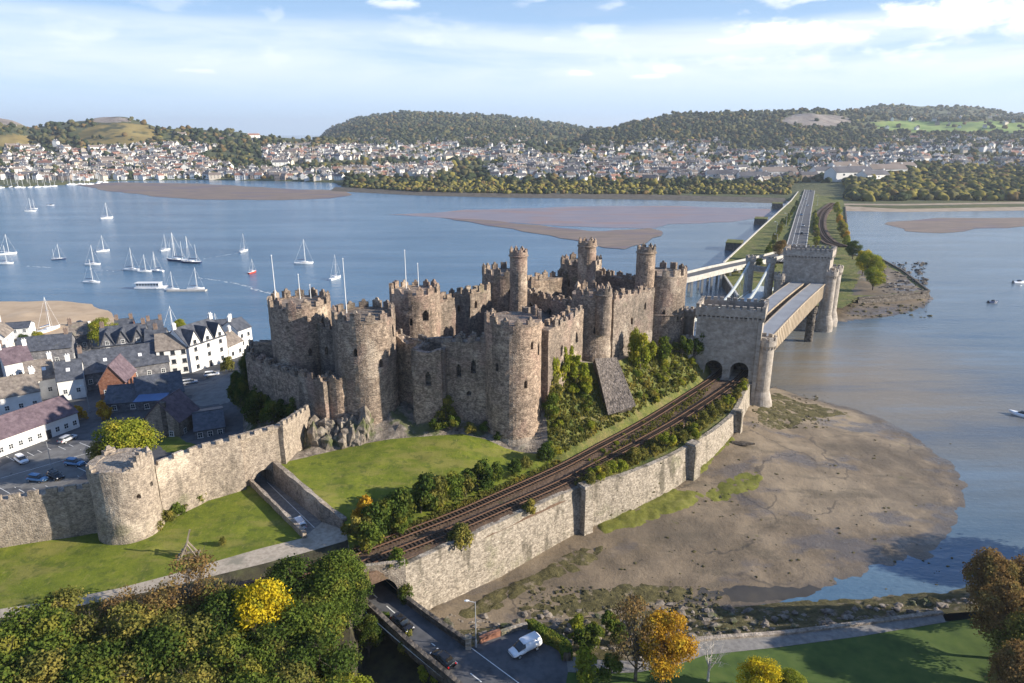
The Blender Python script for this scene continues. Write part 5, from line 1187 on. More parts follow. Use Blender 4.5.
# ------------------------------------------------------------------ suspension bridge beside it
sb = empty('suspension_bridge', (0, 0, 0), 0, 'old suspension bridge with pale chains and slim castellated stone towers', 'bridge')
sfar = [P(754, 263, 27), P(781, 262, 27)]; sfar = [Vector((p.x, p.y, 0)) for p in sfar]
snear = []
so_ = Vector((-bd.y, bd.x, 0))
sfar = [FL + bd*106 + so_*s_ for s_ in (21, 13)]; 
qq = P(766, 262, 27.5); off_ = Vector((qq.x, qq.y, 0)) - sfar[1]; off_ = so_*off_.dot(so_); sfar = [p + off_*1.0 for p in sfar]; snear = [p - bd*97 for p in sfar]
for grp in (sfar, snear):
    for p in grp:
        m = MB(); m.lathe(p.x, p.y, [(2.0, 0), (1.9, 11), (1.7, 11.2), (1.6, 25), (2.0, 26), (2.0, 27.4)], 18)
        for k in range(7): t = 2*math.pi*k/7; m.box(p.x+1.75*math.cos(t), p.y+1.75*math.sin(t), 27.6, .5, .8, .8, t)
        m.build('bridge_tower', AS, sb)
    mid = (grp[0]+grp[1])/2; e = (grp[1]-grp[0]); m = MB(); m.box(mid.x, mid.y, 22.6, e.length-2, 1.2, 1.6, math.atan2(e.y, e.x)); m.box(mid.x, mid.y, 23.7, e.length-2, 1.6, .5, math.atan2(e.y, e.x)); m.build('tower_lintel', AS, sb)
for i in (0, 1):
    m = MB(); prev = None
    for k in range(41):
        t = k/40; p = snear[i].lerp(sfar[i], t); z = 15.2 + 11.3*(2*t-1)**2; q = Vector((p.x, p.y, z))
        if prev is not None:
            for dz in (0, -.5, -1.0): m.beam(prev + Vector((0, 0, dz)), q + Vector((0, 0, dz)), .5, .34)
        prev = q
    m.build('chain', M['chain'], sb)
    m = MB()
    for k in range(1, 40):
        t = k/40; p = snear[i].lerp(sfar[i], t); m.bar((p.x, p.y, 12.6), (p.x, p.y, 14.6 + 11.3*(2*t-1)**2), .07, n=4)
    m.build('hanger_rods', M['chain'], sb, kind='stuff')
m = MB(); a0, a1 = (snear[0]+snear[1])/2, (sfar[0]+sfar[1])/2
m.beam(Vector((*(a0+bd*16).xy, 12.2)), Vector((*(a1+bd*16).xy, 12.2)), 6.4, .9)
m.build('deck', M['chain'], sb)
for s_ in (-1, 1):
    m = MB(); m.beam(Vector((*(a0+bd*16+so_*3.1*s_).xy, 13.7)), Vector((*(a1+so_*3.1*s_).xy, 13.7)), .12, .12)
    for k in range(46): p = (a0+bd*16+so_*3.1*s_).lerp(a1+so_*3.1*s_, k/45); m.box(p.x, p.y, 13.1, .1, .1, 1.1)
    m.build('railing', M['chain'], sb)

# ------------------------------------------------------------------ modern road bridge farther upstream
mbg = empty('road_bridge', (0, 0, 0), 0, 'pale concrete road bridge passing behind the suspension bridge', 'bridge')
rd = dens([(612, 292, 9.0), (650, 284, 9.0), (686, 277, 9.0), (715, 270, 8.4), (742, 264, 7.4), (768, 258, 6.0), (790, 252, 5.35)], 6)
m = MB()
Lf, Rf = offs(rd, -4.6), offs(rd, 4.6)
for i in range(len(rd)-1):
    dnv = Vector((0, 0, -1.4)); m.quad(Rf[i], Rf[i+1], Lf[i+1], Lf[i], 1); m.quad(Lf[i], Lf[i+1], Lf[i+1]+dnv, Lf[i]+dnv); m.quad(Rf[i]+dnv, Rf[i+1]+dnv, Rf[i+1], Rf[i]); m.quad(Lf[i]+dnv, Lf[i+1]+dnv, Rf[i+1]+dnv, Rf[i]+dnv)
m.build('deck', [M['concrete'], M['asphalt']], mbg)
for s_ in (-4.5, 4.5):
    m = MB(); e = offs(rd, s_)
    for i in range(len(e)-1): m.beam(e[i]+Vector((0, 0, .6)), e[i+1]+Vector((0, 0, .6)), .3, 1.2)
    m.build('parapet', M['concrete'], mbg)
for i in range(2, len(rd)-8, 2):
    for s_ in (-3.6, 3.6): m = MB(); p = offs(rd, s_)[i]; m.box(p.x, p.y, (p.z-1.4)/2-.5, 1.0, 1.0, p.z-.6, 0); m.build('pier', M['concrete'], mbg)
gv, gf = [], []
for o in scene.objects:
    if o.type == 'MESH' and o.name.split('.')[0] in ('castle_rock', 'castle_bank', 'castle_lawn', 'wall_lawn', 'path', 'lane', 'woodland_floor', 'ravine', 'road', 'junction', 'riverside_path', 'riverside_lawn', 'mudflat', 'rocky_bank', 'town_ground', 'causeway', 'islet_shore', 'sandbank', 'railway_bed', 'railway_verge', 'wall_face'):
        k = len(gv); gv += [tuple(v.co) for v in o.data.vertices]; gf += [tuple(i+k for i in p.vertices) for p in o.data.polygons]
BV = BVHTree.FromPolygons(gv, gf)
# wetter sheets and drainage rills in the mud
def tweak_mud(m):
    nt = m.node_tree; b = [n for n in nt.nodes if n.type == 'BSDF_PRINCIPLED'][0]; col = b.inputs['Base Color'].links[0].from_socket
    pos = N(nt, 'ShaderNodeNewGeometry').outputs['Position']
    wp = N(nt, 'ShaderNodeTexNoise', {'Vector': pos, 'Scale': .09, 'Detail': 4.0}); 
    v = N(nt, 'ShaderNodeVectorMath', {0: pos, 1: N(nt, 'ShaderNodeVectorMath', {0: wp.outputs['Color'], 3: 16.0}, operation='SCALE').outputs[0]}, operation='ADD').outputs[0]
    vo = N(nt, 'ShaderNodeTexVoronoi', {'Vector': v, 'Scale': .055}, feature='DISTANCE_TO_EDGE').outputs['Distance']
    rill = math_n(nt, 'SUBTRACT', 1.0, smooth(nt, vo, .004, .018))
    rn = N(nt, 'ShaderNodeTexNoise', {'Vector': pos, 'Scale': .05, 'Detail': 3.0}).outputs[0]
    rill = math_n(nt, 'MULTIPLY', rill, smooth(nt, rn, .50, .58))
    wet = N(nt, 'ShaderNodeTexNoise', {'Vector': N(nt, 'ShaderNodeMapping', {'Vector': pos, 'Scale': (1, 1.8, 1), 'Location': (13, 4, 0)}).outputs[0], 'Scale': .035, 'Detail': 5.0, 'Roughness': .6}).outputs[0]
    wm = smooth(nt, wet, .53, .60); c = mixc(nt, math_n(nt, 'MULTIPLY', wm, .7), col, (.115, .098, .085)); c = mixc(nt, math_n(nt, 'MULTIPLY', rill, .65), c, (.055, .045, .035))
    z = N(nt, 'ShaderNodeSeparateXYZ', {0: pos}).outputs[2]
    edge = math_n(nt, 'SUBTRACT', 1.0, smooth(nt, z, .0, .32)); c = mixc(nt, math_n(nt, 'MULTIPLY', edge, .6), c, (.09, .075, .06))
    nt.links.new(c, b.inputs['Base Color'])
    rg = math_n(nt, 'MULTIPLY_ADD', wm, -.42, .66); rg = math_n(nt, 'MULTIPLY_ADD', edge, -.25, rg, clamp=True); nt.links.new(rg, b.inputs['Roughness'])
tweak_mud(M['mud'])

M['chim'] = mk('chimney_stone', [(.15, .11, .09), (.27, .20, .16)], 1.5, 5, bump=.2)
# ------------------------------------------------------------------ houses of the old town
def fwindow(par, o, ex, nz_, w, h, frame='frame', bars=True):
    """window centred at o on a wall whose direction is ex and outward normal nz_"""
    up = Vector((0, 0, 1)); m = MB(); t = .12
    def bx(c_, sx__, sz_, d0, d1, mi=0, mb=m):
        vs = []
        for dd_ in (d0, d1):
            for a, b in ((-.5, -.5), (.5, -.5), (.5, .5), (-.5, .5)): vs.append(c_ + ex*a*sx__ + up*b*sz_ + nz_*dd_)
        mb.add(vs, [(3, 2, 1, 0), (4, 5, 6, 7), (0, 1, 5, 4), (1, 2, 6, 5), (2, 3, 7, 6), (3, 0, 4, 7)], mi)
    bx(o + up*(h/2-t/2), w, t, -.05, .07); bx(o - up*(h/2), w+.25, t, -.05, .14)
    for s in (-1, 1): bx(o + ex*s*(w/2-t/2), t, h-t*1.5, -.05, .06)
    if bars: bx(o, t*.5, h-t*1.5, -.02, .045); bx(o, w-2*t, t*.5, -.02, .05)
    f = m.build('window', M[frame], par); p = MB(); bx(o, w-2*t, h-2*t, -.04, .03, 0, p); p.build('pane', M['glass'], f); return f
def house(label, A, B, z, depth, eave, ridge, wall='white', roof='slate', cols=3, rows=2, across=False, gables=0, chim=(0.1, 0.9), frame='frame', side=2, door=None, sky=0, z_from=None):
    a = P(A[0], A[1], z); b = P(B[0], B[1], z); d = b-a; Ln = d.length; d.normalize(); ang = math.atan2(d.y, d.x)
    r = empty('house', a, ang, label, 'house'); X = Vector((1, 0, 0)); Y = Vector((0, 1, 0)); D = depth; w = MB(); o = .35
    if not across:
        w.add([(0, 0, -1.5), (Ln, 0, -1.5), (Ln, D, -1.5), (0, D, -1.5), (0, 0, eave), (Ln, 0, eave), (Ln, D, eave), (0, D, eave), (0, D/2, ridge), (Ln, D/2, ridge)], [(0, 1, 5, 4), (1, 2, 6, 9, 5), (2, 3, 7, 6), (3, 0, 4, 8, 7)])
    else:
        w.add([(0, 0, -1.5), (Ln, 0, -1.5), (Ln, D, -1.5), (0, D, -1.5), (0, 0, eave), (Ln, 0, eave), (Ln, D, eave), (0, D, eave), (Ln/2, 0, ridge), (Ln/2, D, ridge)], [(0, 1, 5, 8, 4), (1, 2, 6, 5), (2, 3, 7, 9, 6), (3, 0, 4, 7)])
    rm = MB()
    def slab(p0, p1, p2, p3, t=.16):
        n = (Vector(p1)-Vector(p0)).cross(Vector(p3)-Vector(p0)).normalized(); n = n if n.z > 0 else -n; q = [Vector(p)+n*t for p in (p0, p1, p2, p3)]; pp = [Vector(p)+n*.02 for p in (p0, p1, p2, p3)]
        rm.add([*pp, *q], [(3, 2, 1, 0), (4, 5, 6, 7), (0, 1, 5, 4), (1, 2, 6, 5), (2, 3, 7, 6), (3, 0, 4, 7)])
    if not across:
        k = (ridge-eave)/(D/2)*o
        slab((-.2, -o, eave-k), (Ln+.2, -o, eave-k), (Ln+.2, D/2, ridge), (-.2, D/2, ridge)); slab((Ln+.2, D+o, eave-k), (-.2, D+o, eave-k), (-.2, D/2, ridge), (Ln+.2, D/2, ridge))
        rm.beam((-.25, D/2, ridge+.18), (Ln+.25, D/2, ridge+.18), .3, .16)
    else:
        k = (ridge-eave)/(Ln/2)*o
        slab((-o, -.25, eave-k), (-o, D+.2, eave-k), (Ln/2, D+.2, ridge), (Ln/2, -.25, ridge)); slab((Ln+o, -.25, eave-k), (Ln+o, D+.2, eave-k), (Ln/2, D+.2, ridge), (Ln/2, -.25, ridge))
        rm.beam((Ln/2, -.3, ridge+.18), (Ln/2, D+.25, ridge+.18), .3, .16)
    gx = []
    for g in range(gables):
        gw = Ln/gables*.86; cx = Ln*(g+.5)/gables; gx.append(cx); gr = ridge-.3; ge = eave-.1; yb = D*.45
        w.add([(cx-gw/2, -.06, ge), (cx+gw/2, -.06, ge), (cx, -.06, gr)], [(0, 1, 2)])
        sl = .3
        slab((cx-gw/2-sl, -.35, ge-sl*.9), (cx-gw/2-sl, yb, ge-sl*.9), (cx, yb, gr), (cx, -.35, gr)); slab((cx+gw/2+sl, -.35, ge-sl*.9), (cx+gw/2+sl, yb, ge-sl*.9), (cx, yb, gr), (cx, -.35, gr))
        fwindow(r, Vector((cx, -.06, ge+.9)), X, -Y, min(1.1, gw*.3), 1.3, frame)
    w.build('wall', M[wall], r); ro = rm.build('roof', M[roof], r)
    for c_ in chim:
        cb = MB(); cx, cy = (Ln*c_, D/2) if not across else (Ln/2, D*c_)
        cb.box(cx, cy, ridge+.3, 1.1, .75, 2.4); cb.box(cx, cy, ridge+1.55, 1.25, .9, .18)
        for s in (-.28, .28): cb.lathe(cx+s, cy, [(.13, ridge+1.6), (.11, ridge+2.1)], 7)
        cb.build('chimney', M['chim' if wall != 'white' else 'white'], ro)
    for i in range(sky):
        sxx = Ln*(i+.7)/(sky+.5); fz_ = .5; n = Vector((0, -(ridge-eave), D/2)).normalized(); q = Vector((sxx, D/4, (eave+ridge)/2)) + n*.2; s = MB()
        e1 = X; e2 = Vector((0, D/2, ridge-eave)).normalized(); vs = [q+e1*.45+e2*.55, q-e1*.45+e2*.55, q-e1*.45-e2*.55, q+e1*.45-e2*.55]; s.add([v - n*.1 for v in vs]+vs, [(4, 5, 6, 7), (0, 4, 7, 3), (1, 0, 4, 5), (2, 1, 5, 6), (3, 2, 6, 7)]); s.build('skylight', M['lamp'], ro)
    for c_ in range(cols):
        for rr in range(rows):
            zz = 1.5 + rr*2.7
            if zz + .7 > eave + (.0 if not across else 1.5): continue
            x = Ln*(c_+.5)/cols
            if door is not None and rr == 0 and c_ == door: continue
            fwindow(r, Vector((x, 0, zz)), X, -Y, 1.1, 1.35, frame)
    if side:
        for c_ in range(side):
            for rr in range(rows):
                zz = 1.5+rr*2.7
                if zz + .7 > eave+.6: continue
                fwindow(r, Vector((Ln, D*(c_+.5)/side, zz)), Y, X, 1.0, 1.3, frame)
    if door is not None:
        x = Ln*(door+.5)/cols; dm = MB(); dm.box(x, -.05, 1.05, 1.0, .14, 2.1); dob = dm.build('door', M['darkframe'], r); k = MB(); k.box(x+.35, -.15, 1.05, .06, .08, .16); k.build('handle', M['metal'], dob)
    return r
house('long low white inn with purple slate roof beside the car park', (-34, 470), (80, 427), 8, 9, 4.0, 7.2, 'white', 'slate_purple', 12, 1, chim=(.35,), door=8)
house('white house with stone tiled roof behind the left end of the long inn', (-28, 421), (43, 407), 8, 8.5, 4.6, 8.2, 'white', 'slate_brown', 5, 1, chim=(.2, .95))
house('white cottage with two skylights in its brown slate roof', (31, 398), (58, 393), 8, 10, 4.6, 8.6, 'white', 'slate_brown', 2, 1, chim=(.98,), sky=2)
house('narrow white cottage with dark slate roof and a tall brick chimney', (60, 398), (86, 394), 8, 9.5, 4.8, 8.6, 'white', 'slate', 2, 1, chim=(.5,), sky=1)
house('wide dark slate roofed house between the cottages and the grey gabled terrace', (84, 388), (171, 374), 8, 12, 4, 8.5, 'greywall', 'slate', 6, 1, chim=(.02,), sky=2)
house('red brick gabled house with pale pink roof edge', (101, 398), (127, 396), 8, 10, 4.2, 8.8, 'brick', 'slate_purple', 2, 1, across=True, chim=())
house('low slate roofed outbuilding with bluish roof left of the stone cottage', (106, 414), (143, 411), 8, 10, 2.8, 5.6, 'greywall', 'slate', 2, 1, chim=())
house('slate roofed hall behind the sandstone cottage', (140, 413), (186, 405), 8, 11, 4, 7.6, 'greywall', 'slate', 3, 1, chim=())
house('sandstone cottage with steep gable and chimney breast just behind the town wall', (147, 438), (181, 440), 8.5, 8, 4.6, 9.0, 'stone_wall', 'slate_purple', 2, 1, across=True, chim=(), side=2)
cbm = MB(); q = P(168, 439, 8.5); cbm.box(q.x, q.y+.1, 12.6, 1.1, .7, 9.5); cbm.box(q.x, q.y+.1, 17.5, 1.25, .85, .2); 
tag(cbm.build('chimney_stack', M['stone_dark']), 'dark chimney stack rising up the gable of the sandstone cottage', 'chimney')
house('grey stone terrace with three steep white trimmed gables', (103, 363), (149, 358), 6, 11, 5.6, 10.2, 'greywall', 'slate', 3, 2, gables=3, chim=(.05, .95))
house('plain dark slate building joining the grey terrace to the white hotel', (147, 360), (168, 358), 6.5, 10, 5, 8.6, 'greywall', 'slate', 2, 1, chim=(.5,))
house('left wing of the white hotel with a brown roof and gable end', (160, 377), (192, 373), 7, 10, 8.0, 11.6, 'white', 'slate_brown', 3, 3, chim=(), door=1, frame='darkframe')
house('tall white hotel with three steep front gables facing the castle', (192.5, 373.5), (229, 360), 7, 11, 8.4, 13.0, 'white', 'slate', 3, 3, gables=3, chim=(.02, .98), frame='darkframe', door=1)
house('small white house with mossy brown roof right of the white hotel', (230, 360), (244, 353), 6.5, 8, 4.4, 7.4, 'white', 'slate_brown', 2, 1, chim=(.9,), frame='darkframe')
house('white house with dark roof at the quay corner nearest the castle', (240, 349), (253, 344), 5, 8, 6.4, 9.2, 'white', 'slate', 2, 2, chim=(.1,), frame='darkframe')
house('long quayside house with dark roof behind the white hotel', (200, 347), (241, 343), 4.5, 8, 5, 8, 'white', 'slate', 5, 1, chim=(.3, .8))
house('dark house with pale chimney left of the large lime tree', (72, 350), (90, 348), 5, 8, 5, 8.2, 'greywall', 'slate_brown', 2, 1, chim=(.05,))
house('pinkish quayside house behind the grey gabled terrace', (118, 346), (136, 344), 4.5, 8, 5.6, 8.4, 'brick', 'slate', 2, 1, chim=(.1, .9))
house('narrow pink quayside house with a hipped look beside the small lime tree', (151, 346), (166, 344), 4.5, 7, 5.6, 8.2, 'brick', 'slate', 2, 1, chim=(.1, .9))
house('dark slate terrace at the left edge behind the stone tiled house', (-30, 385), (14, 376), 7.5, 9, 5, 8.4, 'greywall', 'slate', 4, 1, chim=(.3, .9))
house('house with purple brown roof and two chimneys at the left', (8, 382), (36, 376), 7.5, 9, 5.2, 8.6, 'white', 'slate_purple', 3, 1, chim=(.05, .95))
house('slate roofed row behind the purple roofed house', (20, 368), (74, 362), 7, 9, 5, 8.2, 'greywall', 'slate', 5, 1, chim=(.9,))
house('sunlit white gabled house by the left edge near the quay', (-14, 356), (8, 354), 6, 9, 6, 9.5, 'white', 'slate_brown', 2, 2, across=True, chim=(.9,))
house('low pale quayside shed near the sandbank', (-8, 337), (30, 334), 3.2, 7, 2.6, 4.0, 'white', 'slate', 4, 1, chim=())
house('long low dark slate roofed store under the castle barbican', (196, 442), (226, 437), 9, 13, 2.6, 4.4, 'greywall', 'slate', 3, 1, chim=())
tq = MB(); q = P(152, 402, 12); tq.box(q.x, q.y, 13.2, 7, 5, .12, .2); tag(tq.build('tarpaulin', M['bluesheet']), 'blue sheet covering a roof between the slate buildings', 'tarpaulin')
# car park bays
cp = MB()
def bay(px0, py0, px1, py1, w=.12):
    a, b = G(px0, py0), G(px1, py1); d = (b-a).normalized(); n = Vector((-d.y, d.x, 0))*w/2; up = Vector((0, 0, .03)); cp.quad(a-n+up, b-n+up, b+n+up, a+n+up)
for i in range(9): bay(-2+i*10.5, 487-i*3.2, 16+i*10.5, 497-i*3.4)
for i in range(8): bay(6+i*10.5, 456-i*1.9, 18+i*10.5, 463-i*2.2)
bay(-5, 480, 92, 452); cp.build('road_marking', M['paint'], kind='structure')

# ------------------------------------------------------------------ vehicles
def loft(mb, st, mi=0, n=10, power=3.2, flat_bottom=True):
    """rounded-box cross sections at x stations: (x, half width, z low, z high, top inset)"""
    k0 = len(mb.v)
    for (x, hw, z0, z1, ins) in st:
        cz, hz = (z0+z1)/2, (z1-z0)/2
        for i in range(n):
            t = 2*math.pi*(i+.5)/n; c_, s = math.cos(t), math.sin(t); r = (abs(c_)**power + abs(s)**power)**(-1/power); yy, zz = r*c_, r*s
            mb.v.append((x, yy*(hw - ins*max(0, zz)), cz + zz*hz))
    for a in range(len(st)-1):
        for i in range(n):
            j = (i+1) % n; mb.f.append((k0+a*n+i, k0+a*n+j, k0+(a+1)*n+j, k0+(a+1)*n+i)); mb.m.append(mi)
    mb.f.append(tuple(k0+i for i in range(n))); mb.m.append(mi); mb.f.append(tuple(k0+(len(st)-1)*n+i for i in range(n-1, -1, -1))); mb.m.append(mi)
def make_car(paint, label, kind='hatch', name='car', cat='car', group=None):
    r = empty(name, (0, 0, 0), 0, label, cat, group); b = MB()
    if kind == 'hatch':
        loft(b, [(-2.1, .70, .42, .78, 0), (-2.0, .82, .28, .92, .04), (-1.4, .88, .25, .98, .05), (0, .90, .24, .98, .05), (1.1, .88, .25, .96, .05), (1.8, .82, .27, .84, .06), (2.08, .66, .36, .70, .04)], 0, 14)
        g = MB(); loft(g, [(-1.98, .62, .90, 1.05, .08), (-1.62, .74, .90, 1.40, .16), (-.9, .77, .90, 1.49, .18), (.1, .77, .90, 1.48, .18), (.62, .75, .90, 1.30, .16), (1.18, .68, .88, .98, .08)], 0, 14)
        rf_ = MB(); loft(rf_, [(-1.7, .54, 1.38, 1.455, .04), (-.9, .60, 1.42, 1.52, .05), (.1, .60, 1.41, 1.51, .05), (.42, .56, 1.38, 1.44, .04)], 0, 14); wx, wr = (-1.28, 1.30), .32; fx = 2.02; hz = .66; hy = .58
    else:
        loft(b, [(-2.25, .84, .35, 1.55, .10), (-2.15, .90, .28, 1.80, .14), (-1.0, .92, .27, 1.86, .15), (.35, .92, .27, 1.84, .15), (.45, .92, .27, 1.10, .05), (1.5, .90, .28, 1.04, .06), (2.05, .84, .30, .92, .08), (2.28, .68, .38, .76, .05)], 0, 14)
        g = MB(); loft(g, [(.2, .80, .98, 1.80, .16), (.55, .80, .98, 1.76, .17), (1.0, .78, .98, 1.42, .14), (1.5, .74, .96, 1.07, .08)], 0, 14)
        rf_ = MB(); loft(rf_, [(-2.0, .68, 1.80, 1.88, .04), (.3, .68, 1.80, 1.87, .04), (.62, .64, 1.73, 1.79, .04)], 0, 14); wx, wr = (-1.38, 1.42), .33; fx = 2.2; hz = .70; hy = .62
    bo = b.build('body', M[paint], r, smooth_=True); g.build('window_glass', M['glass'], r, smooth_=True); rf_.build('roof', M[paint], r, smooth_=True)
    for x in wx:
        for s in (-1, 1):
            t = MB(); t.bar((x, s*.74, wr), (x, s*.93, wr), wr, n=16); wo = t.build('wheel', M['rubber'], r); h = MB(); h.bar((x, s*.92, wr), (x, s*.945, wr), wr*.62, n=12); h.build('rim', M['metal'], wo)
    for s in (-1, 1):
        h = MB(); h.box(fx-.14, s*hy, hz, .26, .26, .16); h.build('headlight', M['lamp'], r); h = MB(); h.box(-fx+.02, s*(hy+.05), hz+.1, .16, .2, .24); h.build('tail_light', M['redlamp'], r)
        h = MB(); h.box(.62, s*.97, 1.0, .12, .16, .12); h.build('door_mirror', M[paint], r)
    pl_ = MB(); pl_.box(-fx-.03, 0, .55, .04, .5, .12); pl_.build('number_plate', M['frame'], r)
    return r
def put(o, px, py, px2, py2, s=1.0, dz=0.0):
    a = G(px, py); b = G(px2, py2); o.location = (a.x, a.y, a.z+dz+.03); o.rotation_euler = (0, 0, math.atan2((b-a).y, (b-a).x)); o.scale = (s, s, s); return o
c1 = make_car('carblack', 'black hatchback on the road nearest the arch bridge'); put(c1, 402.5, 627, 430, 650)
c2 = copy_tree(c1, label='black hatchback farther down the road, beside the white van junction'); put(c2, 443, 662.5, 418, 641)
c3 = make_car('carwhite', 'white van parked at the junction beside the curved hedge', 'van', 'van', 'van'); put(c3, 525, 651, 508, 659, 1.05)
c4 = make_car('carblue', 'light blue car in the car park, the nearer to the left edge'); put(c4, 38, 481, 60, 483)
c5 = copy_tree(c4, label='light blue car in the car park, the one closer to the leafy tree'); put(c5, 75, 465, 95, 467)
c6 = make_car('carsilver', 'silver car parked in front of the long white inn'); put(c6, 68, 441, 82, 434)
c7 = copy_tree(c3, label='white van parked at the low end of the sunken lane by the path'); put(c7, 299, 526, 288, 514, .85)
c8 = copy_tree(c6, label='silver car parked on the dark yard below the white hotel'); put(c8, 190, 384, 205, 381)
fcm = MB(); loft(fcm, [(-2.1, .8, .3, .9, .05), (0, .88, .25, .98, .05), (2.1, .75, .3, .8, .05)], 0, 8); loft(fcm, [(-1.7, .7, .85, 1.2, .1), (-1, .75, .85, 1.5, .15), (.3, .75, .85, 1.48, .15), (1.1, .7, .85, .98, .1)], 1, 8)
for x in (-1.3, 1.3): fcm.bar((x, -.85, .3), (x, .85, .3), .3, n=8, mi=2)
fmesh = {p: fcm.mesh('far_car', [M[p], M['glass'], M['rubber']]) for p in ('carwhite', 'carblack', 'carsilver', 'carblue')}
for i, (k, o_, p) in enumerate([(3, 1.7, 'carwhite'), (6, -1.6, 'carsilver'), (9, 1.6, 'carblack'), (11, 1.7, 'carwhite'), (14, -1.7, 'carblue'), (17, 1.7, 'carwhite'), (19, -1.6, 'carwhite'), (22, 1.6, 'carsilver')]):
    q = offs(croad, o_)[k]; d = croad[k+1]-croad[k]; o = bpy.data.objects.new('far_car', fmesh[p]); COL.objects.link(o); o.location = q + Vector((0, 0, .03)); o.rotation_euler = (0, 0, math.atan2(d.y, d.x)); o.scale = (1.25,)*3
    cn = {'carwhite': 'white', 'carblack': 'black', 'carsilver': 'silver', 'carblue': 'blue'}[p]
    tag(o, f'tiny distant {cn} car on the causeway road', 'car', f'{cn} cars on the causeway road')

# ------------------------------------------------------------------ boats
def make_yacht(hull='hull', label='', L_=9.0, mast=12.0, two=False, low=False):
    r = empty('sailing_yacht', (0, 0, 0), 0, label, 'yacht'); m = MB(); n = 9; st = []
    for x, hw, zk, zd in ((-.5, .26, .05, .95), (-.4, .34, -.2, .95), (-.15, .40, -.3, .95), (.1, .38, -.3, 1.0), (.3, .25, -.2, 1.08), (.43, .11, 0, 1.16), (.5, .01, .6, 1.22)):
        hw *= L_*.36; x *= L_; st.append([(x, -hw, zd), (x, -hw*.92, zd*.45), (x, -hw*.5, zk), (x, hw*.5, zk), (x, hw*.92, zd*.45), (x, hw, zd)])
    k = 0
    for s in st: m.v += s
    for a in range(len(st)-1):
        for i in range(5): m.f.append((a*6+i, a*6+i+1, (a+1)*6+i+1, (a+1)*6+i)); m.m.append(0)
        m.f.append((a*6+5, a*6, (a+1)*6, (a+1)*6+5)); m.m.append(1)
    m.f.append((0, 1, 2, 3, 4, 5)); m.m.append(0)
    m.build('hull', [M[hull], M['frame']], r)
    c_ = MB(); loft(c_, [(-L_*.12, L_*.085, .9, 1.35, .05), (0, L_*.095, .9, 1.5, .08), (L_*.18, L_*.07, .95, 1.4, .05), (L_*.24, L_*.05, 1.0, 1.2, .02)], 0, 10); co = c_.build('cabin', M['hull'], r)
    w = MB(); w.box(L_*.04, 0, 1.25, L_*.2, L_*.19, .14); w.build('window', M['glass'], co)
    ms = MB(); ms.bar((L_*.08, 0, 1.0), (L_*.08, 0, mast), .11, .08, 6); ms.beam((L_*.08, -.9, mast*.6), (L_*.08, .9, mast*.6), .07, .07)
    for e in ((L_*.48, 0, 1.2), (-L_*.48, 0, 1.0), (L_*.08, -L_*.13, 1.0), (L_*.08, L_*.13, 1.0)): ms.bar((L_*.08, 0, mast*.98), e, .028, n=3)
    ms.build('mast', M['mast'], r)
    bm_ = MB(); bm_.bar((L_*.07, 0, 2.1), (-L_*.36, 0, 2.15), .08, n=6); bo = bm_.build('boom', M['mast'], r); sc = MB(); sc.bar((L_*.06, 0, 2.3), (-L_*.34, 0, 2.3), .2, .12, 8); sc.build('furled_sail', M['sailcover'], bo)
    if two: m2 = MB(); m2.bar((-L_*.3, 0, 1.0), (-L_*.3, 0, mast*.7), .09, .06, 6); m2.build('mast', M['mast'], r)
    return r
YB = {'w': make_yacht('hull', 'x'), 'b': make_yacht('hull_blue', 'x', 10.5, 13, True), 'r': make_yacht('hull_red', 'x', 7, 8)}
used_y = {}
def yacht(k, px, py, s, rz, label, group=None):
    p = P(px, py, 0)
    if k not in used_y: used_y[k] = 1; o = YB[k]
    else: o = copy_tree(YB[k])
    o.location = (p.x, p.y, -.1); o.rotation_euler = (0, 0, rz); o.scale = (s, s, s); o['label'] = label
    if group: o['group'] = group
    return o
yl = [('w', 30.6, 211.5, 1.1, .4, 'white yacht of the pair far out at upper left, the left one'), ('w', 34, 209, .8, .2, 'white yacht of the pair far out at upper left, the right one'), ('w', 107, 218.5, 1.2, .9, 'lone white yacht far out left of centre in the estuary'),
 ('b', 59, 259.5, .75, .5, 'small dark hulled yacht anchored alone near the left edge'), ('w', 93, 265, 1.0, .1, 'white yacht behind the white yacht with a low mooring at left'), ('w', 92, 283, 1.05, -.1, 'nearest white yacht moored left of the passenger boat group'), ('w', 103, 251.5, .9, .8, 'white yacht upstream of the two yachts at left'),
 ('w', 8, 254.5, 1.1, .7, 'white yacht cut close to the left edge, the farther one'), ('w', 6, 264, .95, .2, 'white yacht cut close to the left edge, the nearer one'), ('w', 132, 270.5, 1.1, -.1, 'leftmost yacht of the raft of moored yachts'), ('w', 145, 272, .85, .1, 'second yacht of the raft of moored yachts'),
 ('w', 157, 271.5, .95, 2.9, 'third yacht of the raft of moored yachts'), ('w', 165.5, 250.5, .9, 1.2, 'white yacht just behind the large blue ketch'), ('b', 177, 261, 1.35, 2.9, 'large blue hulled ketch, left of the two lying side by side'), ('b', 191, 263, 1.25, 3.0, 'large blue hulled ketch, right of the two lying side by side'),
 ('w', 244, 251.5, 1.0, 1.3, 'lone white yacht in open water right of the ketches'), ('w', 304, 264, 1.25, .1, 'lone white yacht in open water beyond the north west castle tower'), ('w', 335.5, 279, 1.1, 1.2, 'white yacht seen beside the castle flagpole'), ('w', 172, 290, .8, .1, 'small yacht tied to the left end of the pontoon'), ('w', 196, 289.5, .95, .1, 'small yacht tied to the right end of the pontoon'),
 ('w', 49, 331, 1.15, 1.3, 'tall masted yacht lying by the sandbank at left'), ('w', 172, 336, 1.0, .9, 'yacht whose mast rises behind the quayside houses'), ('w', 216, 337, .8, .3, 'yacht whose mast rises over the white hotel'), ('w', 538, 300, .9, .5, 'white yacht glimpsed over the castle wall between the turrets')]
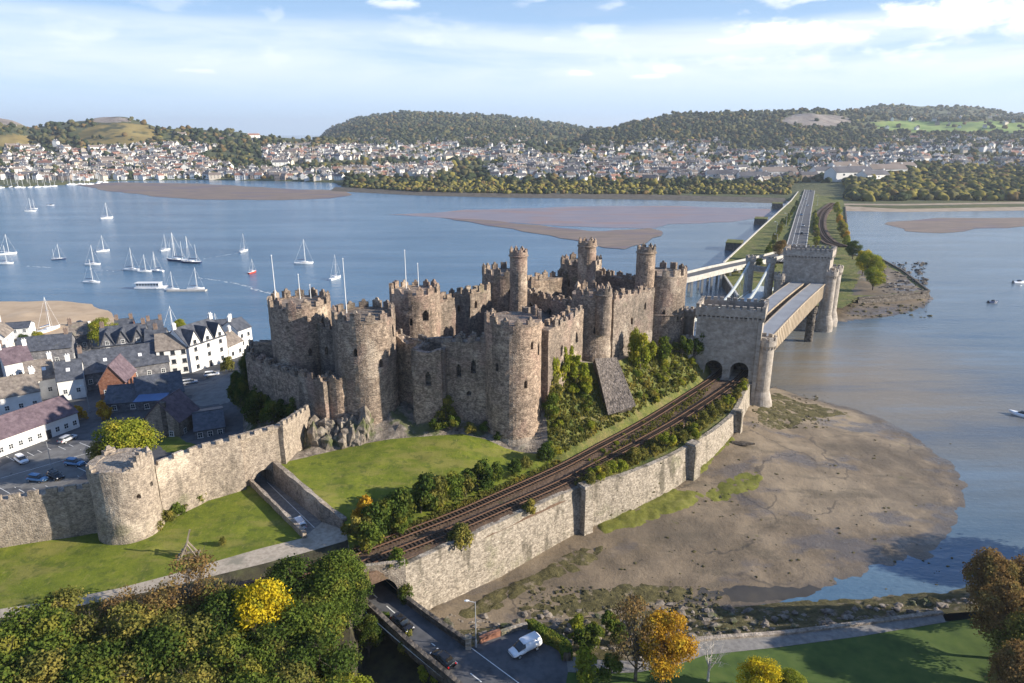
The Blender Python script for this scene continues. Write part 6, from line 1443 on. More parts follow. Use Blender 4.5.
for a in yl: yacht(*a)
yo = YB['r']; p = P(252.5, 273, 0); yo.location = (p.x, p.y, -.1); yo.rotation_euler = (0, 0, 1.3); yo['label'] = 'small red boat with a short mast in open water'; yo['category'] = 'boat'
# marina along the far left shore
mm = MB(); loft(mm, [(-4.5, 1.0, -.2, .9, 0), (0, 1.5, -.3, 1.0, 0), (3, .9, -.2, 1.1, 0), (4.6, .1, .6, 1.2, 0)], 0, 8); loft(mm, [(-1.5, .9, .9, 1.5, .05), (1.6, .7, .9, 1.4, .05)], 0, 8); mm.bar((.6, 0, 1), (.6, 0, 13), .16, .12, 4); mm.bar((.5, 0, 2.3), (-3.4, 0, 2.3), .22, n=5, mi=1)
mmesh = mm.mesh('marina_yacht', [M['hull'], M['sailcover']])
rg = random.Random(5); cnt_ = 0
for row, (y0, x0, x1) in enumerate([(186.6, 0, 60), (184.6, 5, 100), (183.0, 20, 112), (181.5, 60, 118)]):
    x = x0
    while x < x1:
        p = P(x + rg.uniform(-1, 1), y0 + rg.uniform(-.5, .5) + (60-x)*.018, 0); o = bpy.data.objects.new('marina_yacht', mmesh); COL.objects.link(o); o.location = (p.x, p.y, -.1); o.rotation_euler = (0, 0, rg.choice([1.2, 1.3, -1.9])); s = rg.uniform(.8, 1.25); o.scale = (s, s, s)
        tag(o, 'tiny white yacht among the crowded masts of the far left marina', 'yacht', 'yachts packed in the far marina'); x += rg.uniform(4.5, 8)
# passenger boat on the pontoon
pbt = empty('passenger_boat', P(152, 288.5, 0), .02, 'long white passenger boat with a row of windows at the pontoon', 'boat')
m = MB(); loft(m, [(-8, 1.8, -.3, 1.2, 0), (-4, 2.1, -.4, 1.2, 0), (3, 2.1, -.4, 1.3, 0), (6.5, 1.2, -.2, 1.5, 0), (8.2, .1, .8, 1.7, 0)], 0, 10); m.build('hull', M['hull'], pbt)
m = MB(); m.box(-1.2, 0, 2.1, 11.5, 3.5, 1.8); co = m.build('cabin', M['hull'], pbt)
for i in range(8):
    m = MB(); m.box(-6.2+i*1.42, 0, 2.3, .95, 3.6, .8); m.build('window', M['glass'], co)
m = MB(); m.box(-1.4, 0, 3.08, 12.5, 3.9, .16); m.build('roof', M['frame'], pbt)
pn = MB(); p = P(187, 291, 0); pn.box(p.x, p.y, .25, 19, 2.6, .7, .03); pn.box(p.x-4, p.y, .7, .3, .3, .5, .03)
tag(pn.build('pontoon', M['concrete']), 'narrow pale floating pontoon right of the passenger boat', 'pontoon')
mbt = MB(); loft(mbt, [(-2.6, .9, -.2, .7, 0), (0, 1.0, -.3, .75, 0), (1.6, .7, -.2, .85, 0), (2.7, .05, .5, .95, 0)], 0, 10); loft(mbt, [(-.6, .6, .6, 1.2, .1), (.2, .65, .6, 1.35, .15), (.9, .5, .6, .85, .05)], 1, 10); mbt.box(-2.7, 0, .6, .4, .4, 1.0, mi=1)
mb1 = mbt.mesh('motorboat', [M['hull'], M['glass']]); mb2 = mbt.mesh('motorboat', [M['hull_blue'], M['glass']])
for (px_, py_, me, s, rz, lab) in [(51, 205.8, mb1, 1.4, 0, 'small white motorboat far out at upper left'), (993, 302.5, mb2, 1.0, .2, 'small dark motorboat right of the bridge islet'), (1019, 283, mb1, 1.3, .1, 'white motorboat at the right edge level with the islet'), (1022, 416, mb1, 1.2, 2.4, 'white motorboat cut by the right edge above the mudflat'), (628, 283, mb2, 1.6, .4, 'dark open boat on the water left of the farthest castle tower'), (80, 325, mb1, 1.5, .3, 'white motorboat drawn up by the sandbank'), (20, 327, mb1, 1.6, .1, 'white motorboat near the left edge of the sandbank')]:
    p = P(px_, py_, 0); o = bpy.data.objects.new('motorboat', me); COL.objects.link(o); o.location = (p.x, p.y, 0); o.rotation_euler = (0, 0, rz); o.scale = (s, s, s); tag(o, lab, 'motorboat')
# hulk on the foreshore
hk = MB(); loft(hk, [(-2.6, .5, 0, .5, 0), (0, .8, -.1, .6, 0), (2.6, .1, .3, .7, 0)], 0, 8); p = G(743, 445); hk.build('rowing_boat', M['bark'], label='dark upturned rowing boat lying on the mud near the retaining wall', cat='boat'); o = bpy.data.objects['rowing_boat']; o.location = p + Vector((0, 0, .2)); o.rotation_euler = (.3, 0, -.25)
fm = MB()
for (x0, y0, x1, y1, w) in [(196, 277.5, 222, 281, .5), (225, 281.5, 240, 284, .8), (238, 284.5, 252, 287, .7), (250, 288, 262, 291.5, 1.0), (262, 291, 272, 294, 1.2), (203, 259, 240, 252.5, .4), (24, 266, 60, 268, .6), (100, 270, 122, 272, .3)]:
    a, b = P(x0, y0, .02), P(x1, y1, .02); d = (b-a); n = Vector((-d.y, d.x, 0)).normalized()
    for k in range(12):
        t = k/12; 
        if rg.random() < .3: continue
        c_ = a.lerp(b, t) + n*rg.uniform(-.6, .6); e = c_ + d*.06; ww = w*rg.uniform(.3, 1); fm.quad(c_-n*ww, e-n*ww*.6, e+n*ww, c_+n*ww*.5)
fm.build('wake_foam', M['paint'], kind='stuff', label='thin broken white wake lines on the blue water', cat='foam')
# ------------------------------------------------------------------ trees and shrubs
def crown_mesh(name, mat, R_, H_, lobes, leaves, size, seed, sparse=False, z0=0.0):
    rs = np.random.RandomState(seed); C_ = []
    for i in range(lobes):
        t = rs.uniform(0, 2*math.pi); u = rs.uniform(-.75, 1); k = rs.uniform(.35, .8); rr = math.sqrt(max(0, 1-u*u*.8))*k
        C_.append((rr*math.cos(t)*R_, rr*math.sin(t)*R_, z0 + H_*.5 + u*H_*.36, R_*rs.uniform(.26, .46)))
    C_ = np.array(C_); w = C_[:, 3]**2; w /= w.sum(); idx = rs.choice(lobes, leaves, p=w)
    d = rs.normal(size=(leaves, 3)); d /= np.linalg.norm(d, axis=1)[:, None]; d[:, 2] = np.where(rs.rand(leaves) < .6, np.abs(d[:, 2]), d[:, 2])
    rad = C_[idx, 3]*(1 - .45*rs.rand(leaves)**2.2) * (1 + .12*rs.normal(size=leaves)); c_ = C_[idx, :3] + d*rad[:, None]*np.array([1, 1, .85])
    nrm = d + rs.normal(size=(leaves, 3))*.75; nrm /= np.linalg.norm(nrm, axis=1)[:, None]
    a = np.cross(nrm, rs.normal(size=(leaves, 3))); a /= np.linalg.norm(a, axis=1)[:, None]; b = np.cross(nrm, a)
    s = size*rs.uniform(.6, 1.35, leaves)[:, None]; q = np.stack([c_-a*s*.5, c_-b*s*.34 + nrm*s*.1, c_+a*s*.5, c_+b*s*.34 + nrm*s*.1], 1).reshape(-1, 3)
    me = bpy.data.meshes.new(name); n = leaves; me.vertices.add(n*4); me.vertices.foreach_set('co', q.ravel()); me.loops.add(n*4); me.loops.foreach_set('vertex_index', np.arange(n*4, dtype=np.int32))
    me.polygons.add(n); me.polygons.foreach_set('loop_start', np.arange(0, n*4, 4, dtype=np.int32)); me.polygons.foreach_set('loop_total', np.full(n, 4, np.int32)); me.materials.append(mat); me.update(calc_edges=True); return me, C_
def trunk_mesh(C_, H_, r, mat='bark', twigs=0, seed=1, z0=0.0):
    m = MB(); rs = random.Random(seed); top = Vector((0, 0, z0+H_*.55)); m.bar((0, 0, -1), top, r, r*.5, 7)
    for i, c_ in enumerate(C_):
        b = Vector((0, 0, z0 + H_*rs.uniform(.12, .5))); e = Vector(c_[:3]); mid = b.lerp(e, .5) + Vector((0, 0, -.05*H_)); m.bar(b, mid, r*.42, r*.26, 5); m.bar(mid, e, r*.26, r*.08, 4)
        for k in range(twigs):
            e2 = e + Vector((rs.uniform(-1, 1), rs.uniform(-1, 1), rs.uniform(-.3, 1)))*H_*.16; s_ = mid.lerp(e, rs.uniform(.2, 1)); m.bar(s_, e2, r*.12, r*.04, 3)
            for q in range(3): m.bar(s_.lerp(e2, .5+.15*q), e2 + Vector((rs.uniform(-1, 1), rs.uniform(-1, 1), rs.uniform(-.2, 1)))*H_*.07, r*.05, r*.02, 3)
    return m.mesh('trunk', M[mat])
PROTO = {}
def proto(kind, var, big=True):
    k = (kind, var, big)
    if k not in PROTO:
        if big == 'sparse': cm, C_ = crown_mesh('crown', L[kind], 4.0, 8.6, 20, 3000, .30, 50+var, z0=1.6); tm = trunk_mesh(C_, 10, .26, twigs=5, seed=var)
        elif big: cm, C_ = crown_mesh('crown', L[kind], 4.2, 8.6, 26, 12000, .31, 10+var, z0=1.5); tm = trunk_mesh(C_, 10, .3, seed=var, twigs=1)
        else: cm, C_ = crown_mesh('foliage', L[kind], 1.0, 1.7, 11, 1500, .17, 30+var); tm = trunk_mesh(C_, 1.6, .05, seed=var)
        PROTO[k] = (cm, tm)
    return PROTO[k]
trg = random.Random(21)
def tree(kind, base, h, wide=1.0, label='', group=None, name='tree', sparse=False, var=None):
    cm, tm = proto(kind, trg.randrange(3) if var is None else var, 'sparse' if sparse else True)
    r = empty(name, base, trg.uniform(0, 6.28), label, 'tree', group); s = h/10.2; r.scale = (s*wide, s*wide, s)
    for nm, me in (('trunk', tm), ('crown', cm)): o = bpy.data.objects.new(nm, me); COL.objects.link(o); o.parent = r
    return r
def tree_px(kind, px, py, h, wide=1.0, label='', group=None, zg=None, **kw):
    """tree whose top shows at px, py: solve the ground under it"""
    z = 8.0 if zg is None else zg
    for _ in range(4):
        p = P(px, py, z+h*.97)
        if zg is not None: break
        z = gz(p.x, p.y, 6.0)
    return tree(kind, (p.x, p.y, z-.1), h, wide, label, group, **kw)
def shrub(kind, p, r, tall=1.0, label='', group=None, name='shrub'):
    cm, tm = proto(kind, trg.randrange(3), False)
    o = empty(name, (p.x, p.y, p.z-.15*r), trg.uniform(0, 6.28), label, 'shrub', group); o.scale = (r, r, r*tall)
    for nm, me in (('stem', tm), ('foliage', cm)): q = bpy.data.objects.new(nm, me); COL.objects.link(q); q.parent = o
    return o
kn = {'dark': 'dark green', 'green': 'mid green', 'olive': 'olive green', 'lime': 'bright lime green', 'yellow': 'bright yellow', 'orange': 'orange', 'rust': 'rust brown', 'pine': 'blue green'}
# woodland at lower left, tree by tree
W_ = [('green', 28, 612, 12, 1.15, 0), ('olive', 62, 598, 10.5, 1.1, 0), ('green', 8, 640, 12, 1.1, 0), ('green', 58, 642, 12, 1.15, 0), ('olive', 98, 612, 11, 1.05, 1), ('dark', 92, 652, 12, 1.15, 0), ('rust', 186, 562, 12.5, .95, 1), ('rust', 150, 588, 11, 1.0, 1), ('olive', 128, 612, 12, 1.1, 0), ('olive', 212, 592, 11, 1.0, 1),
  ('dark', 226, 606, 12, 1.1, 0), ('yellow', 252, 561, 13.5, .85, 0), ('dark', 293, 566, 11, 1.1, 0), ('rust', 276, 560, 9, .8, 1), ('green', 322, 549, 10.5, 1.1, 0), ('dark', 345, 572, 9.5, 1.0, 0), ('green', 300, 598, 12, 1.1, 0), ('green', 338, 602, 11, 1.05, 0), ('dark', 262, 622, 12, 1.1, 0), ('olive', 180, 618, 12, 1.15, 0), ('dark', 150, 640, 12, 1.1, 0),
  ('green', 212, 650, 12, 1.15, 0), ('green', 250, 656, 12, 1.0, 0), ('olive', 282, 640, 11, 1.0, 0), ('dark', 310, 640, 12, 1.1, 0), ('lime', 340, 650, 10, .95, 0), ('olive', 30, 668, 12, 1.1, 0), ('orange', 28, 672, 9.0, .6, 0), ('olive', 120, 668, 12, 1.1, 0), ('green', 70, 690, 13, 1.2, 0), ('olive', 178, 672, 12, 1.1, 0), ('lime', 150, 676, 10, .9, 0), ('green', 232, 690, 13, 1.2, 0),
  ('olive', 280, 680, 12, 1.15, 0), ('green', 320, 690, 13, 1.1, 0), ('green', -30, 640, 12, 1.2, 0), ('green', -20, 690, 13, 1.2, 0), ('olive', -60, 670, 12, 1.2, 0), ('yellow', 285, 634, 8.5, .42, 0), ('rust', 118, 592, 9.5, .9, 1), ('olive', 240, 590, 9, .9, 1), ('dark', 362, 556, 7, .7, 0)]
grp = {}
for i, (k, a, b, h, w, sp) in enumerate(W_):
    lab = {('yellow', 252): 'bright yellow autumn tree standing above the green woodland', ('yellow', 285): 'small bright yellow tree below the large yellow tree', ('rust', 186): 'tall brown half bare tree just below the wooden post sculpture', ('orange', 28): 'small orange tree at the lower left corner', ('green', 322): 'green tree at the upper right end of the woodland nearest the sunken lane', ('lime', 340): 'yellow green tree at the lower right of the woodland by the ravine', ('lime', 150): 'yellow green tree at the bottom of the woodland left of centre', ('green', 28): 'large mid green tree at the upper left end of the woodland', ('dark', 362): 'small dark tree overhanging the arch bridge'}.get((k, a))
    if lab: tree_px(k, a, b, h, w, lab, 'woodland trees', sparse=bool(sp))
    else: tree_px(k, a, b, h, w, f'{kn[k]} {"thin leaved" if sp else "full leaved"} tree crowded in the lower left woodland', f'{kn[k]} {"thin leaved" if sp else "full leaved"} woodland trees', sparse=bool(sp))
# right bottom corner and foreground
for i, (k, a, b, h, w, lab, sp, zg) in enumerate([('rust', 1000, 558, 11.5, .9, 'rust coloured tree at the right edge beside the creek', 0, 4), ('rust', 1030, 562, 11, .9, 'rust brown tree cut by the right edge, the upper one', 0, 4), ('rust', 1018, 588, 12, .95, 'broad rust coloured tree at the right edge above the dark shed', 0, 4), ('olive', 1040, 620, 11, 1.0, 'olive tree at the right edge', 0, 4), ('rust', 1030, 655, 11, .9, 'rust coloured tree at the lower right corner', 0, 4),
  ('rust', 640, 607, 12, .9, 'half bare brown tree left of the orange tree in the foreground', 1, 5.2), ('orange', 668, 614, 11.5, .82, 'glowing orange tree in the foreground beside the riverside path', 0, 5.2), ('yellow', 766, 664, 6, 1.3, 'round yellow tree at the bottom edge below the riverside path', 0, 4.6), ('lime', 790, 672, 5, 1.1, 'low lime green tree at the bottom edge right of the round one', 0, 4.6)]):
    tree_px(k, a, b, h, w, lab, zg=zg, sparse=bool(sp))
for (x, y, h, w, k) in [(102, 80, 12, 1.2, 'rust'), (110, 90, 12, 1.2, 'orange'), (118, 104, 16, 1.3, 'olive'), (96, 70, 13, 1.2, 'olive'), (112, 70, 15, 1.3, 'green'), (160, 96, 16, 1.4, 'olive'), (104, 60, 14, 1.3, 'rust'), (124, 82, 16, 1.3, 'green'), (90, 60, 12, 1.2, 'olive')]:
    tree(k, (x, y, 3.3), h, w, f'{kn[k]} tree of the riverside wood beyond the right edge', 'riverside wood beyond the right edge')
bt_ = MB(); C_ = [(-1.6, .2, 4.6), (-1.0, .8, 5.8), (0.2, .2, 6.4), (1.2, -.4, 5.6), (1.9, .5, 4.8), (.7, 1.0, 5.2), (-.4, -.8, 5.2)]
r0 = tree_px('rust', 712, 640, 6.6, .5, 'pale bare branched tree at the bottom edge right of the orange tree', zg=4.8, sparse=True)
for ch in list(r0.children): bpy.data.objects.remove(ch)
tmm = trunk_mesh(C_, 6.2, .2, 'bark_pale', 7, 9); o = bpy.data.objects.new('trunk', tmm); COL.objects.link(o); o.parent = r0; r0.scale = (1.1, 1.1, 1.0)
# trees of the town
for (k, a, b, h, w, lab) in [('lime', 120, 418, 13, 1.15, 'large leafy tree growing behind the round town wall tower'), ('olive', 100, 440, 9, .9, 'darker tree at the left foot of the leafy tree behind the wall tower'), ('lime', 101, 319, 11, 1.15, 'round lime green tree by the quay left of the grey gabled terrace'), ('lime', 36, 331, 7, .9, 'small yellow green tree behind the slate roofs near the sandbank'), ('dark', 22, 334, 6.5, .95, 'dark tree left of the small yellow green tree near the sandbank'), ('dark', 50, 337, 6.5, .95, 'dark tree right of the small yellow green tree near the sandbank'),
   ('dark', 62, 338, 6, .9, 'dark tree beside the dark house with the pale chimney'), ('lime', 178, 320, 7, .9, 'small lime tree behind the white hotel'), ('dark', 246, 352, 14, .45, 'tall dark ivy clad tree at the castle end of the yard'), ('dark', 240, 382, 10, .5, 'dark narrow tree in the shade below the barbican'), ('dark', 235, 372, 9, .5, 'dark tree at the end of the white hotel yard')]:
    tree_px(k, a, b, h, w, lab)
# causeway and islet trees
for (k, a, b, h, w, lab) in [('yellow', 866, 250, 14, .8, 'yellow green tree on the islet right of the far portal'), ('lime', 872, 252, 15, 1.1, 'big lime green tree on the islet right of the far portal'), ('lime', 876, 268, 11, 1.1, 'lower lime green tree on the islet in front of the big one'), ('dark', 855, 241, 11, 1.1, 'dark tree behind the far portal on the causeway edge'), ('rust', 781, 240, 11, .9, 'rust coloured tree left of the causeway road'), ('olive', 788, 250, 7, .8, 'olive tree beside the rust coloured tree on the causeway'),
   ('dark', 760, 258, 6, 1.0, 'dark tree behind the suspension bridge, the left one'), ('dark', 748, 265, 6, 1.0, 'dark tree by the end of the concrete road bridge'), ('green', 772, 262, 6, 1.0, 'green tree behind the suspension bridge tower'), ('olive', 788, 266, 6.5, .9, 'olive tree between the suspension bridge and the far portal')]:
    tree_px(k, a, b, h, w, lab)
n_ = 0
for (x0, y0, x1, y1, n, kinds, r, z) in [(836, 208, 847, 246, 16, ('orange', 'lime', 'olive', 'lime'), 3.2, 5), (814, 214, 817, 248, 11, ('lime', 'olive', 'green'), 2.4, 5), (783, 222, 768, 256, 12, ('dark', 'green', 'olive'), 2.6, 5), (797, 204, 784, 226, 9, ('green', 'dark', 'olive'), 2.2, 5)]:
    zone_ = 'right of the causeway railway' if x0 > 830 else 'between the causeway road and railway' if x0 > 800 else 'on the green verge left of the causeway road'
    for i in range(n):
        t = (i+trg.random()*.7)/n; p = P(x0+(x1-x0)*t, y0+(y1-y0)*t, 5); p.z = gz(p.x, p.y, 4.5); k = trg.choice(kinds)
        shrub(k, p, r*trg.uniform(.7, 1.3), 1.2, f'{kn[k]} bush {zone_}', f'{kn[k]} bushes {zone_}')
# shrubs set out along the line, the lawn and the walls
def gshrub(k, px, py, r, lab=None, tall=1.0, grp_='', where=''):
    p = G(px, py); r = r*(1.3 if r > .9 else 1); shrub(k, p, r, tall, lab or f'{kn[k]} shrub {where}', None if lab else f'{kn[k]} shrubs {where}')
gshrub('orange', 362, 530, 1.9, 'orange tinted shrub at the left end of the row below the castle lawn', 1.4)
for k, a, b, r in [('olive', 359, 542, 2.0), ('dark', 374, 535, 2.3), ('green', 386, 530, 2.1), ('green', 368, 548, 1.9), ('dark', 397, 523, 2.4), ('green', 409, 518, 2.1), ('dark', 421, 513, 2.5), ('olive', 433, 507, 2.3), ('lime', 445, 503, 1.6), ('green', 455, 500, 2.1), ('dark', 427, 500, 2.0), ('dark', 478, 491, 2.2), ('dark', 489, 487, 2.1), ('olive', 466, 497, 1.6), ('lime', 440, 511, 1.1), ('green', 500, 480, 1.4), ('dark', 512, 476, 1.5), ('green', 398, 533, 1.5), ('olive', 526, 470, 1.2), ('dark', 545, 462, 1.6), ('green', 553, 458, 1.4)]: gshrub(k, a, b, r, tall=1.2, where='in the row between castle lawn and railway')
for k, a, b, r, lab in [('olive', 461, 550, 2.0, 'olive shrub on top of the near retaining wall'), ('olive', 527, 515, 1.3, 'small olive shrub on top of the retaining wall right of the larger one'), ('green', 396, 573, 1.6, 'green ivy bush at the right shoulder of the arch bridge'), ('dark', 400, 586, 1.5, 'dark ivy hanging beside the road arch'), ('lime', 667, 448, 1.7, 'brightest lime green bush on the wall top beyond the second buttress'), ('dark', 407, 600, 1.2, 'dark bush on the wall by the road just beyond the arch')]: gshrub(k, a, b, r, lab, 1.1)
for k, a, b, r in [('olive', 588, 484, 1.3), ('lime', 596, 480, 1.4), ('olive', 604, 477, 1.3), ('lime', 612, 474, 1.3), ('lime', 621, 470, 1.1), ('olive', 634, 462, 1.5), ('olive', 641, 459, 1.2), ('olive', 655, 452, 1.0), ('olive', 680, 441, 1.3), ('lime', 692, 434, 1.2), ('olive', 700, 432, 1.5), ('olive', 706, 424, 1.5), ('lime', 697, 438, 1.1), ('olive', 713, 416, 1.4), ('olive', 720, 411, 1.3), ('lime', 728, 405, 1.3), ('olive', 735, 398, 1.4), ('lime', 741, 391, 1.3), ('olive', 743, 386, 1.1)]: gshrub(k, a, b, r, where='on the retaining wall top toward the bridge')
for i in range(26):
    t = i/26; a_ = 590+130*t; b_ = 464-79*t; k = trg.choice(('olive', 'lime', 'olive', 'green')); gshrub(k, a_+trg.uniform(-3, 3), b_-3+trg.uniform(-3, 3)-t*2, trg.uniform(.4, .85), where='between the two railway tracks', tall=.7)
# bank below the castle
poly_b = [(549, 452), (546, 392), (560, 382), (575, 372), (600, 372), (612, 372), (638, 360), (660, 352), (690, 356), (703, 372), (690, 386), (640, 412), (600, 432), (562, 456)]
pbx = np.array(poly_b, float); got = 0
while got < 85:
    a_, b_ = trg.uniform(545, 704), trg.uniform(350, 458)
    if not inpoly(np.array([a_]), np.array([b_]), pbx)[0]: continue
    if 592 < a_ < 636 and 356 < b_ < 418: continue
    if trg.random() < .35 and b_ > 410: continue
    k = trg.choice(('lime', 'lime', 'olive', 'lime', 'green', 'green', 'lime')); gshrub(k, a_, b_, trg.uniform(.5, 1.25), where='on the overgrown bank below the east half of the castle', tall=.75); got += 1
for k, a, b, r, tl in [('lime', 552, 392, 1.8, 2.6), ('lime', 562, 384, 1.6, 2.6), ('lime', 577, 384, 1.9, 1.7), ('lime', 584, 394, 1.6, 1.3), ('lime', 572, 376, 1.2, 2.6), ('lime', 640, 372, 2.2, 2.0), ('lime', 634, 364, 1.5, 2.8), ('olive', 556, 408, 2.4, 1.4), ('green', 548, 420, 2.0, 1.4), ('dark', 694, 362, 2.2, 1.5), ('dark', 700, 356, 2.2, 1.7), ('green', 666, 362, 2.2, 1.4), ('dark', 682, 358, 2.2, 1.4), ('lime', 650, 360, 1.8, 1.4)]: gshrub(k, a, b, r, tall=tl, where='climbing the foot of the castle wall above the railway')
for k, a, b, r, tl in [('olive', 446, 426, 2.0, 1.5), ('green', 452, 432, 1.6, 1.2), ('dark', 436, 432, 1.5, 1), ('olive', 470, 432, 1.2, .9), ('green', 486, 432, 1.3, .9), ('dark', 500, 440, 1.2, .8)]: gshrub(k, a, b, r, tall=tl, where='at the foot of the castle rock above the lawn')
for k, a, b, r, tl in [('dark', 262, 412, 2.6, 1.3), ('dark', 252, 425, 2.6, 1.3), ('green', 272, 425, 2.2, 1.2), ('dark', 285, 420, 2.0, 1.2), ('dark', 250, 400, 2.4, 1.6), ('green', 296, 416, 1.6, 1.2), ('dark', 244, 412, 2.6, 1.6), ('dark', 275, 410, 2.0, 1.2), ('dark', 258, 396, 2.0, 1.3)]: gshrub(k, a, b, r, tall=tl, where='in the shade below the barbican')
for k, a, b, r in [('olive', 158, 527, 1.4), ('olive', 166, 522, 1.3), ('green', 175, 516, 1.4), ('olive', 185, 511, 1.3), ('green', 194, 504, 1.6), ('olive', 202, 501, 1.2), ('olive', 170, 520, 1.0)]: gshrub(k, a, b, r, where='at the foot of the town wall on the lawn')
for k, a, b, r, lab in [('orange', 108, 418, 1.8, 'rust orange shrub behind the leafy tree in the town'), ('orange', 80, 420, 1.5, 'orange shrub at the end of the long white inn'), ('olive', 229, 372, 1.8, 'yellow green shrub in front of the white hotel'), ('olive', 222, 545, .8, 'small shrub beside the path below the wooden post sculpture'), ('lime', 574, 632, 1.2, 'round lime green shrub behind the curved hedge'), ('lime', 572, 641, .7, 'smallest lime green shrub behind the curved hedge'), ('green', 610, 632, 1.5, 'round green shrub on the rocky bank left of the orange tree'), ('green', 594, 646, 1.5, 'dark green shrub left of the half bare brown tree'),
   ('lime', 590, 680, 1.8, 'lime shrub at the bottom edge below the hedge'), ('green', 610, 680, 1.6, 'green shrub at the bottom edge left of the trees'), ('dark', 580, 648, 1.3, 'dark shrub beside the end of the curved hedge'), ('dark', 620, 646, 1.3, 'dark shrub right of the round green shrub'), ('olive', 410, 655, 1.6, 'olive shrub in the ravine left of the road'), ('dark', 385, 640, 1.6, 'dark shrub in the ravine under the road wall'), ('lime', 430, 682, 1.3, 'lime shrub at the bottom edge left of the road')]: gshrub(k, a, b, r, lab, 1.2)
# curved hedge by the junction
def hedge(name, pts, w, h, kind, label):
    ln = dens([G(a, b) for a, b in pts], 8); rs = np.random.RandomState(3); pos_ = []; m = MB()
    for a, b in zip(ln, ln[1:]): m.beam(a + Vector((0, 0, h*.45)), b + Vector((0, 0, h*.45)), w*.8, h*.85)
    r = empty(name, ln[0], 0, label, 'hedge'); core = m.build('stems', M['bark'], r); core.location = -Vector(ln[0])
    lv = MB()
    for i in range(5200):
        k = rs.randint(len(ln)-1); c_ = ln[k].lerp(ln[k+1], rs.rand()); d = (ln[k+1]-ln[k]).normalized(); n = Vector((-d.y, d.x, 0)); f_ = rs.randint(3)
        if f_ == 0: o_ = n*rs.uniform(-.5, .5)*w + Vector((0, 0, h))
        else: o_ = n*(w*.5*(1 if f_ == 1 else -1)) + Vector((0, 0, rs.uniform(.05, 1)*h))
        c_ = c_ + o_ + Vector(rs.normal(size=3)*.07); a_ = Vector(rs.normal(size=3)).normalized()*.14; b_ = a_.orthogonal().normalized()*.10; lv.quad(c_-a_, c_-b_, c_+a_, c_+b_)
    o = lv.build('foliage', L[kind], r); o.location = -Vector(ln[0]); return r
hedge('hedge', [(529, 628), (537, 634), (547, 641), (558, 647), (565, 653), (567, 661)], 1.3, 1.6, 'green', 'clipped green hedge curving round the white van')

# ------------------------------------------------------------------ walls and furniture by the road
def lowwall(name, pts, h, th, mat, label, cap=True, cat='wall', zoff=0):
    ln = dens([V3(p) if len(p) == 3 else G(*p) for p in pts], 5); m = MB()
    for a, b in zip(ln, ln[1:]):
        m.beam(a + Vector((0, 0, h/2-.6)), b + Vector((0, 0, h/2-.6)), th, h+1.2)
        if cap: m.beam(a + Vector((0, 0, h+.05)), b + Vector((0, 0, h+.05)), th+.15, .14)
    return m.build(name, mat, label=label, cat=cat)
lowwall('road_wall', [(368.5, 609, 6.2), (410, 648, 6), (453.5, 685, 6), (530, 753, 6)], 1.1, .55, [M['stone_dark']], 'low dark stone wall along the left side of the road above the ravine')
lowwall('road_wall', [(398.5, 597, 6.2), (430, 620.5, 6), (466, 646, 6)], 1.1, .5, [M['stone_dark']], 'low dark stone wall along the right side of the road from the arch')
pm = MB(); p = P(468.5, 648, 6); pm.box(p.x, p.y, 6.7, .8, .8, 2.2); pm.box(p.x, p.y, 7.88, .95, .95, .16); tag(pm.build('wall_pillar', M['stone_pale']), 'square stone pillar ending the right hand road wall', 'pillar')
lowwall('brick_wall', [(480, 643.5, 6), (487, 640, 6), (500, 635.5, 6)], .9, .4, [M['brick']], 'short low red brick wall beside the lamp post')
lowwall('quay_edge', [(501, 635, 6), (514, 630.5, 6), (527, 627, 6)], .6, .4, [M['stone_pale']], 'short pale stone wall between brick wall and curved hedge')
pts = [(640, 660, 5), (672, 649, 4.6), (700, 640, 4.2), (780, 634, 3.5), (860, 624, 3.5), (942, 613, 3.5)]
lowwall('path_edge_wall', pts, .35, .7, [M['stone_wall']], 'low rough stone edging along the riverside path', cap=False)
lowwall('field_fence', [(185, 403, 8), (210, 396, 8), (237, 389, 8)], .9, .12, [M['metal']], 'pale railing across the yard below the white hotel', cap=False, cat='railing')
lp = empty('street_lamp', P(476, 647, 6), 0, 'tall grey street lamp standing beside the road wall', 'street lamp')
m = MB(); m.lathe(0, 0, [(.14, 0), (.14, 1.2), (.085, 1.25), (.06, 7.6)], 8); m.build('pole', M['metal'], lp); m = MB(); m.bar((0, 0, 7.5), (-.9, -.1, 7.8), .05, n=5); m.build('arm', M['metal'], lp); m = MB(); loft(m, [(-1.5, .12, 7.72, 7.86, 0), (-1.2, .2, 7.70, 7.92, 0), (-.8, .1, 7.74, 7.88, 0)], 0, 8); m.build('lamp_head', M['lamp'], lp)
for (a, b, h, lab) in [(52, 468, 6, 'street lamp standing in the car park'), (90, 412, 7, 'street lamp at the end of the long white inn')]:
    l2_ = copy_tree(lp, label=lab); g0 = G(a, b); l2_.location = g0; l2_.scale = (h/7.6,)*3
for i, (a, b) in enumerate([(776, 236), (786, 226), (801, 206), (776, 250), (817, 206)]):
    l2_ = copy_tree(lp, label='slim street lamp beside the causeway road', group='street lamps on the causeway'); g0 = G(a, b); l2_.location = g0; l2_.scale = (1.6, 1.6, 1.3)
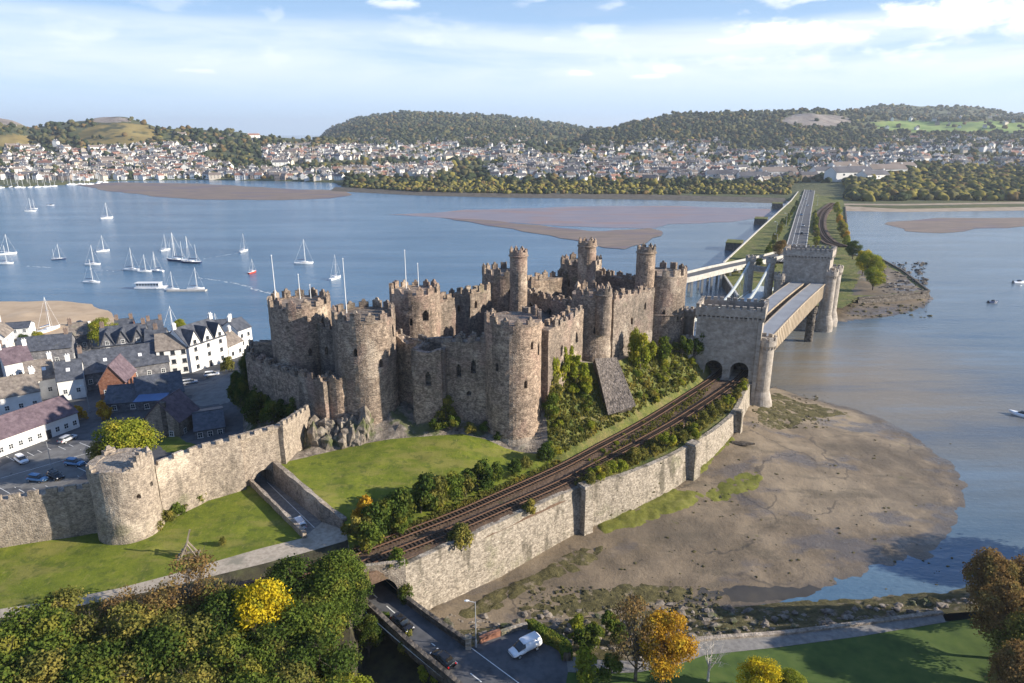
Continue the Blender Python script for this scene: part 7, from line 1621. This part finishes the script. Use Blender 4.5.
# wooden sculpture of crossed posts on the lawn
sp = empty('timber_catapult', G(189, 556), .3, 'weathered timber siege catapult frame standing on the grass by the path', 'catapult')
m = MB()
for s in (-.8, .8): m.beam((-1.2, s, 0), (0, s*.6, 2.4), .2, .2); m.beam((1.2, s, 0), (0, s*.6, 2.4), .2, .2); m.beam((-1.6, s, .12), (1.6, s, .12), .24, .24)
m.beam((0, -.9, 2.3), (0, .9, 2.3), .2, .2); m.beam((-1.4, -.9, .15), (-1.4, .9, .15), .2, .2); m.beam((1.4, -.9, .15), (1.4, .9, .15), .2, .2); m.build('frame', M['timber'], sp)
m = MB(); m.beam((-.5, 0, .9), (.7, 0, 4.6), .22, .22); m.build('throwing_arm', M['timber'], sp); m = MB(); m.box(-.6, 0, .9, .7, .7, .7); m.build('counterweight', M['timber'], sp)
for (p_, a, b, a2, b2, lab) in [('carwhite', 22, 462, 34, 470, 'white car in the row of bays facing the long white inn'), ('carblack', 56, 478, 70, 484, 'black car parked between the two light blue cars'), ('carwhite', 212, 376, 224, 372, 'white car parked close to the front of the tall white hotel')]:
    cc = make_car(p_, lab); put(cc, a, b, a2, b2)
# small dark shed under the right hand trees
# monument on the far hill
p = hits([836], [110])[0]; mo = MB(); mo.lathe(p[0], p[1], [(3, p[2]-1), (2.4, p[2]+10), (1.2, p[2]+14), (1.0, p[2]+26), (.2, p[2]+30)], 8); tag(mo.build('monument', M['stone_wall']), 'tiny slim monument on the skyline of the right hand hill', 'monument')
# boulders and weed-grown stones on the bank
def rocks(name, n, xr, yr, r0, r1, mat, label, cond=None, zs=.6):
    V = []; Fc = []; k = 0; vi, fi = IV[:12], None
    import bmesh
    bm = bmesh.new(); bmesh.ops.create_icosphere(bm, subdivisions=1, radius=1); iv = np.array([tuple(x.co) for x in bm.verts]); fi = np.array([[q.index for q in p.verts] for p in bm.faces]); bm.free()
    for i in range(n):
        a, b = trg.uniform(*xr), trg.uniform(*yr)
        if cond and not cond(a, b): continue
        p = G(a, b)
        if p.z < -.2: continue
        r = r0 + (r1-r0)*trg.random()**3; q = iv*(1+.34*rnd.randn(len(iv))[:, None].clip(-1, 1))*np.array([r*trg.uniform(.7, 1.5)*(1 if zs < 1 else .7), r, r*zs]) + np.array([p.x, p.y, p.z+.1*r]); V.append(q); Fc.append(fi+k); k += len(iv)
    V = np.vstack(V); Fc = np.vstack(Fc); m = MB(); m.v = list(map(tuple, V.tolist())); m.f = list(map(tuple, Fc.tolist())); m.m = [0]*len(m.f); return m.build(name, mat, kind='stuff', label=label, cat='rocks')
def bandc(a, b): return b > np.interp(a, [430, 470, 560, 640, 700, 800, 1000], [612, 618, 612, 604, 603, 612, 594]) and b < np.interp(a, [430, 470, 530, 566, 640, 700, 780, 940, 1000], [622, 640, 626, 648, 655, 637, 631, 611, 600])
rocks('boulders', 1500, (430, 1000), (596, 655), .15, .75, M['rock'], 'brown boulders and stones strewn over the bank below the path', bandc)
rocks('boulders', 420, (520, 720), (586, 612), .12, .5, M['seaweed'], 'dark weedy stones along the lower edge of the mud')
rocks('boulders', 260, (752, 830), (395, 430), .12, .5, M['seaweed'], 'dark stones on the shore under the bridge turret')
rocks('boulders', 260, (600, 960), (440, 590), .08, .35, M['seaweed'], 'small dark stones scattered over the mudflat')
rocks('crags', 150, (300, 372), (414, 446), .7, 2.2, M['rock'], 'grey craggy outcrop under the south west castle tower', zs=1.5)
rocks('boulders', 160, (880, 926), (262, 294), .5, 1.6, M['stone_dark'], 'heaped stones and debris on the tip of the islet')
rocks('boulders', 120, (846, 930), (299, 318), .3, .9, M['seaweed'], 'dark stones on the shore of the islet')
# grass tufts on the verges and bank
def tufts(name, n, gen, size, mat, label):
    m = MB()
    for i in range(n):
        a, b = gen()
        p = G(a, b); w = size*trg.uniform(.5, 1.3)
        for q in range(4):
            t = trg.uniform(0, 3.14); d = Vector((math.cos(t), math.sin(t), 0))*w*.3; lean = Vector((trg.uniform(-.4, .4), trg.uniform(-.4, .4), 1))*w; m.add([p-d, p+d, p+d*.4+lean, p-d*.4+lean], [(0, 1, 2, 3)])
    return m.build(name, mat, kind='stuff', label=label, cat='grass')
def inp(poly):
    pb_ = np.array(poly, float); x0, y0 = pb_.min(0); x1, y1 = pb_.max(0)
    def g():
        while True:
            a, b = trg.uniform(x0, x1), trg.uniform(y0, y1)
            if inpoly(np.array([a]), np.array([b]), pb_)[0]: return a, b
    return g
tufts('bank_grass', 2600, inp(poly_b), .6, L['olive'], 'long olive grass tufts over the bank below the castle')
tufts('verge_grass', 900, inp([(352, 549), (450, 508), (560, 460), (560, 466), (450, 516), (356, 556)]), .5, L['olive'], 'rough grass verge between the shrubs and the railway')
tufts('verge_grass', 1300, inp([(574, 486), (635, 466), (684, 443), (731, 411), (745, 384), (738, 384), (700, 412), (640, 447), (576, 478)]), .6, L['olive'], 'rough grass between the right hand track and the retaining wall')
tufts('verge_grass', 500, inp([(588, 466), (640, 432), (700, 392), (712, 386), (700, 400), (640, 440), (596, 466)]), .5, L['olive'], 'grass growing between the two tracks near the portal')

# ------------------------------------------------------------------ haze over the whole estuary
hz = bpy.data.materials.new('haze'); hz.use_nodes = True; nt = hz.node_tree; nt.nodes.clear()
pv = N(nt, 'ShaderNodeVolumePrincipled', {'Color': (.78, .88, 1.0, 1), 'Density': HAZE_D, 'Anisotropy': .2}); N(nt, 'ShaderNodeOutputMaterial', {'Volume': pv.outputs[0]})
hb = MB(); hb.box(0, 6800, 148, 18400, 14600, 305); tag(hb.build('haze', hz), 'pale blue haze softening the far hills', 'haze', kind='stuff')
